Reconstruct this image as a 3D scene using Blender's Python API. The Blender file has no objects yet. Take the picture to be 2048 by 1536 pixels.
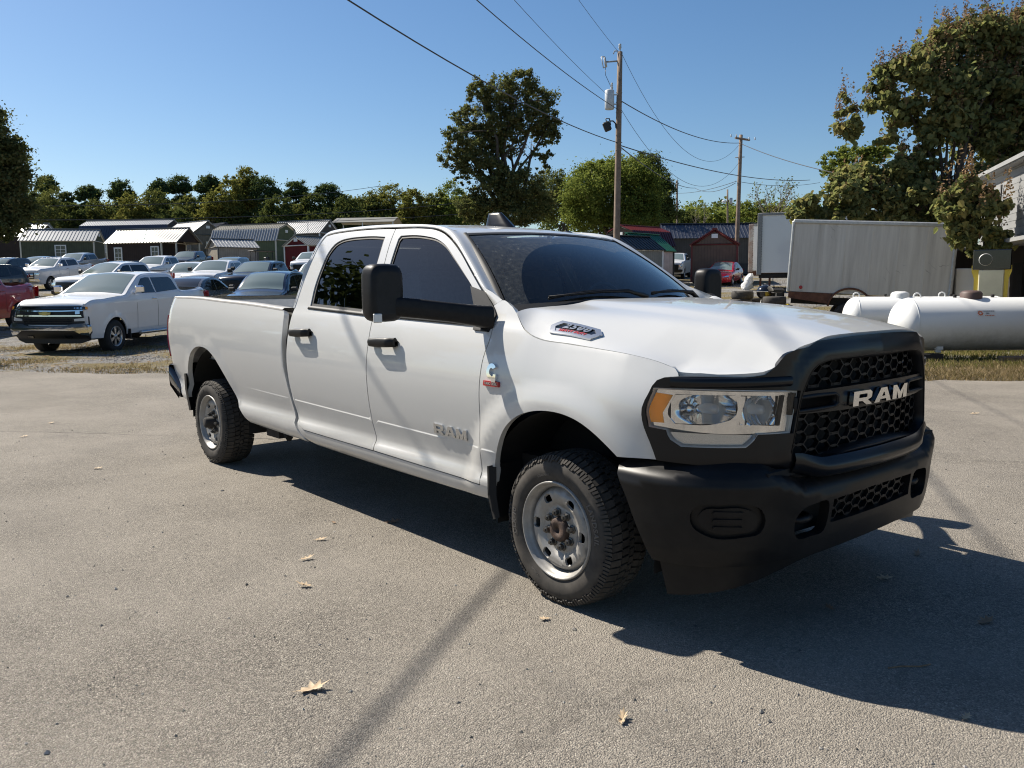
import bpy, bmesh, math, random
import numpy as np
from mathutils import Vector, Matrix
from mathutils.geometry import delaunay_2d_cdt
R = math.radians
rng = np.random.default_rng(7)
random.seed(7)
scn = bpy.context.scene
COL = scn.collection

# ------------------------------------------------------------------ camera
CAM = Vector((2.7563, -3.6129, 1.4973))
YAW, PIT, ROL, FPX = 2.4334, -0.1164, -0.0071, 1661.0
_f = Vector((math.cos(PIT)*math.cos(YAW), math.cos(PIT)*math.sin(YAW), math.sin(PIT)))
_r0 = Vector((math.sin(YAW), -math.cos(YAW), 0)); _u0 = _r0.cross(_f)
_r = math.cos(ROL)*_r0+math.sin(ROL)*_u0; _u = -math.sin(ROL)*_r0+math.cos(ROL)*_u0
cd = bpy.data.cameras.new('camera'); cam = bpy.data.objects.new('camera', cd); COL.objects.link(cam)
cd.sensor_width = 36; cd.sensor_fit = 'HORIZONTAL'; cd.lens = FPX/2048*36; cd.clip_start = .05; cd.clip_end = 5000
cam.matrix_world = Matrix(((_r.x, _u.x, -_f.x, CAM.x), (_r.y, _u.y, -_f.y, CAM.y), (_r.z, _u.z, -_f.z, CAM.z), (0, 0, 0, 1)))
scn.camera = cam
# ------------------------------------------------------------------ sky and sun
SUN = Vector((1.0, .28, -1.0)).normalized()         # the way the light travels
world = bpy.data.worlds.new('World'); scn.world = world; world.use_nodes = True
wn = world.node_tree.nodes; wl = world.node_tree.links
sky = wn.new('ShaderNodeTexSky'); sky.sky_type = 'NISHITA'; sky.sun_disc = False
sky.sun_elevation = math.asin(-SUN.z); sky.sun_rotation = math.atan2(-SUN.x, -SUN.y)
sky.altitude = 200; sky.air_density = 1.0; sky.dust_density = .6; sky.ozone_density = 3.0
hsv = wn.new('ShaderNodeHueSaturation'); hsv.inputs['Saturation'].default_value = 1.18; hsv.inputs['Value'].default_value = 1.16
wl.new(sky.outputs[0], hsv.inputs['Color']); wl.new(hsv.outputs[0], wn['Background'].inputs[0]); wn['Background'].inputs[1].default_value = .056
sd = bpy.data.lights.new('sun', 'SUN'); sun = bpy.data.objects.new('sun', sd); COL.objects.link(sun)
sd.energy = 5.0; sd.angle = R(.42); sd.color = (1, .93, .82)
sun.rotation_euler = SUN.to_track_quat('-Z', 'Y').to_euler(); sun.location = (-40, -10, 60)
vs = scn.view_settings; vs.view_transform = 'Standard'; vs.look = 'None'; vs.exposure = .78; vs.gamma = 1; vs.use_curve_mapping = False

scn.cycles.filter_width = 1.1

# ------------------------------------------------------------------ placing things on the ground seen from the road
FWD = Vector((_f.x, _f.y, 0)).normalized(); RGT = _r0.copy()
def gx(px, D): return (px-1024)/FPX*D
def terr(d, l):
    """height of the lot: flat by the road, rising behind; d metres ahead of the camera, l metres to the right"""
    t = np.interp(d, [-50, 22, 30, 46, 54, 70, 100, 150, 260, 600], [0, 0, .36, 1.15, 1.62, 2.7, 4.9, 7.2, 10, 14])
    tr = np.interp(d, [-50, 27, 34, 46, 56, 70, 100, 150, 260, 600], [0, 0, .35, 1.0, 1.6, 2.3, 3.6, 5.5, 8, 12])
    w = np.clip((l+2)/8, 0, 1)
    return t*(1-w)+tr*w
def gp(d, l, dz=0.0):
    """ground point d ahead, l right"""
    p = Vector((CAM.x, CAM.y, 0))+FWD*d+RGT*l
    return Vector((p.x, p.y, float(terr(d, l))+dz))
def at(px, py, D):
    """point seen at pixel (px,py) of the 2048 px photograph, D metres ahead"""
    return CAM+(_f+_r*((px-1024)/FPX)-_u*((py-768)/FPX))*D
def dl(px, D):
    """(ahead, right) of a thing whose pixel column and depth are known"""
    p = at(px, 560, D)-CAM
    return p.dot(FWD), p.dot(RGT)
VIEW = math.atan2(FWD.y, FWD.x)
def heading(deg):
    """world z-rotation of a thing whose front (+X) points deg degrees left of 'straight away from the camera'"""
    return VIEW+R(deg)

# ------------------------------------------------------------------ helpers
def tag(o, label=None, cat=None, group=None, kind=None):
    if label: o['label'] = label
    if cat: o['category'] = cat
    if group: o['group'] = group
    if kind: o['kind'] = kind
    return o
def empty(name, loc=(0, 0, 0), rz=0.0, label=None, cat=None, group=None):
    o = bpy.data.objects.new(name, None); COL.objects.link(o); o.location = loc; o.rotation_euler = (0, 0, rz)
    o.empty_display_size = .2
    return tag(o, label, cat, group)
def link(name, me, mat, parent=None, loc=None, rot=None):
    o = bpy.data.objects.new(name, me); COL.objects.link(o)
    if mat is not None and not me.materials: me.materials.append(mat)
    if parent: o.parent = parent
    if loc is not None: o.location = loc
    if rot is not None: o.rotation_euler = rot
    return o
def dup(o, parent=None):
    c = o.copy(); COL.objects.link(c); c.parent = parent
    for ch in list(o.children): dup(ch, c)
    return c
def np_mesh(name, V, F, smooth=False):
    """mesh from numpy verts (n,3) and faces (m,k)"""
    me = bpy.data.meshes.new(name); V = np.asarray(V, np.float32); F = np.asarray(F, np.int32)
    m, k = F.shape
    me.vertices.add(len(V)); me.vertices.foreach_set('co', V.ravel())
    me.loops.add(m*k); me.loops.foreach_set('vertex_index', F.ravel())
    me.polygons.add(m); me.polygons.foreach_set('loop_start', np.arange(0, m*k, k, dtype=np.int32))
    me.polygons.foreach_set('use_smooth', np.full(m, smooth))
    me.update(calc_edges=True); me.validate()
    return me
class MB:
    """collects simple solids and makes ONE mesh of them"""
    def __init__(s): s.v = []; s.f = []; s.sm = []
    def add(s, V, F, sm=False):
        n = len(s.v); s.v += [tuple(p) for p in V]; s.f += [tuple(i+n for i in f) for f in F]; s.sm += [sm]*len(F); return s
    def box(s, c, d, M=None, b=0.0):
        x, y, z = d[0]/2, d[1]/2, d[2]/2
        if b <= 0:
            V = [Vector((i*x, j*y, k*z)) for i in (-1, 1) for j in (-1, 1) for k in (-1, 1)]
            F = [(0, 1, 3, 2), (4, 6, 7, 5), (0, 4, 5, 1), (2, 3, 7, 6), (0, 2, 6, 4), (1, 5, 7, 3)]
        else:
            b = min(b, x*.9, y*.9, z*.9); V = []; F = []
            L = [(-x, -x+b), (x-b, x)], [(-y, -y+b), (y-b, y)], [(-z, -z+b), (z-b, z)]
            idx = {}
            for i in (-1, 1):
                for j in (-1, 1):
                    for k in (-1, 1):
                        for a in range(3):
                            p = [i*(x-b), j*(y-b), k*(z-b)]; p[a] = (i, j, k)[a]*(x, y, z)[a]
                            idx[i, j, k, a] = len(V); V.append(Vector(p))
            for a in range(3):
                o = [t for t in range(3) if t != a]
                for sg in (-1, 1):
                    q = []
                    for u, w in ((-1, -1), (1, -1), (1, 1), (-1, 1)):
                        t = [0, 0, 0]; t[a] = sg; t[o[0]] = u; t[o[1]] = w; q.append(idx[t[0], t[1], t[2], a])
                    if (sg > 0) != (a != 1): q.reverse()
                    F.append(q)
            for a in range(3):          # edges along axis a
                o = [t for t in range(3) if t != a]
                for u in (-1, 1):
                    for w in (-1, 1):
                        q = []
                        for e, ax in ((-1, o[0]), (1, o[0]), (1, o[1]), (-1, o[1])):
                            t = [0, 0, 0]; t[a] = e; t[o[0]] = u; t[o[1]] = w; q.append(idx[t[0], t[1], t[2], ax])
                        F.append(q)
            for i in (-1, 1):
                for j in (-1, 1):
                    for k in (-1, 1): F.append([idx[i, j, k, 0], idx[i, j, k, 1], idx[i, j, k, 2]])
        c = Vector(c)
        V = [(M @ p if M else p)+c for p in V]
        return s.add(V, F)
    def prism(s, poly, axis, a0, a1, M=None):
        """poly of 2D points extruded along axis ('x','y','z')"""
        n = len(poly); put = {'x': lambda p, a: (a, p[0], p[1]), 'y': lambda p, a: (p[0], a, p[1]), 'z': lambda p, a: (p[0], p[1], a)}[axis]
        V = [put(p, a0) for p in poly]+[put(p, a1) for p in poly]
        if M: V = [M @ Vector(p) for p in V]
        F = [tuple(range(n))[::-1], tuple(range(n, 2*n))]+[(i, (i+1) % n, n+(i+1) % n, n+i) for i in range(n)]
        return s.add(V, F)
    def tube(s, pts, r, seg=8, cap=True, sm=True, squash=None):
        pts = [Vector(p) for p in pts]; n = len(pts); rr = r if hasattr(r, '__len__') else [r]*n
        V = []; F = []; prev = None
        for i, p in enumerate(pts):
            t = (pts[min(i+1, n-1)]-pts[max(i-1, 0)]).normalized()
            if prev is None:
                a = Vector((0, 0, 1)) if abs(t.z) < .9 else Vector((1, 0, 0)); u = t.cross(a).normalized()
            else: u = (prev-t*prev.dot(t)).normalized()
            prev = u; w = t.cross(u)
            for k in range(seg):
                an = 2*math.pi*k/seg; V.append(p+(u*math.cos(an)+w*math.sin(an))*rr[i])
        for i in range(n-1):
            for k in range(seg): F.append((i*seg+k, i*seg+(k+1) % seg, (i+1)*seg+(k+1) % seg, (i+1)*seg+k))
        s.add(V, F, sm)
        if cap: s.add([], []); m = len(s.v)-len(V); s.f += [tuple(m+k for k in range(seg))[::-1], tuple(m+(n-1)*seg+k for k in range(seg))]; s.sm += [False]*2
        return s
    def lathe(s, prof, c=(0, 0, 0), axis='z', seg=24, sm=True, ang=(0, 2*math.pi), M=None):
        """prof: (r, a) pairs, revolved about axis"""
        n = len(prof); full = abs(ang[1]-ang[0]-2*math.pi) < 1e-6; m = seg if full else seg+1; V = []; F = []
        for j in range(m):
            t = ang[0]+(ang[1]-ang[0])*j/seg; co, si = math.cos(t), math.sin(t)
            for r, a in prof:
                p = {'z': (r*co, r*si, a), 'y': (r*co, a, r*si), 'x': (a, r*co, r*si)}[axis]
                p = Vector(p); V.append((M @ p if M else p)+Vector(c))
        for j in range(seg):
            k = (j+1) % m
            for i in range(n-1): F.append((j*n+i, k*n+i, k*n+i+1, j*n+i+1))
        return s.add(V, F, sm)
    def grid(s, P, sm=True, flip=False):
        """P: rows of points"""
        a, b = len(P), len(P[0]); V = [p for row in P for p in row]
        F = [(i*b+j, i*b+j+1, (i+1)*b+j+1, (i+1)*b+j) for i in range(a-1) for j in range(b-1)]
        if flip: F = [f[::-1] for f in F]
        return s.add(V, F, sm)
    def sphere(s, c, r, seg=12, rings=8, M=None):
        r = r if hasattr(r, '__len__') else (r, r, r)
        P = []
        for i in range(rings+1):
            t = math.pi*i/rings-math.pi/2; P.append([Vector(c)+((M @ Vector((r[0]*math.cos(t)*math.cos(2*math.pi*j/seg), r[1]*math.cos(t)*math.sin(2*math.pi*j/seg), r[2]*math.sin(t)))) if M else Vector((r[0]*math.cos(t)*math.cos(2*math.pi*j/seg), r[1]*math.cos(t)*math.sin(2*math.pi*j/seg), r[2]*math.sin(t)))) for j in range(seg+1)])
        return s.grid(P, True)
    def mesh(s, name, weld=0.0, recalc=True):
        me = bpy.data.meshes.new(name); me.from_pydata([tuple(p) for p in s.v], [], s.f)
        me.polygons.foreach_set('use_smooth', s.sm)
        if weld or recalc:
            bm = bmesh.new(); bm.from_mesh(me)
            if weld: bmesh.ops.remove_doubles(bm, verts=bm.verts, dist=weld)
            if recalc: bmesh.ops.recalc_face_normals(bm, faces=bm.faces)
            bm.to_mesh(me); bm.free()
        return me
    def build(s, name, mat, parent=None, weld=0.0, recalc=True, loc=None, rot=None):
        return link(name, s.mesh(name, weld, recalc), mat, parent, loc, rot)
def shade_angle(o, deg=35):
    me = o.data; me.polygons.foreach_set('use_smooth', np.ones(len(me.polygons), bool)); me.set_sharp_from_angle(angle=R(deg)); return o

# ---- curves in the plane
def spl(pts, step=.03, closed=False):
    """Catmull-Rom through pts, resampled at about step"""
    P = np.asarray(pts, float); n = len(P)
    if n == 2:
        k = max(1, int(round(np.linalg.norm(P[1]-P[0])/step))); return P[0]+(P[1]-P[0])*np.linspace(0, 1, k+1)[:, None]
    out = []
    for i in range(n if closed else n-1):
        p1, p2 = P[i % n], P[(i+1) % n]
        p0 = P[(i-1) % n] if closed or i > 0 else 2*p1-p2
        p3 = P[(i+2) % n] if closed or i+2 < n else 2*p2-p1
        L = np.linalg.norm(p2-p1); k = max(1, int(round(L/step)))
        # centripetal-like tangents
        d0, d1, d2 = max(np.linalg.norm(p1-p0), 1e-6), max(L, 1e-6), max(np.linalg.norm(p3-p2), 1e-6)
        m1 = (p2-p1+d1*((p1-p0)/d0-(p2-p0)/(d0+d1))) if (i > 0 or closed) else p2-p1
        m2 = (p2-p1+d1*((p3-p2)/d2-(p3-p1)/(d1+d2))) if (i+2 < n or closed) else p2-p1
        t = np.linspace(0, 1, k+1)[:-1, None]
        out.append((2*t**3-3*t**2+1)*p1+(t**3-2*t**2+t)*m1+(-2*t**3+3*t**2)*p2+(t**3-t**2)*m2)
    if not closed: out.append(P[-1:])
    return np.concatenate(out)
def outline(*segs, step=.03):
    """closed outline of splined segments that meet at corners"""
    out = []
    for s in segs:
        q = spl(s, step); out.append(q if len(out) == 0 or np.linalg.norm(out[-1][-1]-q[0]) > 1e-5 else q[1:])
    P = np.concatenate(out)
    if np.linalg.norm(P[0]-P[-1]) < 1e-5: P = P[:-1]
    return P
def area(P): return .5*np.sum(P[:, 0]*np.roll(P[:, 1], -1)-np.roll(P[:, 0], -1)*P[:, 1])
def inside(Q, P):
    x, y = Q[:, 0:1], Q[:, 1:2]; x0, y0 = P[:, 0], P[:, 1]; x1, y1 = np.roll(x0, -1), np.roll(y0, -1)
    c = ((y0 <= y) != (y1 <= y)); xi = x0+(y-y0)*(x1-x0)/np.where(y1 == y0, 1e-12, y1-y0)
    return (np.sum(c & (x < xi), axis=1) % 2) == 1
def dist_poly(Q, P, closed=True):
    A = P; B = np.roll(P, -1, 0)
    if not closed: A, B = P[:-1], P[1:]
    d = np.full(len(Q), 1e9)
    for a, b in zip(A, B):
        ab = b-a; t = np.clip(((Q-a)@ab)/max(ab@ab, 1e-12), 0, 1); d = np.minimum(d, np.hypot(*(Q-a-t[:, None]*ab).T))
    return d
def panel_mesh(name, out, surf, step=.04, holes=(), flange=.02, feats=(), outward=None, thick_holes=True, sstep=None):
    """sheet metal: the region inside `out` (minus holes) of the 2D domain lifted by surf(uv)->xyz,
    with analytic normals and its edges turned back by `flange`"""
    out = np.asarray(out); out = out if area(out) > 0 else out[::-1]
    hs = [np.asarray(q) if area(np.asarray(q)) < 0 else np.asarray(q)[::-1] for q in holes]
    lo, hi = out.min(0), out.max(0); sx, sy = step if hasattr(step, '__len__') else (step, step)
    gxv, gyv = np.meshgrid(np.arange(lo[0]+sx/2, hi[0], sx), np.arange(lo[1]+sy/2, hi[1], sy)); G = np.stack([gxv.ravel(), gyv.ravel()], 1)
    mn = min(sx, sy)
    if len(G):
        k = inside(G, out)
        for q in hs: k &= ~inside(G, q)
        G = G[k]
        if len(G):
            d = dist_poly(G, out)
            for q in hs: d = np.minimum(d, dist_poly(G, q))
            for q in feats: d = np.minimum(d, dist_poly(G, np.asarray(q), False))
            G = G[d > .35*mn]
    pts = []; edges = []; loops = []
    for q in [out]+hs:
        n0 = len(pts); pts += [tuple(p) for p in q]; m = len(q); loops.append(range(n0, n0+m))
        edges += [(n0+i, n0+(i+1) % m) for i in range(m)]
    for q in feats:
        q = np.asarray(q); kk = inside(q, out) & (dist_poly(q, out) > .002)
        for hh in hs: kk &= ~inside(q, hh) & (dist_poly(q, hh) > .002)
        for i, p in enumerate(q):
            if kk[i]:
                if i > 0 and kk[i-1]: edges.append((len(pts)-1, len(pts)))
                pts.append(tuple(p))
    pts += [tuple(p) for p in G]
    r = delaunay_2d_cdt([Vector(p) for p in pts], edges, [], 0, 1e-7, True)
    V2 = np.array([tuple(p) for p in r[0]]); F = np.array([tuple(f) for f in r[2] if len(f) == 3], int)
    cen = V2[F].mean(1); k = inside(cen, out)
    for q in hs: k &= ~inside(cen, q)
    F = F[k]
    a, b, c = V2[F[:, 0]], V2[F[:, 1]], V2[F[:, 2]]
    ar = (b[:, 0]-a[:, 0])*(c[:, 1]-a[:, 1])-(b[:, 1]-a[:, 1])*(c[:, 0]-a[:, 0])
    F = F[np.abs(ar) > 1e-9]; ar = ar[np.abs(ar) > 1e-9]; F = np.where(ar[:, None] > 0, F, F[:, ::-1])
    e = 8e-4
    V = surf(V2); du = surf(V2+[e, 0])-surf(V2-[e, 0]); dv = surf(V2+[0, e])-surf(V2-[0, e])
    N = np.cross(du, dv); N /= np.maximum(np.linalg.norm(N, axis=1), 1e-12)[:, None]
    if outward is not None and np.sum(N@np.asarray(outward)) < 0: N = -N; F = F[:, ::-1]
    faces = [tuple(int(i) for i in f) for f in F]
    VV = [tuple(p) for p in V]; NN = [tuple(p) for p in N]
    if flange:
        orig = {}
        for i, L in enumerate(r[3]):
            for j in L: orig[j] = i
        flip = F[0][0] is not None
        for L in loops:
            L = [orig.get(i) for i in L]; L = [i for i in L if i is not None]; m = len(L); base = len(VV)
            Pm = V[L]; T = np.roll(Pm, -1, 0)-np.roll(Pm, 1, 0); Nm = N[L]; O = np.cross(T, Nm); O /= np.maximum(np.linalg.norm(O, axis=1), 1e-9)[:, None]
            # outward-facing edge normal: away from the panel
            for q, dn in ((0, 0.0), (1, flange)):
                for i in range(m): VV.append(tuple(Pm[i]-Nm[i]*dn)); NN.append(tuple(O[i]))
            for i in range(m):
                j = (i+1) % m; faces.append((base+i, base+m+i, base+m+j, base+j))
    me = bpy.data.meshes.new(name); me.from_pydata(VV, [], faces); me.polygons.foreach_set('use_smooth', np.ones(len(faces), bool))
    me.update()
    NA = np.array(NN); Vn = np.array(VV)
    # make flange faces agree with their normals
    bm = bmesh.new(); bm.from_mesh(me); bm.verts.ensure_lookup_table()
    nF = len(F)
    for fi, f in enumerate(bm.faces):
        if fi >= nF:
            f.normal_update()
            if f.normal.dot(Vector(NA[f.verts[0].index])) < 0: f.normal_flip()
    bm.to_mesh(me); bm.free()
    if len(me.vertices) == len(NA): me.normals_split_custom_set_from_vertices([tuple(n) for n in NA])
    return me
def mirror_mesh(me):
    m = me.copy(); n = len(m.vertices); co = np.empty(n*3, np.float32); m.vertices.foreach_get('co', co); co = co.reshape(-1, 3).copy()
    nl = len(m.loops); cn = np.empty(nl*3, np.float32); me.corner_normals.foreach_get('vector', cn); vi = np.empty(nl, np.int32); me.loops.foreach_get('vertex_index', vi)
    vn = np.zeros((n, 3), np.float32); vn[vi] = cn.reshape(-1, 3); vn[:, 1] *= -1
    had = me.has_custom_normals
    co[:, 1] *= -1; m.vertices.foreach_set('co', co.ravel()); m.flip_normals(); m.update()
    if had: m.normals_split_custom_set_from_vertices([tuple(q) for q in vn])
    return m
def both(name, me, mat, parent):
    a = link(name, me, mat, parent); b = link(name, mirror_mesh(me), mat, parent)
    return a, b
def text_mesh(s, size, depth, bevel=0.0, shear=0.0, bold=0.0, space=1.0, align='CENTER'):
    cu = bpy.data.curves.new('txt', 'FONT'); cu.body = s; cu.size = size; cu.extrude = depth/2; cu.bevel_depth = bevel; cu.shear = shear; cu.offset = bold
    cu.space_character = space; cu.align_x = align; cu.align_y = 'CENTER'; cu.resolution_u = 3
    o = bpy.data.objects.new('txt', cu); COL.objects.link(o)
    dg = bpy.context.evaluated_depsgraph_get(); me = bpy.data.meshes.new_from_object(o.evaluated_get(dg))
    bpy.data.objects.remove(o); bpy.data.curves.remove(cu); me.materials.clear()
    return me
def warp(me, fn):
    n = len(me.vertices); co = np.empty(n*3, np.float32); me.vertices.foreach_get('co', co); co = np.asarray(fn(co.reshape(-1, 3)), np.float32)
    me.vertices.foreach_set('co', co.ravel()); me.update(); return me
def smooth01(t): t = np.clip(t, 0, 1); return t*t*(3-2*t)
# ------------------------------------------------------------------ materials
def mat(name, base=(.5, .5, .5), rough=.5, metal=0.0, coat=0.0, spec=.5, emit=None, coat_rough=.03):
    m = bpy.data.materials.new(name); m.use_nodes = True; b = m.node_tree.nodes['Principled BSDF']
    b.inputs['Base Color'].default_value = (*base, 1); b.inputs['Roughness'].default_value = rough; b.inputs['Metallic'].default_value = metal
    b.inputs['Coat Weight'].default_value = coat; b.inputs['Coat Roughness'].default_value = coat_rough; b.inputs['Specular IOR Level'].default_value = spec
    return m
class NT:
    def __init__(s, m): s.m = m; s.t = m.node_tree; s.n = s.t.nodes; s.b = s.n.get('Principled BSDF')
    def node(s, typ, **k):
        q = s.n.new('ShaderNode'+typ)
        for a, v in k.items():
            if a.startswith('i_'):
                key = a[2:]; key = int(key) if key.isdigit() else key.replace('_', ' ')
                s.inp(q, key, v)
            else: setattr(q, a, v)
        return q
    def inp(s, q, key, v):
        if hasattr(v, 'links') or isinstance(v, bpy.types.NodeSocket): s.t.links.new(v, q.inputs[key])
        elif hasattr(v, '__len__') and len(v) == 3 and q.inputs[key].type == 'RGBA': q.inputs[key].default_value = (*v, 1)
        else: q.inputs[key].default_value = v
    def coord(s, kind='Object'): return s.node('TexCoord').outputs[kind]
    def pos(s): return s.node('NewGeometry').outputs['Position']
    def noise(s, scale, detail=4, rough=.6, vec=None, **k):
        q = s.node('TexNoise', i_Scale=scale, i_Detail=detail, i_Roughness=rough); s.inp(q, 'Vector', vec if vec is not None else s.coord()); return q.outputs['Fac']
    def ramp(s, fac, stops, interp='LINEAR'):
        q = s.node('ValToRGB'); s.t.links.new(fac, q.inputs[0]); cr = q.color_ramp; cr.interpolation = interp
        while len(cr.elements) < len(stops): cr.elements.new(.5)
        for e, (p, c) in zip(cr.elements, stops): e.position = p; e.color = (*c, 1) if hasattr(c, '__len__') else (c, c, c, 1)
        return q.outputs[0]
    def mix(s, fac, a, b, typ='MIX'):
        q = s.node('Mix', data_type='RGBA', blend_type=typ); s.inp(q, 0, fac); s.inp(q, 6, a); s.inp(q, 7, b); return q.outputs[2]
    def math(s, op, a, b=0.0, c=0.0):
        q = s.node('Math', operation=op); s.inp(q, 0, a); s.inp(q, 1, b); s.inp(q, 2, c); return q.outputs[0]
    def bump(s, h, strength=.3, dist=.01, normal=None):
        q = s.node('Bump', i_Strength=strength, i_Distance=dist); s.t.links.new(h, q.inputs['Height'])
        if normal is not None: s.t.links.new(normal, q.inputs['Normal'])
        return q.outputs[0]
    def set(s, **k):
        for a, v in k.items(): s.inp(s.b, a.replace('_', ' '), v)
        return s.m
def noisy(name, c1, c2, scale=6, rough=.6, bump=0.0, bscale=None, detail=5, metal=0.0, coat=0.0, spec=.5, bdist=.01):
    m = mat(name, c1, rough, metal, coat, spec); n = NT(m); f = n.noise(scale, detail)
    n.set(Base_Color=n.ramp(f, [(.3, c1), (.7, c2)]))
    if bump: n.set(Normal=n.bump(n.noise(bscale or scale*4, 6), bump, bdist))
    return m
def glass(name, tint, ior=1.5, rough=0.0, refl=(1, 1, 1), dust=0.0):
    m = bpy.data.materials.new(name); m.use_nodes = True; t = m.node_tree; n = t.nodes; n.remove(n['Principled BSDF'])
    fr = n.new('ShaderNodeFresnel'); fr.inputs['IOR'].default_value = ior
    tr = n.new('ShaderNodeBsdfTransparent'); tr.inputs[0].default_value = (*tint, 1)
    gl = n.new('ShaderNodeBsdfGlossy'); gl.inputs['Color'].default_value = (*refl, 1); gl.inputs['Roughness'].default_value = rough
    mx = n.new('ShaderNodeMixShader'); t.links.new(fr.outputs[0], mx.inputs[0]); t.links.new(tr.outputs[0], mx.inputs[1]); t.links.new(gl.outputs[0], mx.inputs[2])
    last = mx
    if dust:        # road film, wiped clear where the two wipers sweep
        N = NT(m); df = n.new('ShaderNodeBsdfDiffuse'); df.inputs[0].default_value = (.40, .40, .36, 1); ps = N.pos()
        f = N.ramp(N.noise(38, 8, .7), [(.42, dust*.35), (.62, dust*.7), (.74, min(1, dust*3.5))])
        out = None
        for c, r_ in (((-.30, -.03, 1.41), .70), ((-.40, .64, 1.40), .62)):
            d = N.node('VectorMath', operation='DISTANCE', i_0=ps, i_1=c).outputs['Value']; q = N.math('GREATER_THAN', d, r_); out = q if out is None else N.math('MULTIPLY', out, q)
        f = N.math('MULTIPLY', f, N.math('MULTIPLY_ADD', out, 3.2, .35))
        m2 = n.new('ShaderNodeMixShader'); t.links.new(f, m2.inputs[0]); t.links.new(mx.outputs[0], m2.inputs[1]); t.links.new(df.outputs[0], m2.inputs[2]); last = m2
    t.links.new(last.outputs[0], n['Material Output'].inputs['Surface'])
    return m
def paint(name, c, dirt=(.32, .27, .21), amount=.0, rough=.32, metal=0.0):
    m = mat(name, c, rough, metal, .8, .5); n = NT(m)
    z = n.node('SeparateXYZ', i_0=n.coord()).outputs[2]
    low = n.node('MapRange', i_1=.95, i_2=.38, i_3=0.0, i_4=1.0); n.t.links.new(z, low.inputs[0])
    f = n.math('MULTIPLY', n.math('MULTIPLY', low.outputs[0], n.ramp(n.noise(5, 8, .7), [(.3, .25), (.75, 1.0)])), amount)
    sp = n.math('MULTIPLY', n.ramp(n.noise(60, 3, .6), [(.7, 0.0), (.78, 1.0)]), n.math('MULTIPLY', low.outputs[0], min(1, amount*1.2)))
    n.set(Base_Color=n.mix(n.math('MAXIMUM', f, sp), (*c, 1), (*dirt, 1)), Roughness=n.math('MULTIPLY_ADD', f, .5, rough))
    return m
MATS = {}
M_white = paint('white_paint', (.55, .55, .535), amount=.34)
M_wcar = paint('white_paint_lot', (.72, .72, .72), amount=.12)
M_black = noisy('black_plastic', (.007, .007, .008), (.013, .013, .014), 30, .45, .08, 900, spec=.25, bdist=.001)
M_blackpaint = mat('satin_black_paint', (.004, .0045, .0065), .30, 0, .12, .3, coat_rough=.15)
M_bumper = noisy('bumper_plastic', (.006, .006, .007), (.014, .0135, .013), 7, .40, .05, 700, spec=.22, bdist=.001)
M_gloss = mat('gloss_black', (.006, .006, .007), .12, 0, .6)
M_rubbertrim = mat('rubber_trim', (.012, .012, .012), .6)
M_chrome = mat('chrome', (.78, .79, .80), .06, 1.0)
M_silver = mat('silver_plastic', (.55, .56, .57), .25, .85)
M_rim = noisy('steel_rim', (.25, .238, .22), (.345, .33, .305), 18, .45, .05, 60, metal=.2)
M_hub = noisy('rusty_hub', (.035, .022, .017), (.085, .05, .035), 40, .75, .3, 120)
M_nut = mat('lug_nut', (.10, .095, .09), .35, .8)
M_tyre = noisy('tyre_rubber', (.034, .031, .028), (.075, .067, .058), 14, .82, .15, 160, spec=.3, bdist=.002)
M_tyreletter = mat('tyre_lettering', (.15, .14, .13), .6)
M_tyredark = mat('tyre_groove', (.008, .008, .008), .9)
M_under = noisy('underbody', (.010, .010, .010), (.025, .022, .02), 8, .85)
M_liner = mat('arch_liner', (.007, .007, .007), .9)
M_amber = mat('amber_lens', (.95, .36, .03), .18, 0, .3)
M_redlens = mat('red_lens', (.35, .012, .012), .12, 0, .8)
M_lampin = mat('lamp_bucket', (.78, .79, .80), .12, .95)
M_lampgrey = mat('lamp_inner_grey', (.60, .60, .59), .35, .2)
M_lens = glass('lamp_lens', (.93, .93, .93), 1.45)
M_wind = glass('windshield_glass', (.86, .90, .88), 1.52, dust=.05)
M_side = glass('door_glass', (.76, .80, .80), 1.52)
M_priv = glass('privacy_glass', (.09, .095, .10), 1.55)
M_carwin = glass('car_window', (.10, .11, .115), 1.6)
M_carwind = glass('car_windshield', (.42, .46, .45), 1.5)
M_seat = noisy('seat_fabric', (.06, .06, .062), (.095, .095, .10), 40, .85); M_headl = mat('headliner', (.34, .33, .31), .9)
M_dash = mat('dashboard', (.035, .035, .036), .6)
M_mirrorglass = mat('mirror_glass', (.8, .8, .8), .02, 1.0)
M_red = mat('red_enamel', (.42, .02, .02), .3, 0, .3)
M_bedliner = noisy('bed_paint', (.52, .51, .48), (.66, .645, .62), 4, .6, .06, 30)
M_rail = noisy('rail_cap', (.26, .25, .235), (.36, .345, .325), 9, .55)
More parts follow.
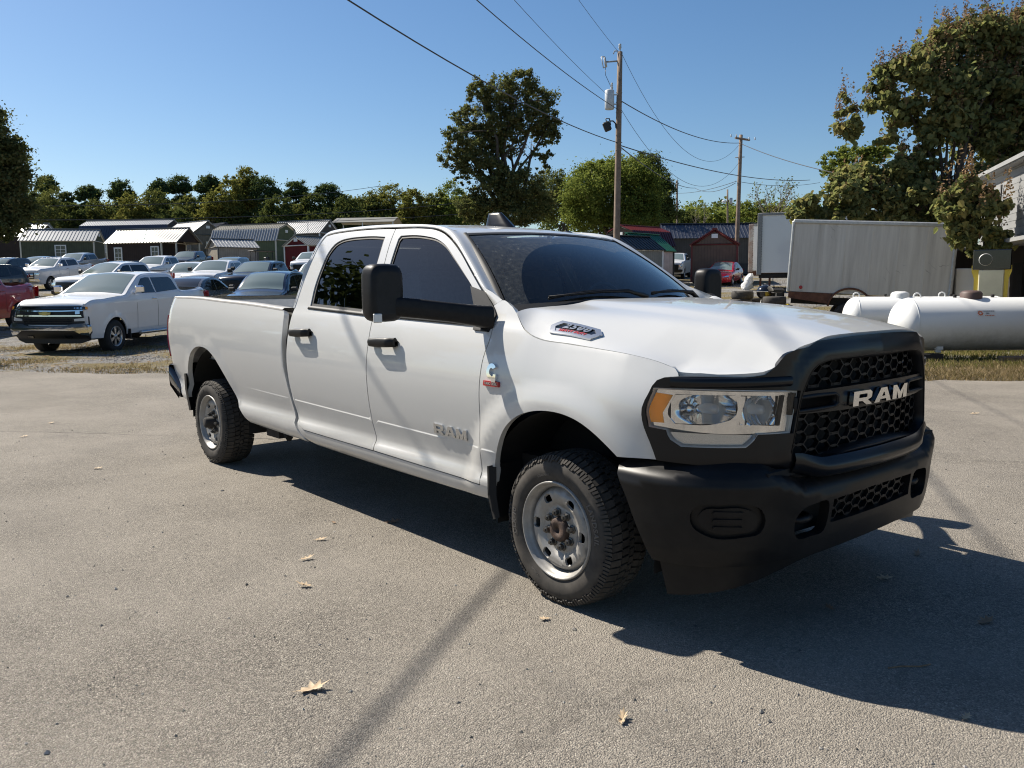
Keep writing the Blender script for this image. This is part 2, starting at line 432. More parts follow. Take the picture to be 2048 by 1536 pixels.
# ------------------------------------------------------------------ the pickup in the foreground (x forward, y left, z up, front axle at x=0)
truck = empty('pickup_truck', (0, 0, 0), 0, 'big white crew cab pickup with black grille and bumper standing on the asphalt', 'pickup truck')
WB = 4.305
_T = np.array([(.30, .80), (.36, .90), (.40, .950), (.43, .981), (.46, .991), (.50, .997), (.528, .995), (.540, .989), (.553, .979), (.58, .974), (.62, .978), (.68, .989), (.74, 1.000), (.82, 1.011), (.90, 1.019), (1.0, 1.023), (1.08, 1.018), (1.15, 1.006), (1.20, .993), (1.25, .976), (1.30, .955), (1.34, .932), (1.40, .905), (1.50, .862), (1.60, .818), (1.70, .772), (1.78, .733), (1.86, .69), (1.95, .63)])
_B = np.array([(.30, .80), (.36, .90), (.40, .955), (.44, .985), (.50, .996), (.53, .992), (.55, .980), (.58, .973), (.62, .977), (.68, .989), (.74, 1.000), (.82, 1.012), (.90, 1.021), (1.0, 1.027), (1.08, 1.025), (1.15, 1.018), (1.20, 1.008), (1.26, .992), (1.31, .972), (1.36, .95), (1.42, .92), (1.5, .86)])
def _fine(T):
    q = spl(T, .004); z = np.linspace(T[0, 0], T[-1, 0], 1600); y = np.interp(z, q[:, 0], q[:, 1])
    k = np.hanning(19); k /= k.sum(); y2 = np.convolve(np.pad(y, 9, mode='edge'), k, 'valid')
    y2[:25] = y[:25]; y2[-25:] = y[-25:]; return z, y2
_Tz, _Ty = _fine(_T); _Bz, _By = _fine(_B)
def S(x, z):
    """half width of the body side"""
    x = np.asarray(x, float); z = np.asarray(z, float)
    zc = z+.018*(x+1.5)*smooth01((-x-.2)/.4)+(-.02)*(1-smooth01((-x-.2)/.4))*.5
    dl_ = np.interp(x, [-.42, -.2, 0, .2, .4, .6, .75], [0, .03, .07, .09, .115, .17, .2])*smooth01((z-.85)/.35)
    cab = np.interp(zc+dl_, _Tz, _Ty); bed = np.interp(zc, _Bz, _By)
    w = smooth01((-x-2.757)/.02); h = cab*(1-w)+bed*w
    # pressed line low on the doors
    cz = .676+.0195*(-x-.54)
    fade = smooth01((-x-.86)/.08)*smooth01((x+2.75)/.05)+smooth01((-x-.40)/.06)*smooth01((x+.66)/.06)+.45*smooth01((-x-2.75)/.05)*smooth01((x+3.6)/.5)
    h = h+.0035*fade*np.exp(-np.maximum(cz-z, 0)/.10)*smooth01((cz-z)/.006+.5)
    # wheel flares
    for cx, czz, r0, am in ((0.0, .345, .735, .022), (-4.29, .42, .69, .008)):
        r = np.hypot((x-cx), (z-czz)); h = h+am*smooth01((r0-r)/.13)*smooth01((z-.30)/.3)
    h = h-.060*np.clip((x-.30)/.38, 0, 2)**2-.085*np.clip((-5.10-x)/.3, 0, 2)**2
    h = h-.02*np.clip((-x-4.75)/.6, 0, 1)**2
    return h
def sidesurf(off=0.0):
    def f(uv): return np.stack([uv[:, 0], -(S(uv[:, 0], uv[:, 1])+off), uv[:, 1]], 1)
    return f
def crease_feats(x0, x1):
    xs = np.linspace(x0, x1, max(2, int(abs(x1-x0)/.06))); cz = .676+.0195*(-xs-.54)
    return [np.stack([xs, cz+d], 1) for d in (-.006, 0, .006)]
OUTW = (0, -1, .1)
g = .0042
# --- front door
fd_front = [(-.563, 1.391), (-.522, 1.350), (-.503, 1.30), (-.495, 1.252), (-.514, 1.148), (-.525, 1.031), (-.532, .897), (-.537, .746), (-.543, .62), (-.545, .487)]
fd_top = [(-1.781+.012, 1.866), (-1.641, 1.861), (-1.466, 1.851), (-1.325, 1.834), (-1.224, 1.807), (-1.125, 1.763), (-1.004, 1.694), (-.835, 1.577), (-.693, 1.478), (-.563, 1.391)]
split = [(-1.612, .507), (-1.606, .567), (-1.620, .65), (-1.627, .75), (-1.628, .942), (-1.632, 1.196), (-1.650, 1.294), (-1.690, 1.44), (-1.747, 1.637), (-1.778, 1.80), (-1.782, 1.866)]
sp_f = [(x+g, z) for x, z in split]; sp_r = [(x-g, z) for x, z in split]
fd_bot = [fd_front[-1], (-1.05, .496), sp_f[0]]
fd_top[0] = sp_f[-1]
fwin = outline([(-1.66, 1.345), (-1.668, 1.50), (-1.690, 1.70), (-1.70, 1.80)], [(-1.70, 1.80), (-1.685, 1.82)], [(-1.685, 1.82), (-1.54, 1.817), (-1.396, 1.802), (-1.276, 1.780), (-1.17, 1.741), (-1.032, 1.660), (-.883, 1.566), (-.80, 1.512), (-.665, 1.405)], [(-.665, 1.405), (-.63, 1.36)], [(-.63, 1.36), (-.64, 1.318)], [(-.64, 1.318), (-1.66, 1.345)], step=.03)
me = panel_mesh('front_door', outline(fd_front, fd_bot, sp_f, fd_top, step=.03), sidesurf(), .04, [fwin], .03, crease_feats(-1.62, -.5), OUTW)
doorF, doorFL = both('front_door', me, M_white, truck)
# --- rear door
rd_rear = [(-2.669, 1.862), (-2.705, 1.815), (-2.728, 1.70), (-2.738, 1.552), (-2.733, 1.42), (-2.722, 1.33), (-2.708, 1.251), (-2.695, 1.187), (-2.700, 1.05), (-2.702, .90), (-2.690, .78), (-2.664, .68), (-2.640, .60), (-2.600, .545), (-2.540, .518)]
rd_top = [sp_r[-1], (-1.939, 1.874), (-2.198, 1.880), (-2.476, 1.878), (-2.60, 1.872), (-2.669, 1.862)]
rwin = outline([(-1.822, 1.348), (-1.826, 1.50), (-1.838, 1.66), (-1.866, 1.822)], [(-1.866, 1.822), (-2.02, 1.834), (-2.178, 1.838), (-2.33, 1.836), (-2.43, 1.826), (-2.50, 1.80), (-2.543, 1.745), (-2.558, 1.635), (-2.555, 1.508), (-2.52, 1.378)], [(-2.52, 1.378), (-1.822, 1.348)], step=.03)
me = panel_mesh('rear_door', outline(rd_top, rd_rear, [(-2.540, .518), (-2.1, .512), sp_r[0]], sp_r, step=.03), sidesurf(), .04, [rwin], .03, crease_feats(-2.72, -1.6), OUTW)
doorR, doorRL = both('rear_door', me, M_white, truck)
# --- windows, seals
for nm, wn_, mt, door, doorL in (('window', fwin, M_side, doorF, doorFL), ('window', rwin, M_priv, doorR, doorRL)):
    me = panel_mesh(nm, wn_, sidesurf(-.014), .08, (), 0, (), OUTW)
    link(nm, me, mt, doorF if door is doorF else doorR).parent = door
    link(nm, mirror_mesh(me), mt, doorL)
    c = wn_.mean(0); inner = c+(wn_-c)*np.array([1-.020/abs(wn_[:, 0]-c[0]).max(), 1-.018/abs(wn_[:, 1]-c[1]).max()])
    big = c+(wn_-c)*np.array([1+.006/abs(wn_[:, 0]-c[0]).max(), 1+.006/abs(wn_[:, 1]-c[1]).max()])
    me = panel_mesh('window_seal', big, sidesurf(-.008), .05, [inner], .012, (), OUTW)
    link('window_seal', me, M_rubbertrim, door); link('window_seal', mirror_mesh(me), M_rubbertrim, doorL)
# belt mouldings
def strip_side(pts, w, off, t=.012):
    """slim raised strip along (x,z) points of the side"""
    q = spl(pts, .05); m = MB(); rows = []
    for x, z in q:
        rows.append([])
        for dz, o in ((-w/2, -.004), (-w/2*.7, off), (w/2*.7, off), (w/2, -.004)):
            rows[-1].append((x, -(float(S(x, z+dz))+o), z+dz))
    return m.grid(rows)
for seg, d, dL in (([(-.64, 1.308), (-1.655, 1.334)], doorF, doorFL), ([(-1.72, 1.334), (-2.53, 1.366)], doorR, doorRL)):
    me = strip_side(seg, .024, .008).mesh('belt_moulding'); link('belt_moulding', me, M_rubbertrim, d); link('belt_moulding', mirror_mesh(me), M_rubbertrim, dL)
# --- handles
def handle(x0, x1, z, door, doorL):
    m = MB(); rows = []
    n = 14
    for i in range(n+1):
        t = i/n; x = x0+(x1-x0)*t; e = min(1, math.sin(math.pi*min(max(t, .02), .98))*2.2)
        out = .020+.032*min(1, e); y = -(float(S(x, z)))
        hz = .030-.005*abs(2*t-1)+.006*t
        ring = []
        for a in range(10):
            an = 2*math.pi*a/10; ring.append((x, y-out+.014*math.cos(an)*1.1, z+.01*t+hz*math.sin(an)*(1 if math.sin(an) < 0 else .8)))
        rows.append(ring+[ring[0]])
    m.grid(rows)
    m.add(rows[0][:-1], [tuple(range(10))]); m.add(rows[-1][:-1], [tuple(range(10))])
    for xx, ww in ((x0+.03, .05), (x1-.035, .07)):
        y = -(float(S(xx, z))); m.box((xx, y-.014, z), (ww, .034, .034), b=.006)
    me = m.mesh('door_handle'); link('door_handle', me, M_black, door); link('door_handle', mirror_mesh(me), M_black, doorL)
    ms = panel_mesh('handle_cup', outline(spl([(x0+.07, z+.018), (x0+.16, z+.034), (x1-.06, z+.018), (x0+.16, z-.03)], .02, True), step=.02), sidesurf(.0012), .03, (), 0, (), OUTW)
handle(-2.62, -2.35, 1.196, doorR, doorRL); handle(-1.575, -1.298, 1.178, doorF, doorFL)
# --- rocker
me = panel_mesh('rocker_panel', outline([(-.452, .60), (-.455, .415)], [(-.455, .415), (-1.1, .408), (-1.72, .406), (-2.42, .418)], [(-2.42, .418), (-2.53, .45), (-2.625, .51), (-2.655, .58), (-2.70, .72), (-2.712, .80), (-2.72, .95), (-2.715, 1.15), (-2.735, 1.32), (-2.758, 1.55), (-2.748, 1.72), (-2.726, 1.825)], [(-2.726, 1.825), (-2.712, 1.818), (-2.735, 1.70), (-2.745, 1.552), (-2.740, 1.42), (-2.728, 1.33), (-2.714, 1.251), (-2.702, 1.187), (-2.707, 1.05), (-2.708, .90), (-2.697, .78), (-2.671, .68), (-2.647, .60), (-2.605, .539), (-2.540, .511)], [(-2.540, .511), (-2.1, .505), (-1.612, .499), (-1.05, .489), (-.545, .480)], [(-.545, .480), (-.540, .60)], [(-.540, .60), (-.452, .60)], step=.03), sidesurf(-.004), .04, (), .05, (), OUTW)
both('rocker_panel', me, M_white, truck)
# --- front fender
archF = [(-.447, .415), (-.44, .52), (-.430, .61), (-.408, .67), (-.382, .722), (-.313, .816), (-.221, .880), (-.117, .916), (-.01, .931), (.092, .929), (.196, .907), (.276, .872), (.343, .831), (.391, .795), (.412, .778)]
hoodcut = [(-.400, 1.398), (-.365, 1.374), (-.330, 1.345), (-.295, 1.316), (-.255, 1.29), (-.204, 1.268), (-.14, 1.251), (.036, 1.236), (.24, 1.222), (.42, 1.206), (.53, 1.186), (.62, 1.160)]
fen_front = [(.62, 1.160), (.648, 1.128), (.625, 1.108), (.578, 1.070), (.546, 1.035), (.533, 1.005), (.533, .975), (.548, .935), (.575, .86), (.604, .786)]
door_edge = [(x+.007, z) for x, z in fd_front][::-1]
fe = outline([door_edge[0], (-.447, .484)], [(-.447, .484), *archF[1:]], [archF[-1], (.50, .783), (.604, .786)], fen_front[::-1], hoodcut[::-1], [hoodcut[0], (-.50, 1.43), (door_edge[-1][0]+.004, door_edge[-1][1]+.012)], door_edge[::-1], step=.028)
me = panel_mesh('front_fender', fe, sidesurf(), .032, (), .035, crease_feats(-.52, -.44), OUTW)
fenR, fenL = both('front_fender', me, M_white, truck)
# --- bed side
archR = [(-3.50, .452), (-3.53, .464), (-3.600, .513), (-3.710, .611), (-3.822, .731), (-3.938, .844), (-4.058, .939), (-4.187, .994), (-4.353, 1.011), (-4.471, .996), (-4.614, .930), (-4.704, .836), (-4.765, .73), (-4.79, .60), (-4.80, .50)]
bed_front = [(-2.845, 1.345), (-2.815, 1.32), (-2.79, 1.25), (-2.775, 1.15), (-2.768, 1.03), (-2.768, .95), (-2.757, .86), (-2.735, .75), (-2.705, .62), (-2.683, .55), (-2.63, .49), (-2.545, .425)]
bed_rear = [(-4.80, .50), (-4.93, .515)], [(-4.93, .515), (-5.03, .60), (-5.13, .70), (-5.20, .755), (-5.275, .785)], [(-5.275, .785), (-5.29, .90), (-5.30, 1.0), (-5.335, 1.14), (-5.345, 1.25)], [(-5.345, 1.25), (-5.335, 1.31), (-5.29, 1.37), (-5.22, 1.415), (-5.16, 1.432)]
be = outline(bed_front, [bed_front[-1], (-3.0, .438), archR[0]], archR, *bed_rear, [(-5.16, 1.432), (-4.6, 1.418), (-4.06, 1.398), (-3.4, 1.375), (-2.845, 1.345)], step=.04)
me = panel_mesh('bed_side', be, sidesurf(), .045, (), .04, crease_feats(-3.55, -2.75), OUTW)
bedR, bedL = both('bed_side', me, M_white, truck)
# rail caps, inner bed
rows = []
for x, z in spl([(-5.20, 1.422), (-4.6, 1.418), (-4.06, 1.398), (-3.4, 1.375), (-2.85, 1.347)], .12):
    y = -float(S(x, z)); rows.append([(x, y-.004, z-.012), (x, y-.005, z+.004), (x, y+.008, z+.012), (x, y+.075, z+.012), (x, y+.095, z+.004), (x, y+.10, z-.03)])
me = MB().grid(rows).mesh('rail_cap'); both('rail_cap', me, M_rail, truck)
m = MB()
def bz(x, z): return z-.018*(x+2.8)
for sgn in (-1, 1):
    rows = [[(x, sgn*(.86-.02*(k % 2)), bz(x, zz)) for k, zz in enumerate((1.34, 1.22, 1.21, 1.05, 1.04, .85))] for x in np.linspace(-5.24, -2.84, 18)]
    m.grid(rows, False)
m.add([(-5.24, -.86, bz(-5.24, .85)), (-5.24, .86, bz(-5.24, .85)), (-2.84, .86, .85), (-2.84, -.86, .85)], [(0, 1, 2, 3)])
m.box((-2.86, 0, 1.08), (.03, 1.72, .50)); m.box((-5.235, 0, 1.14), (.02, 1.72, .50))
for yy in np.arange(-.7, .71, .2): m.box((-4.04, yy, .885), (2.36, .08, .02), M=Matrix.Rotation(R(1.03), 3, 'Y'))
m.build('bed_box', M_bedliner, truck, recalc=False)
# stake pockets / bolts along the far rail
m = MB()
for x in np.arange(-5.0, -2.9, .3): m.box((x, .838, bz(x, 1.30)), (.035, .012, .018)); m.box((x+.13, .838, bz(x, 1.27)), (.014, .012, .014))
m.build('bed_fastener', M_under, truck)['kind'] = 'stuff'
# tailgate, tail lamps, rear bumper
rows = [[(-5.345+.05*abs(y/.86)**4-(.02 if .85 < z < 1.28 else 0), y, z) for y in np.linspace(-.845, .845, 15)] for z in (.80, .84, .86, 1.0, 1.27, 1.29, 1.38, 1.425)]
rows.append([(-5.25, y, 1.43) for y in np.linspace(-.845, .845, 15)])
MB().grid(rows).build('tailgate', M_white, truck)
lamp2 = outline([(-5.262, 1.258), (-5.258, 1.10), (-5.225, .95), (-5.215, .875)], [(-5.215, .875), (-5.285, .87)], [(-5.285, .87), (-5.30, 1.0), (-5.335, 1.14), (-5.345, 1.255)], [(-5.345, 1.255), (-5.262, 1.258)], step=.03)
def tl(uv):
    y = -(S(uv[:, 0], uv[:, 1])+.010); return np.stack([uv[:, 0]-.004, y, uv[:, 1]], 1)
me = panel_mesh('tail_lamp', lamp2, tl, .04, (), .06, (), OUTW); both('tail_lamp', me, M_redlens, truck)
rows = []
for t in np.linspace(-1, 1, 25):
    y = 1.005*t; e = abs(t)**8; xb = -5.47+.0*abs(t)+.22*e
    rows.append([(xb+.20, y, .80), (xb+.03, y, .80), (xb, y, .78), (xb-.008, y, .70), (xb+.01, y, .60+.0*e), (xb+.07+.16*e, y, .54-.04*e), (xb+.25, y, .52)])
m = MB().grid(rows)
for s in (-1, 1):   # wrapped ends reaching forward under the bed corner
    rr = []
    for k, x in enumerate(np.linspace(-5.25, -4.99, 5)):
        a = k/4; y = s*(1.0-.004*a); rr.append([(x, s*.90, .795-.20*a**.8), (x, y, .792-.20*a**.8), (x, y+s*.006, .70-.12*a), (x, y, .60-.09*a), (x, s*.9, .52-.01*a)])
    m.grid(rr)
m.build('rear_bumper', M_gloss, truck)

# --- hood
HX = [-.42, 0, .4, .72, .95, 1.04]
HU = np.array([0, .2, .35, .42, .47, .51, .56, .62, .68, .74, .80, .85, .90, .95, 1.0])
HZ = np.array([
 [1.440, 1.439, 1.438, 1.437, 1.434, 1.426, 1.414, 1.407, 1.404, 1.402, 1.400, 1.398, 1.395, 1.391, 1.385],
 [1.419, 1.418, 1.416, 1.413, 1.408, 1.398, 1.386, 1.379, 1.372, 1.362, 1.345, 1.325, 1.302, 1.272, 1.236],
 [1.392, 1.391, 1.388, 1.384, 1.378, 1.367, 1.355, 1.345, 1.330, 1.303, 1.273, 1.250, 1.232, 1.218, 1.207],
 [1.353, 1.352, 1.348, 1.343, 1.336, 1.326, 1.316, 1.304, 1.280, 1.240, 1.202, 1.178, 1.160, 1.150, 1.143],
 [1.308, 1.307, 1.303, 1.299, 1.292, 1.281, 1.269, 1.257, 1.234, 1.184, 1.152, 1.147, 1.145, 1.144, 1.143],
 [1.286, 1.285, 1.281, 1.277, 1.270, 1.259, 1.248, 1.238, 1.216, 1.168, 1.148, 1.146, 1.145, 1.144, 1.142]])
hc = spl(hoodcut, .01); hc = hc[np.argsort(hc[:, 0])]
def hcut_z(x): return np.interp(x, hc[:, 0], hc[:, 1])
def hcut_y(x): return np.interp(x, [-.5, .60, .72, 1.2], [0, 0, .905, .905])*0+np.where(x < .62, S(np.minimum(x, .62), hcut_z(np.minimum(x, .62))), np.interp(x, [.62, .72, .85, 1.1], [float(S(.62, 1.16)), .888, .882, .882]))
_hx = np.linspace(-.42, 1.04, 147); _hu = np.linspace(0, 1, 121)
def _grid_interp():
    A = np.array([np.interp(_hu, HU, row) for row in HZ])
    k = np.hanning(9); k /= k.sum()
    A2 = np.array([np.convolve(np.pad(a, 4, mode='reflect'), k, 'valid') for a in A]); A2[:, -8:] = A[:, -8:]; A = A2
    G = np.empty((147, 121))
    for j in range(121):
        q = spl(np.stack([HX, A[:, j]], 1), .01); G[:, j] = np.interp(_hx, q[:, 0], q[:, 1])
    k = np.hanning(21); k /= k.sum()
    for j in range(121): G[10:-10, j] = np.convolve(G[:, j], k, 'valid')
    return G
_HG = _grid_interp()
def H(x, y):
    x = np.asarray(x, float); y = np.asarray(y, float)
    u = np.clip(np.abs(y)/hcut_y(x), 0, 1.0)*120; fx = np.clip((x+.42)/.01, 0, 145.999); i = fx.astype(int); a = fx-i; j = np.clip(u.astype(int), 0, 119); b = u-j
    z = _HG[i, j]*(1-a)*(1-b)+_HG[i+1, j]*a*(1-b)+_HG[i, j+1]*(1-a)*b+_HG[i+1, j+1]*a*b
    # meet the fender at the cut line
    fix = np.where(x < .62, hcut_z(np.minimum(x, .62)), 1.145)-np.array(_HG[i, 120]*(1-a)+_HG[i+1, 120]*a)
    return z+fix*smooth01((u/120-.80)/.20)*smooth01((.80-x)/.1)
def hoodsurf(uv): return np.stack([uv[:, 0], uv[:, 1], H(uv[:, 0], uv[:, 1])], 1)
hf = [(1.012, 0), (1.008, .2), (.995, .40), (.988, .47), (.972, .56), (.955, .63), (.930, .69), (.895, .755), (.845, .81), (.79, .85), (.725, .872)]
side_c = [(x, float(hcut_y(np.array(x)))-.006) for x in (.70, .62, .53, .42, .24, .036, -.14, -.204, -.255, -.295, -.330, -.362)]
hb = [(-.362, side_c[-1][1]), (-.372, .76), (-.355, .62), (-.315, .47), (-.285, .40), (-.262, .2), (-.255, 0)]
half = outline(hf, [(.725, .872), *side_c[:1]], side_c, hb, step=.035)
# mirror to a full outline
hfull = np.concatenate([half, (half[::-1][1:-1])*np.array([1, -1])])
me = panel_mesh('hood', hfull, hoodsurf, .03, (), .024, (), (0, 0, 1)); hood = link('hood', me, M_white, truck)
# --- cab: roof, rails, pillars
RX = [-1.12, -1.18, -1.3, -1.52, -1.8, -2.1, -2.4, -2.58, -2.68, -2.745]; RZ = [1.828, 1.846, 1.868, 1.895, 1.917, 1.931, 1.935, 1.930, 1.918, 1.890]
_rq = spl(np.stack([RX, RZ], 1), .01); _rq = _rq[np.argsort(_rq[:, 0])]
def roof_z(x, y): return np.interp(x, _rq[:, 0], _rq[:, 1])-.035*(np.abs(y)/.62)**2.4
# edge of the side sheet (outside the doors) and edge of the roof / windshield
WSb = lambda t: Vector((-.30-.24*abs(t)**2.2, .845*t, 1.405-.03*t*t))      # windshield bottom, t in -1..1
WSt = lambda t: Vector((-1.105-.035*t*t, .635*t, 1.832-.022*t*t))
A_pts = [(-.50, 1.432), (-.60, 1.470), (-.705, 1.508), (-.848, 1.606), (-1.012, 1.718), (-1.125, 1.787), (-1.235, 1.835), (-1.34, 1.860), (-1.47, 1.876), (-1.64, 1.886), (-1.94, 1.899), (-2.2, 1.905), (-2.45, 1.903), (-2.60, 1.897), (-2.690, 1.880), (-2.738, 1.828), (-2.760, 1.72), (-2.768, 1.55), (-2.755, 1.36)]
B_pts = [(-.545, -.838, 1.385), (-.575, -.825, 1.420), (-.66, -.795, 1.480), (-.80, -.745, 1.583), (-.95, -.695, 1.69), (-1.06, -.66, 1.765), (-1.16, -.628, 1.815), (-1.28, -.622, 1.838), (-1.42, -.62, 1.853), (-1.62, -.618, None), (-1.94, -.616, None), (-2.2, -.614, None), (-2.45, -.61, None), (-2.60, -.60, None), (-2.70, -.60, None), (-2.79, -.66, 1.80), (-2.81, -.72, 1.70), (-2.815, -.79, 1.55), (-2.80, -.87, 1.36)]
B_pts = [(a, b, float(roof_z(a, b)) if c is None else c) for a, b, c in B_pts]
A3 = spl([(x, -float(S(x, z)), z) for x, z in A_pts], .05); B3 = spl(B_pts, .05)
def resamp(P, n):
    d = np.concatenate([[0], np.cumsum(np.linalg.norm(np.diff(P, axis=0), axis=1))]); t = np.linspace(0, d[-1], n); return np.stack([np.interp(t, d, P[:, k]) for k in range(3)], 1)
# pair the two edges control point by control point
def paired(A, B, per=4):
    a = []; b = []
    for i in range(len(A)-1):
        for k in range(per): a.append(i+k/per)
    a.append(len(A)-1.0); a = np.array(a)
    sp = lambda P: np.stack([np.interp(a, np.linspace(0, len(P)-1, len(q)), q[:, 0]) if False else np.array([_cr(P, t, k) for t in a]) for k, q in ((0, P), (1, P), (2, P))], 1)
    return sp(np.asarray(A, float)), sp(np.asarray(B, float))
def _cr(P, t, k):
    n = len(P); i = min(int(t), n-2); f = t-i; p1, p2 = P[i, k], P[i+1, k]; p0 = P[i-1, k] if i > 0 else 2*p1-p2; p3 = P[i+2, k] if i+2 < n else 2*p2-p1
    return .5*((2*p1)+(-p0+p2)*f+(2*p0-5*p1+4*p2-p3)*f*f+(-p0+3*p1-3*p2+p3)*f**3)
Aq, Bq = paired([(x, -float(S(x, z)), z) for x, z in A_pts], B_pts, 5)
rows = []
for i, (a, b) in enumerate(zip(Aq, Bq)):
    a = Vector(a); b = Vector(b); L = (b-a).length
    up = Vector((a.x, -float(S(a.x, a.z+.02)), a.z+.02))-Vector((a.x, -float(S(a.x, a.z)), a.z)); up.normalize()
    # direction in the side sheet pointing at b
    bx = (b-a); side = Vector((1, 0, 0)); nrm = Vector((0, -1, 0)); nrm = side.cross(up); ta = (bx-nrm*bx.dot(nrm)).normalized()
    if 9 <= i/5 <= 14: tb = Vector((0, 1, .12)).normalized()
    elif i/5 < 8: tb = Vector((.25, .95, .10)).normalized()*1.0
    else: tb = Vector((-.25, .95, .1)).normalized()
    c1 = a+ta*L*.42; c2 = b-tb*L*.42
    rows.append([a*(1-t)**3+c1*3*t*(1-t)**2+c2*3*t*t*(1-t)+b*t**3 for t in np.linspace(0, 1, 9)])
me = MB().grid(rows).mesh('cab_pillar_rail'); both('cab_pillar_rail', me, M_white, truck)
# sheet between the door shut line and the rail
Din = [(-.556, 1.405), (-.60, 1.434), (-.689, 1.487), (-.831, 1.586), (-1.0, 1.703), (-1.121, 1.772), (-1.222, 1.816), (-1.323, 1.843), (-1.465, 1.860), (-1.64, 1.870), (-1.939, 1.883), (-2.198, 1.889), (-2.476, 1.887), (-2.60, 1.881), (-2.675, 1.869), (-2.713, 1.818), (-2.735, 1.70), (-2.745, 1.552), (-2.739, 1.36)]
aq, dq = paired([(x, z, 0) for x, z in A_pts], [(x, z, 0) for x, z in Din], 5)
rows = [[(p[0], -float(S(p[0], p[1])), p[1]) for p in (d, d*.5+a*.5, a)] for a, d in zip(aq, dq)]
rows = [[(r[0][0], r[0][1]+.03, r[0][2])]+r for r in rows]
me = MB().grid(rows).mesh('door_frame'); both('door_frame', me, M_white, truck)
# roof
roof_edge = np.array([b for b in Bq if b[0] < -1.15 and b[0] > -2.71 and b[2] > 1.8])
xs = np.linspace(-1.16, -2.70, 30); rows = []
ye = lambda x: float(np.interp(-x, [-b[0] for b in B_pts[6:15]], [-b[1] for b in B_pts[6:15]]))
ze = lambda x: float(np.interp(-x, [-b[0] for b in B_pts[6:15]], [b[2] for b in B_pts[6:15]]))
for x in xs:
    e = ye(x); row = []
    for t in np.linspace(-1, 1, 21):
        z = float(roof_z(x, 0))-(float(roof_z(x, 0))-ze(x))*abs(t)**2.2
        row.append((x, e*t, z))
    rows.append(row)
front = [[Vector(WSt(t*.985))+Vector((.012-.0*k, 0, -.008-.012*k)) for t in np.linspace(-1, 1, 21)] for k in (1, 0)]
rear = [[(-2.765, ye(-2.7)*t*1.02, 1.885-.03*t*t) for t in np.linspace(-1, 1, 21)], [(-2.80, .64*t, 1.80) for t in np.linspace(-1, 1, 21)]]
MB().grid(front+rows+rear).build('roof', M_white, truck)
# back of the cab with its window
m = MB()
bk = [(-2.79, 1.80, .66), (-2.80, 1.72, .70), (-2.80, 1.42, .86), (-2.775, 1.30, .93), (-2.74, .80, .96), (-2.70, .50, .94)]
m.grid([[(x, h*t, z) for t in np.linspace(-1, 1, 9)] for x, z, h in bk]); m.build('cab_back', M_white, truck)
m = MB(); m.grid([[(-2.812, .58*t*(1+.15*(1.78-z)), z) for t in np.linspace(-1, 1, 7)] for z in (1.77, 1.45)]); m.build('rear_window', M_priv, truck)
# windshield
def ws(u, v):
    a, b = WSb(u), WSt(u); p = a.lerp(b, v); bow = .035*math.sin(math.pi*v); n = Vector((.55, 0, .83)); return p+n*bow*(1-.3*u*u)
MB().grid([[ws(u, v) for u in np.linspace(-.965, .965, 25)] for v in np.linspace(.0, .975, 14)]).build('windshield', M_wind, truck, recalc=False)
m = MB(); fr = []
n = Vector((.55, 0, .83))
def border(u, v): return ws(u, v)+n*.004
for s in (-1, 1):
    m.grid([[border(s*u, v)+Vector((0, 0, 0)) for u in (.975, .985, 1.0)]+[border(s*1.0, v)-n*.02+Vector((0, s*.01, 0))] for v in np.linspace(-.05, 1.0, 20)])
m.grid([[border(u, v) for u in np.linspace(-1, 1, 21)] for v in (.955, .985)])
m.grid([[border(u, v) for u in np.linspace(-1, 1, 21)] for v in (-.10, .045)])
m.build('windshield_trim', M_rubbertrim, truck)
# cowl between hood and glass
m = MB(); m.grid([[(WSb(t).x+dx, WSb(t).y, WSb(t).z+dz) for t in np.linspace(-1.02, 1.02, 21)] for dx, dz in ((-.10, .045), (.0, -.005), (.06, -.03), (.20, -.06))]); m.build('cowl', M_black, truck)
# wipers
for y0, y1 in ((-.62, .02), (.08, .70)):
    m = MB(); t0, t1 = y0/.84, y1/.84
    m.tube([ws(t1*.98, .03)+n*.02, ws(t1*.75+t0*.25, .05)+n*.05, ws((t0+t1)/2, .075)+n*.035, ws(t0, .06)+n*.03], [.013, .011, .009, .006], 6)
    m.tube([ws(t0+(t1-t0)*k, .055+.05*math.sin(math.pi*k))+n*.022 for k in np.linspace(0, 1, 9)], .007, 5)
    m.build('wiper', M_black, truck)
# roof antenna pod and marker
def pod(x, y, sx, sy, sz, name):
    z = float(roof_z(x, y)); rows = []
    for t in np.linspace(0, 1, 9):
        w = [1.0, 1.0, .93, .86, .78, .68, .56, .42, .0][int(round(t*8))]; l0 = sx*(1-t*.62) if t < 1 else 0
        zz = z-.012+sz*min(1, t*1.14) if t < 1 else z-.012+sz
        ring = []
        for k in range(14):
            an = 2*math.pi*k/14; cx, sy_ = math.cos(an), math.sin(an)
            ring.append((x-.45*t*sx+l0*math.copysign(abs(cx)**.7, cx), y+sy*w*math.copysign(abs(sy_)**.7, sy_)*(1-t*.25), zz))
        rows.append(ring+[ring[0]])
    MB().grid(rows).build(name, M_blackpaint, truck)
pod(-1.57, 0, .138, .046, .104, 'roof_antenna'); pod(-1.45, .52, .055, .04, .03, 'roof_marker_lamp')
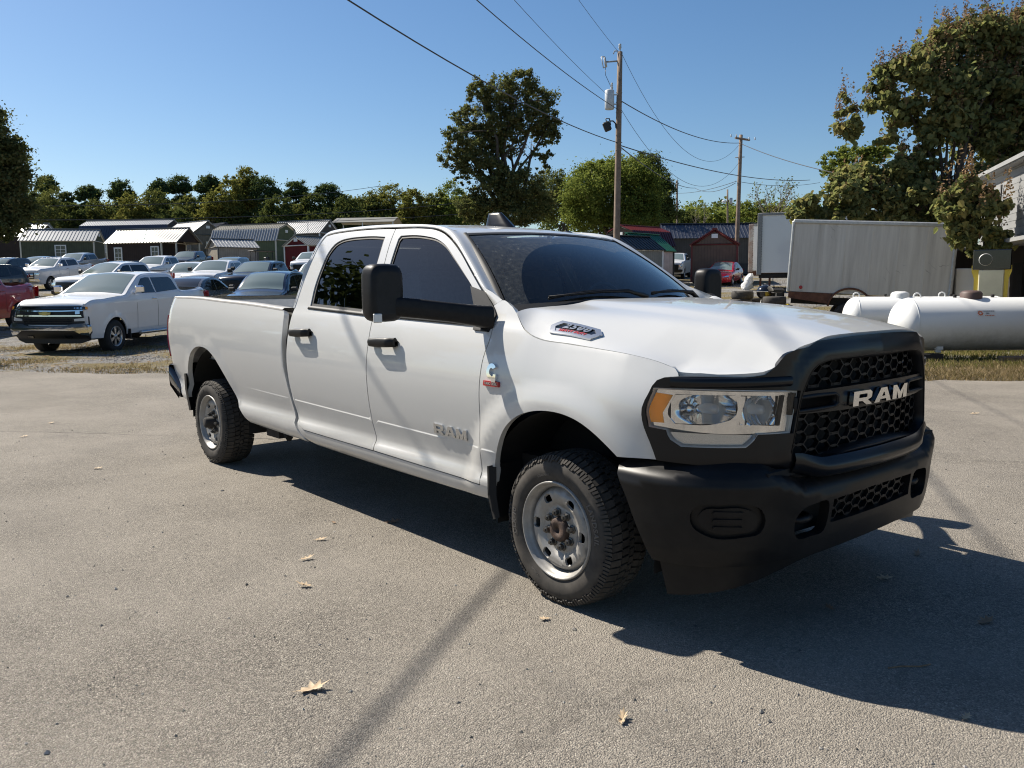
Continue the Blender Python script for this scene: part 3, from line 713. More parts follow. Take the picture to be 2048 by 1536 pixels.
# ------------------------------------------------------------------ front end of the pickup
_XT = np.array([(0, 1.030), (.25, 1.020), (.5, .985), (.6, .965), (.7, .93), (.8, .865), (.88, .79), (.95, .69), (1.0, .58), (1.03, .45)])
_xq = spl(_XT, .01)
def XF(y): return np.interp(np.abs(y), _xq[:, 0], _xq[:, 1])
GR = [(-.605, .826), (-.585, .92), (-.556, 1.055), (-.535, 1.098), (-.50, 1.150), (-.46, 1.175), (-.40, 1.187), (-.25, 1.194), (0, 1.198)]
grb = [(-.605, .826), (-.575, .79), (-.54, .780), (-.40, .780), (-.36, .786), (-.25, .795), (0, .797)]
def symm(a, b):
    """closed outline from two left half chains (top chain, bottom chain) that end at y=0"""
    t = spl(a, .03); q = spl(b, .03)
    L = np.concatenate([q[::-1], t[1:]]); return np.concatenate([L, (L[::-1]*np.array([-1, 1]))[1:-1]])
grille_hole = symm(GR, grb)
def fascia_x(y, z):
    P = np.stack([np.broadcast_to(y, np.shape(z)), z], 1) if np.ndim(y) else np.array([[y, z]])
    d = dist_poly(P, grille_hole); ins = inside(P, grille_hole); d = np.where(ins, 0, d)
    ridge = .020*smooth01((.10-d)/.08)
    low = -.02*smooth01((.80-z)/.08)
    return XF(y)+ridge*smooth01((.72-np.abs(y))/.1)+low-.022*smooth01((z-1.10)/.04)*smooth01((np.abs(y)-.58)/.06)*0
def fsurf(off=0.0):
    def f(uv): return np.stack([fascia_x(uv[:, 0], uv[:, 1])+off, uv[:, 0], uv[:, 1]], 1)
    return f
def psurf(off=0.0):
    def f(uv):
        y = uv[:, 0]; dx = (XF(y+.004)-XF(y-.004))/.008; L_ = np.hypot(1, dx); return np.stack([XF(y)+off/L_, y-off*dx/L_, uv[:, 1]], 1)
    return f
lampR = outline([(-.998, 1.086), (-1.008, .995), (-1.0045, .925)], [(-1.0045, .925), (-.978, .917)], [(-.978, .917), (-.970, .878), (-.950, .852)], [(-.950, .852), (-.782, .852)], [(-.782, .852), (-.755, .880), (-.742, .904)], [(-.742, .904), (-.602, .902)], [(-.602, .902), (-.570, 1.074)], [(-.570, 1.074), (-.815, 1.085), (-.94, 1.088), (-.998, 1.086)], step=.025)
lampL = lampR*np.array([-1, 1])
FT = [(-1.0, 1.094), (-.993, 1.118), (-.982, 1.130), (-.955, 1.136), (-.90, 1.137), (-.758, 1.137), (-.715, 1.147), (-.665, 1.19), (-.630, 1.225), (-.595, 1.238), (-.5, 1.252), (-.455, 1.272), (-.40, 1.276), (-.2, 1.285), (0, 1.287)]
FB = [(-1.0, 1.094), (-1.012, 1.0), (-1.0095, .92), (-1.002, .86), (-.992, .788)]
FB2 = [(-.992, .788), (-.88, .775), (-.777, .768), (-.682, .752), (-.60, .728), (-.53, .708), (-.45, .700), (-.25, .708), (0, .712)]
FT = [(y, z-.004) if z > 1.14 else (y, z) for y, z in FT]
L = np.concatenate([spl(FB2, .03)[::-1], spl(FB, .03)[::-1][1:], spl(FT, .03)[1:]])
fo = np.concatenate([L, (L[::-1]*np.array([-1, 1]))[1:-1]])
me = panel_mesh('grille_surround', fo, fsurf(), .026, [grille_hole, lampR, lampL], .018, (), (1, 0, 0)); surround = link('grille_surround', me, M_blackpaint, truck)
# brow over each lamp (rounded, standing slightly forward)
for s in (-1, 1):
    rows = []
    for y in np.linspace(.60, .972, 16):
        k_ = 1-.6*float(smooth01((y-.93)/.045)); x = float(XF(y)); nx = Vector((1, s*.35 if y < .8 else s*1.2, 0)).normalized()*k_; zt = 1.136 if y > .74 else 1.136+0*(.74-y)
        rows.append([(Vector((x, s*y, z))+nx*o) for z, o in ((1.131, -.015), (1.134, .003), (1.128, .010), (1.110, .013), (1.094, .008), (1.090, -.01))])
    MB().grid(rows).build('lamp_brow', M_blackpaint, truck)
# lower lip of the surround
rows = []
for y in np.linspace(-.60, .60, 31):
    x = float(XF(y)); e = float(smooth01((abs(y)-.42)/.18)); zb = .702+.035*e; k_ = 1-.75*float(smooth01((abs(y)-.40)/.20))
    rows.append([(x+.028, y, zb+.085), (x+.028+.027*k_, y, zb+.06), (x+.02+.04*k_, y, zb+.035), (x+.005+.035*k_, y, zb+.005), (x-.02, y, zb-.01)])
MB().grid(rows).build('grille_lip', M_blackpaint, truck)
# --- grille mesh of stretched hexagons
def bar(m, p, q, w=.007, d=.02):
    """lattice bar between (y,z) points"""
    (y0, z0), (y1, z1) = p, q; L = math.hypot(y1-y0, z1-z0); ny, nz = -(z1-z0)/L*w/2, (y1-y0)/L*w/2
    x0, x1 = float(XF(y0))-.022, float(XF(y1))-.022
    V = [(x0, y0+ny, z0+nz), (x1, y1+ny, z1+nz), (x1, y1-ny, z1-nz), (x0, y0-ny, z0-nz)]; V2 = [(a-d, b, c) for a, b, c in V]
    m.add(V+V2, [(0, 1, 2, 3), (7, 6, 5, 4), (0, 4, 5, 1), (1, 5, 6, 2), (2, 6, 7, 3), (3, 7, 4, 0)])
def hexmesh(poly, z_ok, cw=.0735, hh=.0265, bx=.024, z0=1.0, w=.0062):
    m = MB(); done = set()
    c = poly.mean(0)
    for i in range(-14, 15):
        for j in range(-16, 17):
            cy = i*cw; cz = z0+j*2*hh+(hh if i % 2 else 0)
            a = cw-bx
            hx = [(cy-bx-(cw-2*bx), cz), (cy-bx, cz+hh), (cy+bx, cz+hh), (cy+bx+(cw-2*bx), cz), (cy+bx, cz-hh), (cy-bx, cz-hh)]
            for k in range(6):
                p, q = hx[k], hx[(k+1) % 6]; key = tuple(sorted(((round(p[0], 3), round(p[1], 3)), (round(q[0], 3), round(q[1], 3)))))
                if key in done: continue
                mid = np.array([[(p[0]+q[0])/2, (p[1]+q[1])/2], p, q]); ok = inside(mid, poly)
                if ok[0] or ok[1] or ok[2]:
                    dm = dist_poly(mid, poly)
                    if not all(o or d_ < .02 for o, d_ in zip(ok, dm)): continue
                    if not z_ok(mid[0, 1]): continue
                    done.add(key); bar(m, p, q, w)
                    if k in (1, 4): bar(m, (p[0]+.01, p[1]), (q[0]-.01, q[1]), w*1.9, .012)
    return m
hexmesh(grille_hole, lambda z: z < .962).build('grille_mesh', M_black, surround); hexmesh(grille_hole, lambda z: z > 1.078).build('grille_mesh', M_black, surround)
# radiator dark behind
MB().grid([[(float(XF(y))-.11, y, z) for y in np.linspace(-.61, .61, 15)] for z in (.74, 1.195)]).build('radiator', M_liner, surround)
# ring inside the opening
rows = []
for p in list(grille_hole)+[grille_hole[0]]:
    x = float(fascia_x(p[0], p[1])[0]); c = np.array([0, .99]); d_ = (p-c)/np.linalg.norm(p-c)*.018
    rows.append([(x+.001, p[0]+d_[0]*.3, p[1]+d_[1]*.3), (x-.002, p[0], p[1]), (x-.03, p[0]-d_[0], p[1]-d_[1]), (x-.06, p[0]-d_[0], p[1]-d_[1])])
MB().grid(rows).build('grille_frame', M_black, surround)
# crossbar with the two slots
bar_out = outline([(-.60, 1.062), (-.3, 1.068), (0, 1.070), (.3, 1.068), (.60, 1.062)], [(.60, 1.062), (.605, .975)], [(.605, .975), (.3, .970), (0, .969), (-.3, .970), (-.605, .975)], [(-.605, .975), (-.60, 1.062)], step=.03)
slot = outline([(-.575, 1.036), (-.345, 1.040)], [(-.345, 1.040), (-.325, 1.030), (-.325, 1.005), (-.345, .996)], [(-.345, .996), (-.575, .992)], [(-.575, .992), (-.575, 1.036)], step=.02)
me = panel_mesh('crossbar', bar_out, psurf(.004), .03, [slot, slot*np.array([-1, 1])], .03, (), (1, 0, 0)); link('crossbar', me, M_blackpaint, surround)
for s in (1, -1):       # raised rim round each slot
    rows = []
    for p in list(slot)+[slot[0]]:
        c = slot.mean(0); d_ = (p-c)/np.array([.13, .024]); d_ = d_/max(np.linalg.norm(d_), 1e-6)*.016
        y, z = p[0]*s, p[1]; yo, zo = (p[0]+d_[0])*s, p[1]+d_[1]; x = float(XF(y))
        rows.append([(x-.02, y, z), (x+.014, y, z), (x+.014, y*.3+yo*.7, z*.3+zo*.7), (x+.003, yo, zo)])
    MB().grid(rows).build('slot_rim', M_black, surround)
# --- big letters
def glyph(ch, w, h, t):
    """bold wide letter polygons in a w x h box, stroke t; list of loops (outer, holes)"""
    c = h*.16
    if ch == 'R':
        o = [(0, 0), (t, 0), (t, h*.30), (w*.45, h*.30), (w*.68, 0), (w, 0), (w*.74, h*.34), (w*.90, h*.42), (w*.96, h*.52), (w*.96, h*.84), (w*.84, h), (0, h)]
        return o, [[(t, h*.52), (t, h*.78), (w*.66, h*.78), (w*.70, h*.74), (w*.70, h*.56), (w*.66, h*.52)]]
    if ch == 'A':
        return [(0, 0), (t*1.05, 0), (w*.34, h*.20), (w*.68, h*.20), (w-t*1.05, 0), (w, 0), (w*.70, h), (w*.34, h)], [[(w*.42, h*.40), (w*.50, h*.68), (w*.55, h*.68), (w*.62, h*.40)]]
    if ch == 'M':
        return [(0, 0), (t, 0), (t, h*.58), (w*.40, 0), (w*.60, 0), (w-t, h*.58), (w-t, 0), (w, 0), (w, h), (w*.76, h), (w*.5, h*.46), (w*.24, h), (0, h)], []
def letters(word, W, h, place, name, mt, parent, shear=.12, depth=.02, gap=.12, flip=False):
    n = len(word); lw = W/(n+gap*(n-1))
    for i, ch in enumerate(word):
        o, hs = glyph(ch, lw, h, lw*.27); x0 = i*lw*(1+gap)-W/2
        P = np.array(o, float); P[:, 0] += P[:, 1]*shear+x0; Hh = []
        for q in hs: q = np.array(q, float); q[:, 0] += q[:, 1]*shear+x0; Hh.append(q)
        def surf(uv): return np.array([place(u, v, depth) for u, v in uv])
        lo = outline(*[[P[k], P[(k+1) % len(P)]] for k in range(len(P))], step=.02)
        me = panel_mesh(name, lo, surf, .02, Hh, depth, (), None); link(name, me, mt, parent)
letters('RAM', .50, .062, lambda u, v, d: (float(XF(u))+.012+d*.9, u, .983+v), 'letter', M_chrome, surround, 0.10)
# --- headlamps
for s in (-1, 1):
    hl = empty('headlight'); hl.parent = truck
    lp = lampR if s < 0 else lampL
    sh = lp.mean(0)+(lp-lp.mean(0))*.992
    link('lens', panel_mesh('lens', sh, psurf(.006), .035, (), .02, (), (1, 0, 0)), M_lens, hl)
    link('lamp_back', panel_mesh('lamp_back', lp, psurf(-.075), .05, (), 0, (), (1, 0, 0)), M_lampgrey, hl)
    A = np.array([s, 1.0])
    # chrome frame inside the lens
    main = outline([(-.992, 1.082), (-1.001, .995), (-.997, .932)], [(-.997, .932), (-.97, .924), (-.60, .910)], [(-.60, .910), (-.573, 1.066)], [(-.573, 1.066), (-.815, 1.077), (-.992, 1.082)], step=.03)*np.array([-s, 1])*np.array([1, 1])
    main = main if s > 0 else main
    mA = main*np.array([1, 1]);
    mo = np.stack([np.abs(mA[:, 0])*s, mA[:, 1]], 1)
    opn = outline([(-.962, 1.064), (-.815, 1.063)], [(-.815, 1.063), (-.808, 1.03), (-.81, .985), (-.83, .962)], [(-.83, .962), (-.886, .943), (-.962, .943)], [(-.962, .943), (-.975, .98), (-.972, 1.02), (-.962, 1.064)], step=.02)
    opn2 = outline([(-.797, 1.062), (-.655, 1.056)], [(-.655, 1.056), (-.670, .935)], [(-.670, .935), (-.80, .945)], [(-.80, .945), (-.795, 1.0), (-.797, 1.062)], step=.02)
    amb = outline([(-.994, 1.068), (-.966, 1.060)], [(-.966, 1.060), (-.984, .985)], [(-.984, .985), (-.981, .945)], [(-.981, .945), (-1.001, .945)], [(-1.001, .945), (-1.004, .988), (-.994, 1.068)], step=.02)
    f2 = lambda P: np.stack([np.abs(P[:, 0])*s, P[:, 1]], 1)
    link('bezel', panel_mesh('bezel', mo, psurf(-.006), .04, [f2(opn), f2(opn2), f2(amb)], .03, (), (1, 0, 0)), M_chrome, hl)
    link('marker_lens', panel_mesh('marker_lens', f2(amb), psurf(-.003), .03, (), .01, (), (1, 0, 0)), M_amber, hl)
    for (y0, y1, z0, z1, dp) in ((.81, .97, .945, 1.062, .07), (.668, .797, .94, 1.058, .08)):
        def bowl(u, v, y0=y0, y1=y1, z0=z0, z1=z1, dp=dp):
            y = y0+(y1-y0)*u; z = z0+(z1-z0)*v; r2 = min(1, ((u-.45)**2+((v-.5)*.9)**2)*4.2); o_ = -.008-dp*(1-r2)*.9-.004*math.sin(u*40)*(u > .35); return tuple(psurf(o_)(np.array([(y*s, z)]))[0])
        MB().grid([[bowl(u, v) for u in np.linspace(0, 1, 25)] for v in np.linspace(0, 1, 15)]).build('reflector', M_lampin, hl)
        yc = y0+(y1-y0)*.45; zc = (z0+z1)/2
        MB().lathe([(.0, .035), (.018, .03), (.022, .0), (.022, -.05)], tuple(psurf(-.05)(np.array([(yc*s, zc)]))[0]), 'x', 14).build('bulb_shield', M_lampgrey, hl)
    # inner fin beside the grille and the turn-signal pocket below
    fin = outline([(-.648, 1.056), (-.63, 1.057)], [(-.63, 1.057), (-.65, .935)], [(-.65, .935), (-.668, .936)], [(-.668, .936), (-.648, 1.056)], step=.03)
    link('inner_fin', panel_mesh('inner_fin', f2(fin), psurf(.0), .03, (), .01, (), (1, 0, 0)), M_under, hl)
    tsg = outline([(-.972, .907), (-.962, .876), (-.945, .860)], [(-.945, .860), (-.785, .860)], [(-.785, .860), (-.760, .884), (-.75, .900)], [(-.75, .900), (-.972, .907)], step=.03)
    link('turn_signal', panel_mesh('turn_signal', f2(tsg), psurf(-.018), .03, (), .01, (), (1, 0, 0)), M_silver, hl)
    m = MB(); lo = f2(lp); c = lo.mean(0); rows = []
    for p in list(lo)+[lo[0]]:
        d_ = (p-c)/np.linalg.norm((p-c)/np.array([.22, .12]))*.03/.1; x = float(XF(p[0]))
        q_ = psurf(-.05)(np.array([p+(c-p)*np.array([.03, .06])]))[0]; rows.append([(x+.004, p[0], p[1]), (x+.006, p[0]+(c-p)[0]*.02, p[1]+(c-p)[1]*.05), tuple(q_)])
    MB().grid(rows).build('lamp_gasket', M_lampgrey, hl)
# --- bumper, a skin along its plan curve
_BP = np.array([(1.03, 0), (1.028, .2), (1.020, .40), (1.000, .60), (.965, .74), (.90, .85), (.80, .935), (.70, .985), (.58, 1.012), (.40, 1.022)])
_bs = spl(_BP, .01); _bl = np.concatenate([[0], np.cumsum(np.hypot(*np.diff(_bs, axis=0).T))])
def bplan(s):
    a = np.abs(s); x = np.interp(a, _bl, _bs[:, 0]); y = np.interp(a, _bl, _bs[:, 1])*np.sign(s)
    x1 = np.interp(a+.004, _bl, _bs[:, 0]); y1 = np.interp(a+.004, _bl, _bs[:, 1]); x0 = np.interp(np.maximum(a-.004, 0), _bl, _bs[:, 0]); y0 = np.interp(np.maximum(a-.004, 0), _bl, _bs[:, 1])
    tx, ty = x1-x0, y1-y0; L = np.maximum(np.hypot(tx, ty), 1e-9); return x, y, ty/L, -tx/L*np.sign(s+1e-12)
def s_of(y): return float(np.interp(abs(y), _bs[:, 1], _bl))*(1 if y >= 0 else -1)
SE = float(_bl[-1])
def btop(s):
    a = np.abs(s); y = np.interp(a, _bl, _bs[:, 1]); x = np.interp(a, _bl, _bs[:, 0])
    return np.where(x < .90, np.interp(x, [.40, .55, .70, .90], [.745, .752, .762, .772]), np.interp(y, [0, .42, .56, .64, .74, .86], [.695, .69, .70, .735, .768, .772]))
def bsurf(off=0.0):
    def f(uv):
        s, z = uv[:, 0], uv[:, 1]; x, y, nx, ny = bplan(s); zt = btop(s); d = zt-z
        pr = np.interp(d, [-.10, -.03, .0, .012, .03, .06, .10, .16, .24, .33, .40, .45], [-.10, -.075, -.03, -.006, .012, .022, .018, .010, .004, -.008, -.03, -.06])
        return np.stack([x+nx*(pr+off), y+ny*(pr+off), z], 1)
    return f
zlow = lambda s: .385-.03*smooth01((abs(s)-.9)/.4)
ss = np.linspace(0, SE-.0, 46)
near = [(SE-.005, .742), (SE-.045, .68), (SE-.11, .53), (SE-.185, .36)]
top = np.array([(a, float(btop(np.array(a)))+.02) for a in np.linspace(SE-.005, 0, 44)])
bot = np.array([(a, .362+.022*(1-smooth01((a-.5)/.6))) for a in np.linspace(0, SE-.185, 40)])
Lr = np.concatenate([bot, spl(near[::-1], .03)[1:], top[1:]])
bo = np.concatenate([Lr, (Lr[::-1]*np.array([-1, 1]))[1:-1]])
meshhole = outline([(-.36, .600), (-.2, .604), (.2, .604), (.36, .600)], [(.36, .600), (.365, .497)], [(.365, .497), (.2, .494), (-.2, .494), (-.365, .497)], [(-.365, .497), (-.36, .600)], step=.03)
hook = spl([(s_of(.40), .598), (s_of(.50), .602), (s_of(.565), .590), (s_of(.60), .555), (s_of(.605), .50), (s_of(.585), .468), (s_of(.50), .462), (s_of(.41), .470)], .025, True)
fog = spl([(s_of(.962), .585), (s_of(.95), .622), (s_of(.90), .636), (s_of(.82), .637), (s_of(.77), .610), (s_of(.752), .565), (s_of(.77), .515), (s_of(.83), .500), (s_of(.93), .503), (s_of(.958), .54)], .025, True)
fl = lambda P: P*np.array([-1, 1])
me = panel_mesh('front_bumper', bo, bsurf(), (.03, .02), [meshhole, hook, fl(hook), fog, fl(fog)], .045, (), (1, 0, 0)); bumper = link('front_bumper', me, M_bumper, truck)
for P in (fog, fl(fog)):
    me = panel_mesh('fog_cover', P, bsurf(-.02), .03, (), .01, (), (1, 0, 0)); link('fog_cover', me, M_bumper, bumper)
    c = P.mean(0); inner = c+(P-c)*np.array([.78, .74]); link('fog_plate', panel_mesh('fog_plate', inner, bsurf(-.006), .03, (), .02, (), (1, 0, 0)), M_bumper, bumper)
    for k, zz in enumerate((.535, .566, .597)):
        w = .055; sgn = 1 if c[0] > 0 else -1
        me = panel_mesh('fog_rib', np.array([(c[0]-w, zz-.009), (c[0]+w, zz-.009), (c[0]+w*1.1, zz), (c[0]+w, zz+.009), (c[0]-w, zz+.009), (c[0]-w*1.1, zz)]), bsurf(.004), .03, (), .012, (), (1, 0, 0)); link('fog_rib', me, M_bumper, bumper)
m = MB(); done = set()
def bbar(p, q, w=.0065, d=.02):
    (s0, z0), (s1, z1) = p, q; L = math.hypot(s1-s0, z1-z0); a, b = -(z1-z0)/L*w/2, (s1-s0)/L*w/2
    P = bsurf(-.02)(np.array([(s0+a, z0+b), (s1+a, z1+b), (s1-a, z1-b), (s0-a, z0-b)])); Q = P-np.array([d, 0, 0])
    m.add(list(P)+list(Q), [(0, 1, 2, 3), (7, 6, 5, 4), (0, 4, 5, 1), (1, 5, 6, 2), (2, 6, 7, 3), (3, 7, 4, 0)])
for i in range(-6, 7):
    for j in range(-4, 5):
        cw, hh, bx = .066, .0235, .021; cy = i*cw; cz = .549+j*2*hh+(hh if i % 2 else 0)
        hx = [(cy-cw+bx, cz), (cy-bx, cz+hh), (cy+bx, cz+hh), (cy+cw-bx, cz), (cy+bx, cz-hh), (cy-bx, cz-hh)]
        for k in range(6):
            p, q = hx[k], hx[(k+1) % 6]; mid = np.array([[(p[0]+q[0])/2, (p[1]+q[1])/2]])
            key = tuple(np.round(mid[0], 3))
            if key in done or not inside(mid, meshhole)[0]: continue
            done.add(key); bbar(p, q)
            if k in (1, 4): bbar((p[0]+.008, p[1]), (q[0]-.008, q[1]), .013, .012)
m.build('bumper_mesh', M_black, bumper)
me = panel_mesh('bumper_void', outline([(-.66, .61), (.66, .61)], [(.66, .61), (.66, .45)], [(.66, .45), (-.66, .45)], [(-.66, .45), (-.66, .61)], step=.05), bsurf(-.10), .06, (), 0, (), (1, 0, 0)); link('bumper_void', me, M_liner, bumper)
for s in (-1, 1):
    y = .50*s; m = MB(); x0 = .985
    m.tube([(x0-.12, y-.055, .53), (x0-.03, y-.055, .53), (x0, y-.04, .53), (x0+.008, y, .53), (x0, y+.04, .53), (x0-.03, y+.055, .53), (x0-.12, y+.055, .53)], .016, 8); m.build('tow_hook', M_black, bumper)
# air dam under the bumper
def damsurf(uv):
    s, z = uv[:, 0], uv[:, 1]; x, y, nx, ny = bplan(s); t = (z-.2)/.17; o = -.055-.02*(1-t); return np.stack([x+nx*o, y+ny*o, z], 1)
dz = lambda a: .205+.14*(1-smooth01((a-.35)/.95))
dl_ = np.array([(a, dz(a)) for a in np.linspace(0, SE-.235, 36)]); du_ = np.array([(a, .372) for a in np.linspace(SE-.20, 0, 36)])
Lr = np.concatenate([dl_, du_]); do = np.concatenate([Lr, (Lr[::-1]*np.array([-1, 1]))[1:-1]])
link('air_dam', panel_mesh('air_dam', do, damsurf, .04, (), .008, (), (1, 0, 0)), M_bumper, truck)
m = MB(); m.box((.86, 0, .74), (.22, 1.5, .03)); m.build('bumper_top_filler', M_liner, truck)

# ------------------------------------------------------------------ mirrors
for s in (-1, 1):
    mr = empty('towing_mirror'); mr.parent = truck
    def P(x, y, z): return (x, y*s, z)
    MX, MY = (-.875, 1.36) if s < 0 else (-.86, 1.33)
    rows = []      # head: rounded upright box
    for k, t in enumerate(np.linspace(0, 1, 9)):
        sc = [.72, .90, .97, 1, 1, 1, .985, .94, .80][k]; xx = [-.095, -.088, -.065, -.03, .0, .03, .062, .085, .098][k]
        ring = []
        for a in range(24):
            an = 2*math.pi*a/24; c, si = math.cos(an), math.sin(an)
            ring.append(P(MX-xx*.62, MY+.096*sc*math.copysign(abs(c)**.45, c), 1.472+.146*sc*math.copysign(abs(si)**.38, si)))
        rows.append(ring+[ring[0]])
    m = MB().grid(rows); m.add(rows[-1][:-1], [tuple(range(24))]); m.add(rows[0][:-1], [tuple(range(24))]); m.build('mirror_head', M_black, mr)
    g_ = [P(MX-.063, MY+.080*math.copysign(abs(math.cos(a))**.45, math.cos(a)), 1.472+.125*math.copysign(abs(math.sin(a))**.4, math.sin(a))) for a in np.linspace(0, 2*math.pi, 24, endpoint=False)]
    MB().add(g_, [tuple(range(24))]).build('mirror_glass', M_mirrorglass, mr)
    m = MB(); rows = []
    for t, hx, hz, zc, xc in ((0, .034, .046, 1.405, MX+.02), (.1, .040, .050, 1.400, MX+.04), (.3, .042, .050, 1.390, MX*.72-.53*.28+.03), (.6, .044, .050, 1.372, MX*.42-.53*.58+.02), (.85, .050, .054, 1.355, MX*.15-.53*.85), (1.0, .056, .060, 1.345, -.535)):
        y = MY-.03+(.955-MY+.03)*t; ring = []
        for a in range(16):
            an = 2*math.pi*a/16; c, si = math.cos(an), math.sin(an); ring.append(P(xc+hx*math.copysign(abs(c)**.5, c), y, zc+hz*math.copysign(abs(si)**.5, si)))
        rows.append(ring+[ring[0]])
    m.grid(rows); m.add(rows[-1][:-1], [tuple(range(16))]); m.add(rows[0][:-1], [tuple(range(16))]); m.build('mirror_arm', M_black, mr)
    # sail plate on the door
    sail = np.array([(-.515, 1.275), (-.50, 1.36), (-.545, 1.40), (-.655, 1.475), (-.79, 1.505), (-.66, 1.345), (-.64, 1.28)])
    me = panel_mesh('sail_plate', outline(*[[sail[i], sail[(i+1) % 7]] for i in range(7)], step=.03), sidesurf(.012), .04, (), .02, (), OUTW)
    link('sail_plate', me if s < 0 else mirror_mesh(me), M_black, mr)
    m = MB(); m.box(P(MX+.055, MY+.066, 1.347), (.014, .048, .046), b=.004); m.build('mirror_marker', M_lampgrey, mr)

# ------------------------------------------------------------------ badges
def side_pt(x, z, o): return (x, -(float(S(x, z))+o), z)
letters('RAM', .295, .055, lambda u, v, d: side_pt(-.805+u, .700+v-.018*u, .001+d*.8), 'door_letter', M_silver, doorF, .12, .010)
def hoodpt(u, v, o, c=(.012, 0.0)):
    """point on the hood flank: u forward, v up the flank"""
    x = c[0]+u; y = float(hcut_y(np.array(x)))-.036-.045+v*-.78; y = -(y)
    x = np.array([x]); yy = np.array([y]); e = 1e-3
    z = H(x, yy)[0]; zx = (H(x+e, yy)-H(x-e, yy))[0]/(2*e); zy = (H(x, yy+e)-H(x, yy-e))[0]/(2*e); n_ = Vector((-zx, -zy, 1)).normalized()
    return Vector((x[0], y, z))+n_*o
bo_ = np.array([(-.150, .0), (-.115, .052), (.125, .052), (.165, .012), (.13, -.050), (-.12, -.050)])*np.array([1, 1.0])
def badge_surf(o):
    def f(uv): return np.array([hoodpt(u, v, o) for u, v in uv])
    return f
oo = outline(*[[bo_[i], bo_[(i+1) % 6]] for i in range(6)], step=.03); ii = oo*np.array([.80, .66])
hb_ = empty('hood_badge'); hb_.parent = truck
link('badge_frame', panel_mesh('badge_frame', oo, badge_surf(.010), .03, [ii], .012, (), (0, -1, .6)), M_silver, hb_)
link('badge_plate', panel_mesh('badge_plate', ii*1.02, badge_surf(.004), .03, (), 0, (), (0, -1, .6)), M_gloss, hb_)
me = text_mesh('2500', .062, .004, 0, .2, .0018, 1.18); warp(me, lambda c: [tuple(hoodpt(p[0]*1.12+.004, p[1]*.92+.016, .008+p[2])) for p in c]); link('numeral', me, M_silver, hb_)
pl = np.array([(-.118, -.030), (.105, -.030), (.122, -.008), (-.125, -.008)]); link('badge_band', panel_mesh('badge_band', outline(*[[pl[i], pl[(i+1) % 4]] for i in range(4)], step=.03), badge_surf(.0055), .03, (), 0, (), (0, -1, .6)), M_silver, hb_)
me = text_mesh('HEAVY DUTY', .024, .001, 0, .15, .0006, 1.12); warp(me, lambda c: [tuple(hoodpt(p[0]*1.05, p[1]-.019, .0075+p[2])) for p in c]); link('lettering', me, M_red, hb_)
eb = empty('engine_badge'); eb.parent = truck
cx, cz_ = -.418, 1.082
def emb(u, v, o): return side_pt(cx+u, cz_+v, o)
ring = [(.034*math.cos(a), .038*math.sin(a)) for a in np.linspace(R(52), R(300), 16)]; inn = [(.010*math.cos(a)+.004, .013*math.sin(a)) for a in np.linspace(R(300), R(60), 10)]
cpoly = np.array([(.038*math.cos(a), .040*math.sin(a)) for a in np.linspace(R(35), R(275), 16)]+[(.004, -.052), (.036, -.052), (.036, -.012), (.016, -.012), (.016, -.022), (.004, -.024)]+[(.016*math.cos(a), .018*math.sin(a)) for a in np.linspace(R(265), R(48), 9)])
link('emblem', panel_mesh('emblem', outline(*[[cpoly[i], cpoly[(i+1) % len(cpoly)]] for i in range(len(cpoly))], step=.01), lambda uv: np.array([emb(u, v, .014) for u, v in uv]), .012, (), .014, (), OUTW), M_chrome, eb)
pp = np.array([(-.060, -.074), (.058, -.074), (.058, -.048), (-.060, -.048)])
link('emblem_bar', panel_mesh('emblem_bar', outline(*[[pp[i], pp[(i+1) % 4]] for i in range(4)], step=.02), lambda uv: np.array([emb(u, v, .012) for u, v in uv]), .02, (), .012, (), OUTW), M_red, eb)
me = text_mesh('TURBO DIESEL', .0165, .001, 0, 0, .0004, 1.02); warp(me, lambda c: [emb(p[0]*.92-.001, p[1]-.061, .0132+p[2]) for p in c]); link('lettering', me, M_silver, eb)
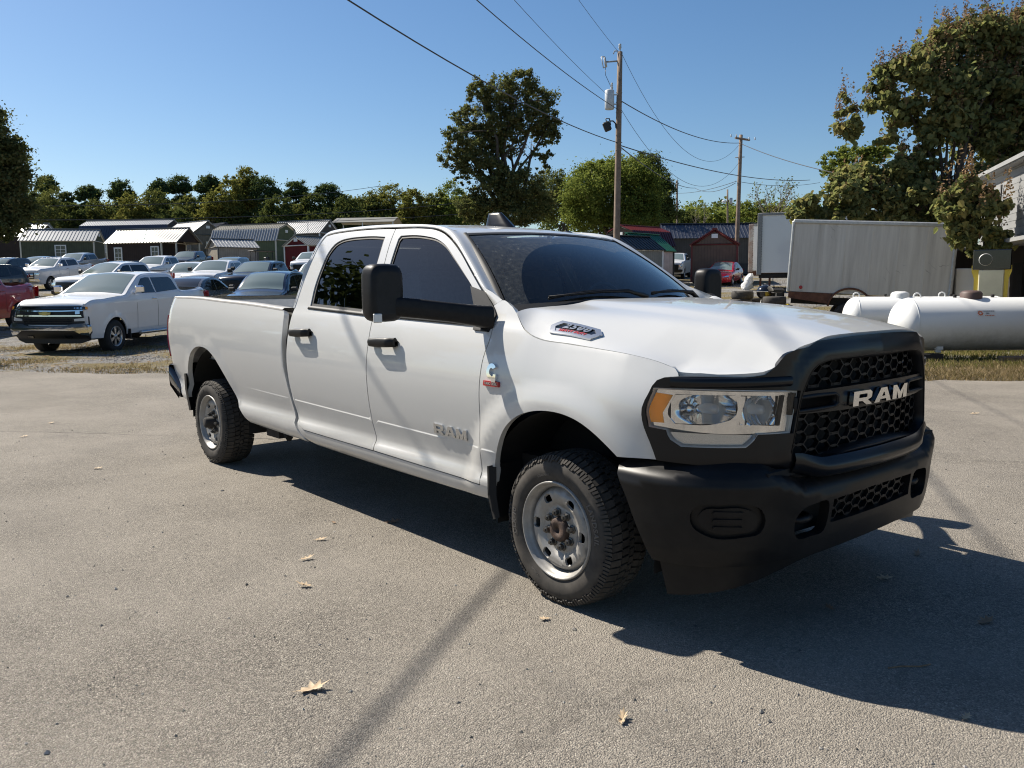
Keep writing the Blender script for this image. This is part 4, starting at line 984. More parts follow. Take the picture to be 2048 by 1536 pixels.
# ------------------------------------------------------------------ wheels of the pickup
RT, AXZ = .366, .358
def wheel_meshes():
    """wheel with axle along y, outer side at y=0 (flange), outward is -y"""
    out = {}
    # tyre carcass
    pr = [(.218, .012), (.236, -.004), (.262, -.016), (.292, -.019), (.318, -.012), (.338, .004), (.349, .020), (.352, .05), (.353, .12), (.352, .19), (.349, .216), (.338, .232), (.30, .25), (.262, .246), (.218, .22)]
    out['tyre'] = MB().lathe(pr, axis='y', seg=64).mesh('tyre')
    m = MB(); nb = 58
    rnd = random.Random(3)
    for k in range(nb):
        a0 = 2*math.pi*k/nb; da = 2*math.pi/nb
        for (y0, y1, sh, fr) in ((.012, .062, 0, .78), (.068, .108, .35, .74), (.113, .139, .1, .8), (.144, .184, .6, .74), (.190, .24, .25, .78)):
            n = 3; V = []; b = a0+sh*da
            zig = .16*da
            for q, rr in enumerate((.350, RT)):
                for (yy, off) in ((y0, 0), (y1, zig if y0 < .12 else -zig)):
                    for t in (0, fr):
                        an = b+off+t*da; r_ = rr-(.014 if yy < .02 or yy > .23 else 0)*(1 if q else .6); V.append((r_*math.cos(an), yy, r_*math.sin(an)))
            m.add(V, [(0, 1, 3, 2), (4, 6, 7, 5), (0, 2, 6, 4), (1, 5, 7, 3), (2, 3, 7, 6), (0, 4, 5, 1)])
        for yy, sg in ((-.008, 1),):       # shoulder lugs running down the sidewall
            L = .5 if k % 2 else .36
            for part in range(2):
                b = a0+(.08+part*.5)*da; w = .32*da; ro, ri = .352, (.322 if (k+part) % 2 else .332)
                V = []
                for r_, y_ in ((ro, .012), (ri, -.006)):
                    for t in (0, w):
                        sk = (.12*da if r_ == ri else 0); V += [((r_)*math.cos(b+t+sk), y_, r_*math.sin(b+t+sk)), ((r_+.005)*math.cos(b+t+sk), y_-.007, (r_+.005)*math.sin(b+t+sk))]
                m.add(V, [(0, 1, 3, 2), (4, 6, 7, 5), (1, 5, 7, 3), (0, 2, 6, 4), (2, 3, 7, 6), (0, 4, 5, 1)])
    out['tread'] = m.mesh('tread')
    # raised lettering
    def arc(s, size, rad, mid, bold=.0012, sp=1.1):
        me = text_mesh(s, size, .003, 0, .1, bold, sp)
        def f(c):
            th = mid-c[:, 0]/rad; r_ = rad+c[:, 1]; yy = np.interp(r_, [.262, .292, .318], [-.016, -.019, -.012])-.0015-np.abs(c[:, 2])
            return np.stack([r_*np.cos(th), yy, r_*np.sin(th)], 1)
        return warp(me, f)
    out['letterA'] = arc('LANDSAIL', .037, .285, R(28), .0014, 1.15); out['letterB'] = arc('CLX-10', .037, .285, R(192), .0014, 1.12)
    out['letterC'] = arc('LT245/70R17', .014, .266, R(115), .0005); out['letterD'] = arc('TUBELESS', .012, .262, R(250), .0004)
    # rim barrel
    pr = [(.198, .20), (.214, .03), (.222, .004), (.233, -.006), (.236, -.002), (.2345, .006), (.2345, -.008), (.230, -.013), (.224, -.010), (.219, .006), (.212, .016), (.205, .022), (.203, .060)]
    out['barrel'] = MB().lathe(pr, axis='y', seg=56).mesh('barrel')
    # pressed disc with six openings
    def disc(uv):
        r_ = np.hypot(uv[:, 0], uv[:, 1]); y = np.interp(r_, [0, .062, .070, .098, .112, .128, .150, .172, .186, .20, .206], [.028, .028, .030, .030, .034, .022, .012, .012, .020, .044, .058])
        return np.stack([uv[:, 0], y, uv[:, 1]], 1)
    t = np.linspace(0, 2*math.pi, 73)[:-1]; circ = lambda r_: np.stack([r_*np.cos(t), r_*np.sin(t)], 1)
    holes = [circ(.0625)]
    for k in range(6):
        a = R(60*k+8); P = []
        for u in np.linspace(0, 2*math.pi, 21)[:-1]:
            c, s_ = math.cos(u), math.sin(u); rr = .156+.021*math.copysign(abs(c)**.6, c); th = a+.165*math.copysign(abs(s_)**.6, s_)*(1-.28*c); P.append((rr*math.cos(th), rr*math.sin(th)))
        holes.append(np.array(P))
    out['disc'] = panel_mesh('disc', circ(.205), disc, .012, holes, .012, (), (0, -1, 0))
    out['nuts'] = MB().lathe([(.0, -.036), (.008, -.035), (.010, -.028), (.0155, -.026), (.0155, -.008), (.021, -.006), (.021, .0)], (0, .03, 0), 'y', 6, sm=False).mesh('lug_nut')
    out['hub'] = MB().lathe([(0, .018), (.017, .018), (.018, .004), (.050, .004), (.056, .010), (.060, .05), (.0625, .09)], axis='y', seg=28).mesh('hub')
    out['drum'] = MB().lathe([(0, .085), (.15, .085), (.15, .13), (.19, .13), (.19, .16), (0, .16)], axis='y', seg=32).mesh('brake_disc')
    out['inner'] = MB().lathe([(.062, .075), (.20, .075), (.20, .2), (0, .2)], axis='y', seg=32).mesh('inner')  # dark disc added behind the rim openings, stands in for shade inside
    out['hubr'] = MB().lathe([(0, -.055), (.035, -.055), (.044, -.048), (.046, .02), (.060, .03), (.0625, .09)], axis='y', seg=28).mesh('hub')
    return out
WM = wheel_meshes()
def put_wheel(x, s, steer=0.0, rear=False, spin=0.0):
    w = empty('wheel'); w.parent = truck; w.location = (x, s*.985, AXZ); w.rotation_euler = (0, spin if s < 0 else spin, (0 if s < 0 else math.pi)+steer)
    ty = link('tyre', WM['tyre'], M_tyre, w); ro = link('rim', WM['disc'], M_rim, w)
    for k, mt in (('tread', M_tyre), ('letterA', M_tyreletter), ('letterB', M_tyreletter), ('letterC', M_tyreletter), ('letterD', M_tyreletter)):
        link('tread' if k == 'tread' else 'sidewall_lettering', WM[k], mt, w)
    for k, nm, mt in (('barrel', 'rim_barrel', M_rim), ('hubr' if rear else 'hub', 'hub_cap', M_under if rear else M_hub), ('drum', 'brake_disc', M_under), ('inner', 'opening_shade_disc', M_liner)):
        link(nm, WM[k], mt, w)
    for k in range(8): a = R(45*k+22); link('lug_nut', WM['nuts'], M_nut, w, (.0825*math.cos(a), 0, .0825*math.sin(a)))
for s in (-1, 1):
    put_wheel(0, s, R(-1.0), False, R(10 if s < 0 else 40)); put_wheel(-WB, s, 0, True, R(70 if s < 0 else 15))
# arch liners and flaps
for cx, cz, r_, x0, x1 in ((0, .36, .56, -.47, .46), (-4.29, .42, .57, -4.83, -3.6)):
    for s in (-1, 1):
        m = MB(); rows = []
        for a in np.linspace(R(-8), R(188), 22):
            x = cx+(r_)*math.cos(a)*(1.0 if cx == 0 else (1.0 if math.cos(a) < 0 else 1.22)); z = cz+r_*math.sin(a); x = min(max(x, x0-.01), x1+.25)
            rows.append([(x, s*.945, z), (x, s*.80, z), (x, s*.58, z)])
        m.grid(rows)
        m.add([(cx+r_*1.2*math.cos(a), s*.57, cz+r_*math.sin(a)) for a in np.linspace(R(-8), R(188), 22)], [tuple(range(22))])
        m.build('wheel_arch_liner', M_liner, truck)
for s in (-1, 1):
    m = MB()
    m.grid([[(-.436, s*1.025, .60), (-.452, s*1.035, .60), (-.455, s*.80, .60)], [(-.44, s*1.025, .45), (-.452, s*1.033, .45), (-.455, s*.80, .45)], [(-.40, s*1.02, .335), (-.418, s*1.026, .33), (-.42, s*.80, .33)]]); 
    m.grid([[(-.436, s*1.025, .60), (-.405, s*1.012, .60)], [(-.44, s*1.025, .45), (-.41, s*1.01, .45)], [(-.40, s*1.02, .335), (-.385, s*1.01, .345)]]); m.build('mud_flap', M_liner, truck)
    m = MB(); m.grid([[(-4.755, s*1.018, .74), (-4.80, s*1.02, .745), (-4.80, s*.80, .745)], [(-4.77, s*1.012, .60), (-4.81, s*1.015, .60), (-4.81, s*.80, .60)], [(-4.74, s*.995, .42), (-4.775, s*1.0, .41), (-4.78, s*.80, .41)]]); m.build('mud_flap', M_black, truck)
# underbody
m = MB(); m.box((-2.2, 0, .56), (6.0, 1.55, .14)); m.box((-1.6, -.80, .47), (2.05, .26, .10)); m.box((-1.6, .80, .47), (2.05, .26, .10)); m.box((-2.1, -.42, .44), (5.8, .08, .16)); m.box((-2.1, .42, .44), (5.8, .08, .16)); m.build('chassis_frame', M_under, truck)
m = MB(); m.tube([(0, -.85, AXZ), (0, .85, AXZ)], .05, 10); m.build('axle', M_under, truck)
m = MB(); m.tube([(-WB, -.85, AXZ), (-WB, .85, AXZ)], .06, 10); m.sphere((-WB, 0, AXZ), .17); m.tube([(-WB, 0, .40), (-1.2, 0, .50)], .05, 8); m.build('axle', M_under, truck)
m = MB(); m.box((-3.30, -.80, .43), (.22, .16, .16)); m.tube([(-3.3, -.8, .42), (-3.12, -.83, .36)], .03, 6); m.build('spring_hanger', M_under, truck)
m = MB(); m.box((-3.05, 0, .45), (1.0, 1.75, .10)); m.build('bed_sill', M_under, truck)
# ------------------------------------------------------------------ cabin
m = MB(); m.grid([[(x, y, z) for y in np.linspace(-.86, .86, 9)] for x, z in ((-.50, 1.335), (-.62, 1.345), (-.78, 1.34), (-.90, 1.30), (-.93, 1.15), (-.90, .80))]); m.build('dashboard', M_dash, truck)
m = MB(); m.box((-1.65, 0, .70), (2.1, 1.7, .06)); m.build('cabin_floor', M_liner, truck)
def seat(x, y, w, name='seat'):
    m = MB(); m.box((x, y, 1.0), (.52, w, .18), b=.05); m.box((x-.30, y, 1.30), (.16, w, .62), M=Matrix.Rotation(R(-14), 3, 'Y'), b=.05)
    for yy in ([y] if w < .7 else [y-.4, y+.4]): m.box((x-.40, yy, 1.68), (.10, .28, .17), b=.04); 
    o = m.build(name, M_seat, truck); return o
seat(-1.35, -.40, .54); seat(-1.35, .40, .54); seat(-2.25, 0, 1.45)
m = MB()
pts = [(-.99-.06*math.cos(a)*.4, .40+.195*math.sin(a), 1.33+.185*math.cos(a)) for a in np.linspace(0, 2*math.pi, 25)]; m.tube(pts, .014, 6, cap=False)
m.tube([(-.99, .40, 1.33), (-.80, .40, 1.22)], .035, 8); m.box((-.985, .40, 1.32), (.03, .34, .035)); m.sphere((-.985, .40, 1.32), (.03, .06, .06)); m.build('steering_wheel', M_dash, truck)
m = MB(); m.box((-1.04, 0, 1.72), (.03, .26, .075), b=.012); m.tube([(-1.04, 0, 1.74), (-1.10, 0, 1.81)], .012, 6); m.build('rear_view_mirror', M_dash, truck)
m = MB(); m.grid([[(x, y, z-.03) for y in np.linspace(-.60, .60, 5)] for x, z in ((-1.2, 1.80), (-1.6, 1.86), (-2.3, 1.88), (-2.7, 1.86))]); m.build('headliner', M_headl, truck)
# ------------------------------------------------------------------ ground, road
def edge(l): return 13.88-.151*l          # far edge of the asphalt, metres ahead of the camera
ds = np.concatenate([[-40, -20, -8], np.arange(0, 30, .75), np.arange(30, 120, 3), [130, 150, 180, 220, 260, 320, 420, 600, 1000, 2000]])
ls = np.concatenate([[-2000, -900, -400, -250, -180, -140], np.arange(-110, -16, 4), np.arange(-16, 17, .8), np.arange(18, 111, 4), [140, 180, 250, 400, 900, 2000]])
DD, LL = np.meshgrid(ds, ls, indexing='ij')
ZZ = terr(DD, LL)-.045*smooth01((edge(LL)+.5-DD)/.5)+np.where(DD > 16, 1, 0)*.03*np.sin(DD*1.7+LL*.9)*np.sin(LL*1.3)*np.clip((DD-16)/6, 0, 1)
P0 = np.array([CAM.x, CAM.y, 0]); Fv = np.array(FWD); Rv = np.array(RGT)
V = P0+DD[..., None]*Fv+LL[..., None]*Rv; V[..., 2] = ZZ
n0, n1 = DD.shape; I = np.arange(n0*n1).reshape(n0, n1)
F = np.stack([I[:-1, :-1], I[:-1, 1:], I[1:, 1:], I[1:, :-1]], -1).reshape(-1, 4)
M_ground = mat('gravel_and_dry_grass', (.2, .19, .17), .95, spec=.15); n = NT(M_ground); ps = n.pos()
vo = n.node('TexVoronoi', i_Scale=26.0, i_Randomness=1.0); n.t.links.new(ps, vo.inputs['Vector'])
grav = n.mix(.55, n.ramp(n.node('SeparateColor', i_0=vo.outputs['Color']).outputs[0], [(0, (.07, .068, .065)), (.45, (.19, .185, .175)), (.8, (.30, .29, .275)), (1, (.46, .44, .41))]), n.ramp(n.noise(1.1, 6, .7, ps), [(.3, (.11, .105, .098)), (.7, (.27, .255, .235))]))
gras = n.mix(.5, n.ramp(n.noise(3.1, 8, .75, ps), [(.25, (.07, .075, .025)), (.5, (.17, .135, .06)), (.75, (.27, .205, .105))]), n.ramp(n.noise(40, 3, .7, ps), [(.3, (.06, .055, .02)), (.7, (.26, .20, .10))]))
gm = n.ramp(n.noise(.42, 5, .62, ps), [(.47, 0.0), (.56, 1.0)])
n.set(Base_Color=n.mix(gm, grav, gras), Normal=n.bump(n.math('ADD', n.noise(30, 4, .7, ps), vo.outputs['Distance']), .9, .03))
tag(link('ground', np_mesh('ground', V.reshape(-1, 3), F, True), M_ground), kind='structure')
# asphalt
la = np.concatenate([[-400, -150, -60, -30], np.arange(-20, 20.1, .25), [30, 60, 150, 400]])
wob = lambda l: .10*np.sin(l*1.9)+.07*np.sin(l*4.7+1)+.05*np.sin(l*11.3)
rows = []
for l in la:
    e = edge(l)+wob(l)
    rows.append([(P0+Fv*d+Rv*l+np.array([0, 0, z])) for d, z in ((-60, 0), (-8, 0), (0, 0), (4, 0), (8, 0), (e-1.2, 0), (e-.06, 0), (e+.05, -.012), (e+.08, -.06))])
M_asph = mat('worn_asphalt', (.2, .2, .19), .9, spec=.25); n = NT(M_asph); ps = n.pos()
v1 = n.node('TexVoronoi', i_Scale=165.0); n.t.links.new(ps, v1.inputs['Vector'])
v2 = n.node('TexVoronoi', i_Scale=70.0); n.t.links.new(ps, v2.inputs['Vector'])
stone = n.ramp(n.node('SeparateColor', i_0=v1.outputs['Color']).outputs[0], [(0, (.09, .080, .070)), (.35, (.175, .157, .138)), (.7, (.265, .240, .210)), (.93, (.36, .33, .29)), (1, (.58, .54, .48))])
stone2 = n.ramp(n.node('SeparateColor', i_0=v2.outputs['Color']).outputs[1], [(0, (.12, .111, .10)), (.5, (.205, .19, .17)), (1, (.325, .305, .275))])
col = n.mix(1.0, n.mix(.42, stone, stone2), (1.06, 1.03, .965), 'MULTIPLY')
col = n.mix(n.ramp(v1.outputs['Distance'], [(.48, 0.0), (.75, .75)]), col, (.06, .056, .05))
col = n.mix(n.math('MULTIPLY', n.ramp(n.noise(.55, 6, .65, ps), [(.35, 0.0), (.68, 1.0)]), .5), col, (.36, .325, .275))
col = n.mix(n.math('MULTIPLY', n.ramp(n.noise(1.7, 7, .7, ps), [(.54, 0.0), (.74, 1.0)]), .35), col, (.13, .12, .108))
wm = n.node('Mapping', i_Scale=(.10, 2.2, 1.0)); n.t.links.new(ps, wm.inputs[0]); col = n.mix(n.math('MULTIPLY', n.ramp(n.noise(1.0, 4, .6, wm.outputs[0]), [(.5, 0.0), (.75, 1.0)]), .28), col, (.15, .137, .12))
# hairline joint and cracks
wv = n.node('TexNoise', i_Scale=1.6, i_Detail=5.0); n.t.links.new(ps, wv.inputs['Vector'])
mp = n.node('VectorMath', operation='MULTIPLY_ADD', i_0=wv.outputs['Color'], i_1=(.9, .9, .9), i_2=ps)
vc = n.node('TexVoronoi', i_Scale=.17, feature='DISTANCE_TO_EDGE'); n.t.links.new(mp.outputs[0], vc.inputs['Vector'])
crack = n.ramp(vc.outputs['Distance'], [(0, 1.0), (.0012, .5), (.0022, 0.0)])
crack = n.math('MULTIPLY', crack, n.ramp(n.noise(.35, 3, .5, ps), [(.50, 0.0), (.62, .28)]))
col = n.mix(crack, col, (.05, .045, .04))
# paving seam running with the road
sv = FWD+RGT*.2; dt = n.node('VectorMath', operation='DOT_PRODUCT', i_0=ps, i_1=(sv.x, sv.y, 0)).outputs['Value']; cc0 = (Vector((CAM.x, CAM.y, 0))+FWD*7.72).dot(sv)
wob_ = n.math('MULTIPLY', n.math('SUBTRACT', n.noise(1.3, 6, .7, ps), .5), .30); sd_ = n.math('ABSOLUTE', n.math('SUBTRACT', n.math('ADD', dt, wob_), cc0))
col = n.mix(n.math('MULTIPLY', n.ramp(sd_, [(0, 1.0), (.012, .8), (.03, 0.0)]), n.ramp(n.noise(2.2, 3, .6, ps), [(.38, 0.0), (.6, .75)])), col, (.06, .054, .047))
n.set(Base_Color=col, Normal=n.bump(n.math('ADD', n.math('MULTIPLY', v1.outputs['Distance'], -1.0), n.math('MULTIPLY', n.noise(60, 4, .7, ps), 1.2)), .8, .007))
MB().grid(rows).build('asphalt', M_asph, recalc=True)
tag(bpy.data.objects['asphalt'], kind='structure')

# ------------------------------------------------------------------ grass, gravel, litter (uncountable)
def leafmat(name, stops, trans=.35, rough=.7, scale=.6, tcol=(.24, .26, .05)):
    m = bpy.data.materials.new(name); m.use_nodes = True; t = m.node_tree; N = NT(m); t.nodes.remove(N.b)
    at_ = N.node('Attribute', attribute_name='rnd'); ps = N.pos()
    f = N.math('MULTIPLY_ADD', at_.outputs['Fac'], .62, N.math('MULTIPLY', N.noise(scale, 3, .6, ps), .38))
    c = N.ramp(f, stops)
    d = N.node('BsdfDiffuse'); t.links.new(c, d.inputs[0]); tr = N.node('BsdfTranslucent'); t.links.new(N.mix(.35, c, tcol, 'MIX'), tr.inputs[0])
    mx = N.node('MixShader', i_0=trans); t.links.new(d.outputs[0], mx.inputs[1]); t.links.new(tr.outputs[0], mx.inputs[2])
    t.links.new(mx.outputs[0], t.nodes['Material Output'].inputs['Surface'])
    return m
def rnd_attr(me, vals):
    a = me.attributes.new('rnd', 'FLOAT', 'POINT'); a.data.foreach_set('value', np.asarray(vals, np.float32))
def blades(name, pts, h, w, lean, mt, label, cat):
    N = len(pts); a = rng.uniform(0, 2*np.pi, N); hh = h*rng.uniform(.4, 1.3, N); ln = lean*rng.uniform(0, 1, N)*hh
    dx, dy = np.cos(a), np.sin(a); b = rng.uniform(0, 2*np.pi, N); lx, ly = np.cos(b)*ln, np.sin(b)*ln
    V = np.empty((N, 4, 3)); V[:, 0] = pts-np.stack([dx*w, dy*w, 0*dx], 1); V[:, 1] = pts+np.stack([dx*w, dy*w, 0*dx], 1)
    mid = pts+np.stack([lx*.4, ly*.4, hh*.65], 1); V[:, 2] = mid+np.stack([dx*w*.6, dy*w*.6, 0*dx], 1); V[:, 3] = pts+np.stack([lx, ly, hh], 1)
    F = (np.arange(N)*4)[:, None]+np.array([[0, 1, 2, 3]])
    me = np_mesh(name, V.reshape(-1, 3), F); rnd_attr(me, np.repeat(rng.uniform(0, 1, N), 4))
    return tag(link(name, me, mt), label, cat, kind='stuff')
M_drygrass = leafmat('dry_grass', [(.12, (.07, .075, .025)), (.32, (.17, .14, .06)), (.55, (.27, .205, .11)), (.8, (.40, .315, .19))], .3, scale=.5, tcol=(.34, .25, .12))
M_greengrass = leafmat('green_grass', [(.15, (.07, .09, .025)), (.5, (.16, .16, .05)), (.8, (.28, .23, .11))], .35, scale=.5, tcol=(.28, .25, .09))
def scatter(N, dlo, dhi, llo, lhi, keep=None):
    d = rng.uniform(dlo, dhi, N); l = rng.uniform(llo, lhi, N)
    k = d > edge(l)+wob(l)+.05
    if keep is not None: k &= keep(d, l)
    d, l = d[k], l[k]; p = P0+d[:, None]*Fv+l[:, None]*Rv; p[:, 2] = terr(d, l)-.01-.045*smooth01((edge(l)+.5-d)/.5); return p
pat = lambda d, l: (np.sin(d*1.3+l*.7)+np.sin(l*1.9-d*.6)+np.sin(d*2.9+1.2)*.6+rng.normal(0, .5, len(d)))
p = np.concatenate([scatter(26000, 12.2, 15.6, 4.0, 12.5), scatter(12000, 12.2, 14.2, 4.0, 10)])
blades('verge_grass', p, .075, .005, .9, M_drygrass, 'dry mown grass verge between road and white tanks', 'grass')
p = scatter(15000, 14.6, 18.5, 5.0, 13)
blades('green_grass', p, .10, .006, .6, M_greengrass, 'greener grass under the white tanks', 'grass')
p = scatter(42000, 14.5, 23, -15, -3.5, lambda d, l: pat(d, l) > .55)
blades('lot_grass', p, .06, .006, .9, M_drygrass, 'patchy dry grass on the gravel lot around the parked pickups', 'grass')
p = scatter(16000, 23, 60, -34, -4, lambda d, l: pat(d*.5, l*.5) > .2)
blades('far_lot_grass', p, .09, .012, .8, M_drygrass, 'thin dry grass between the far rows of parked cars', 'grass')
p = scatter(9000, 22, 60, 5, 22, lambda d, l: pat(d*.5, l*.5) > .3)
blades('far_verge_grass', p, .12, .012, .7, M_drygrass, 'thin grass beyond the tanks by the old trailers', 'grass')
# loose stones of the gravel lot and grit on the asphalt
M_stone = leafmat('loose_stone', [(.1, (.07, .066, .06)), (.5, (.20, .19, .175)), (.9, (.42, .40, .37))], 0.0)
def stones(name, pts, r, label):
    N = len(pts); b = np.array([(1, 0, 0), (-1, 0, 0), (0, 1, 0), (0, -1, 0), (0, 0, 1), (0, 0, -.6)], float); f = np.array([(0, 2, 4), (2, 1, 4), (1, 3, 4), (3, 0, 4), (2, 0, 5), (1, 2, 5), (3, 1, 5), (0, 3, 5)])
    s = r*rng.uniform(.4, 1.5, (N, 1, 1))*rng.uniform(.6, 1.3, (N, 1, 3))*np.array([1, 1, .7]); a = rng.uniform(0, 6.28, N); c, si = np.cos(a)[:, None], np.sin(a)[:, None]
    v = b[None]*s*rng.uniform(.8, 1.2, (N, 6, 1)); x = v[..., 0]*c-v[..., 1]*si; y = v[..., 0]*si+v[..., 1]*c
    V = np.stack([x, y, v[..., 2]+r*.3], -1)+pts[:, None]; F = (np.arange(N)*6)[:, None, None]+f[None]
    me = np_mesh(name, V.reshape(-1, 3), F.reshape(-1, 3)); rnd_attr(me, np.repeat(rng.uniform(0, 1, N), 6))
    return tag(link(name, me, M_stone), label, 'gravel', kind='stuff')
stones('gravel', scatter(22000, 14.0, 22, -15, -2.5), .016, 'loose grey gravel along the edge of the lot')
N = 1100; d = 1.9+13*rng.uniform(0, 1, N)**1.4; l = rng.uniform(-1, 1, N)*(d*.65+.3); pts = P0+d[:, None]*Fv+l[:, None]*Rv
stones('road_grit', pts, .0055, 'tiny bits of grit strewn over the asphalt')
N = 70; d = 2.0+6*rng.uniform(0, 1, N)**1.3; l = rng.uniform(-1, 1, N)*(d*.6); pts = P0+d[:, None]*Fv+l[:, None]*Rv
stones('road_pebbles', pts, .010, 'few small pebbles lying on the near asphalt')
# fallen leaves among the gravel, too many to count
def litter(name, pts, s, label):
    N = len(pts); a = rng.uniform(0, 6.28, N); q = np.array([(-1, -.2), (-.2, -.6), (1, 0), (-.1, .6)]); s_ = s*rng.uniform(.5, 1.3, (N, 1)); c, si = np.cos(a)[:, None], np.sin(a)[:, None]
    x = (q[None, :, 0]*c-q[None, :, 1]*si)*s_; y = (q[None, :, 0]*si+q[None, :, 1]*c)*s_; z = rng.uniform(.0, .5, (N, 4))*s_+.008
    V = np.stack([x, y, z], -1)+pts[:, None]; me = np_mesh(name, V.reshape(-1, 3), (np.arange(N)*4)[:, None]+np.array([[0, 1, 2, 3]])); rnd_attr(me, np.repeat(rng.uniform(0, 1, N), 4))
    return tag(link(name, me, M_deadleaf), label, 'leaf litter', kind='stuff')
M_deadleaf = leafmat('dead_leaf', [(.1, (.13, .085, .045)), (.5, (.30, .215, .13)), (.9, (.50, .40, .27))], .25, tcol=(.4, .28, .15))
litter('leaf_litter', np.concatenate([scatter(1500, 14, 23, -15, -3), scatter(500, 12, 18, 4, 12)]), .05, 'dead leaves scattered over gravel and verge')
# ------------------------------------------------------------------ parked vehicles
M_cglass = mat('parked_glass', (.012, .015, .018), .04, 0, .0, .9); M_cwind = mat('parked_windshield', (.15, .19, .185), .04, 0, 0, .9)  # windshield base colour lightened to stand in for glare on the glass
M_ctyre = noisy('parked_tyre', (.014, .014, .014), (.024, .023, .022), 9, .85); M_calloy = mat('alloy', (.45, .45, .46), .3, .8); M_cblack = mat('car_black_trim', (.012, .012, .013), .5)
PAINT = dict(white=M_wcar, black=paint('black_car_paint', (.006, .006, .008), rough=.2), grey=paint('dark_grey_paint', (.045, .048, .055), rough=.25), navy=paint('navy_paint', (.010, .014, .030), rough=.2), silver=paint('silver_paint', (.42, .45, .48), rough=.28, metal=.5), red=paint('bright_red_paint', (.45, .008, .02), rough=.25), maroon=paint('maroon_paint', (.30, .018, .028), rough=.3), teal=paint('blue_grey_paint', (.10, .14, .18), rough=.25))
KIND = dict(
 pickup=dict(L=5.88, W=2.04, ax=(1.93, -1.82), R=.405, arch=.475, low=.42,
  top=[(2.80, .42), (2.90, .55), (2.93, .80), (2.92, 1.05), (2.88, 1.20), (2.76, 1.275), (2.2, 1.335), (1.70, 1.37), (1.30, 1.405), (1.0, 1.56), (.62, 1.75), (.40, 1.85), (.22, 1.89), (-.1, 1.91), (-.6, 1.915), (-1.02, 1.90), (-1.18, 1.86), (-1.27, 1.74), (-1.36, 1.44), (-1.44, 1.425), (-2.2, 1.43), (-2.84, 1.44), (-2.92, 1.40), (-2.93, 1.0), (-2.90, .62), (-2.80, .46)],
  ws=(1.28, .36), win=[[(.98, 1.42), (.42, 1.78), (.18, 1.81), (.02, 1.80), (.02, 1.41)], [(-.05, 1.41), (-.05, 1.80), (-.95, 1.80), (-1.06, 1.74), (-1.16, 1.45)]], belt=1.40, doors=(.98, .0, -1.22), bedx=(-1.42, -2.86)),
 suv=dict(L=4.75, W=1.93, ax=(1.42, -1.38), R=.36, arch=.425, low=.34,
  top=[(2.24, .34), (2.33, .48), (2.37, .70), (2.33, .88), (2.20, .98), (1.8, 1.05), (1.25, 1.12), (.95, 1.20), (.60, 1.44), (.25, 1.62), (.0, 1.69), (-.5, 1.735), (-1.2, 1.73), (-1.75, 1.68), (-2.02, 1.60), (-2.22, 1.30), (-2.33, 1.02), (-2.36, .75), (-2.32, .50), (-2.24, .36)],
  ws=(1.0, .10), win=[[(.72, 1.12), (.12, 1.55), (-.10, 1.60), (-.32, 1.61), (-.32, 1.09)], [(-.39, 1.09), (-.39, 1.61), (-1.10, 1.60), (-1.20, 1.10)], [(-1.28, 1.11), (-1.19, 1.60), (-1.62, 1.56), (-1.90, 1.36), (-1.98, 1.22)]], belt=1.08, doors=(.70, -.36, -1.24)),
 sedan=dict(L=4.75, W=1.84, ax=(1.42, -1.38), R=.33, arch=.385, low=.26,
  top=[(2.24, .26), (2.34, .40), (2.37, .58), (2.31, .72), (2.12, .80), (1.6, .88), (1.02, .95), (.62, 1.16), (.18, 1.36), (-.10, 1.43), (-.55, 1.455), (-1.0, 1.42), (-1.40, 1.30), (-1.80, 1.10), (-2.05, 1.04), (-2.28, 1.02), (-2.34, .92), (-2.36, .62), (-2.30, .40), (-2.22, .28)],
  ws=(1.0, -.02), win=[[(.66, .98), (.10, 1.28), (-.18, 1.355), (-.40, 1.37), (-.40, .955)], [(-.47, .955), (-.47, 1.37), (-.88, 1.345), (-1.22, 1.24), (-1.50, 1.06), (-1.40, .99)]], belt=.93, doors=(.66, -.44, -1.36)))
def tyre_set(R_, w=.25):
    t = MB().lathe([(R_*.60, .0), (R_*.68, -.012), (R_*.90, -.012), (R_*.985, .02), (R_, .05), (R_, w-.05), (R_*.985, w-.02), (R_*.9, w), (R_*.6, w)], axis='y', seg=36).mesh('tyre')
    r_ = MB().lathe([(R_*.58, .20), (R_*.585, .02), (R_*.62, -.005), (R_*.60, -.012), (R_*.56, .01), (R_*.545, .06)], axis='y', seg=32)
    for k in range(6):
        for s in (-.13, .13):
            a = 2*math.pi*k/6+s; d = Vector((math.cos(a), 0, math.sin(a))); u = Vector((-math.sin(a), 0, math.cos(a)))
            p0 = Vector((math.cos(2*math.pi*k/6), 0, math.sin(2*math.pi*k/6)))*R_*.10+Vector((0, .015, 0)); p1 = d*R_*.57+Vector((0, .022, 0)); wd = R_*.045
            r_.add([p0-u*wd, p0+u*wd, p1+u*wd, p1-u*wd]+[q+Vector((0, .03, 0)) for q in (p0-u*wd, p0+u*wd, p1+u*wd, p1-u*wd)], [(0, 1, 2, 3), (0, 4, 5, 1), (2, 6, 7, 3), (1, 5, 6, 2), (3, 7, 4, 0)])
    r_.lathe([(0, -.004), (R_*.12, .0), (R_*.15, .02)], axis='y', seg=14)
    b = MB().lathe([(0, .07), (R_*.56, .07)], axis='y', seg=20)
    return t, r_.mesh('rim'), b.mesh('brake')
_tc = {}; _sc = {}
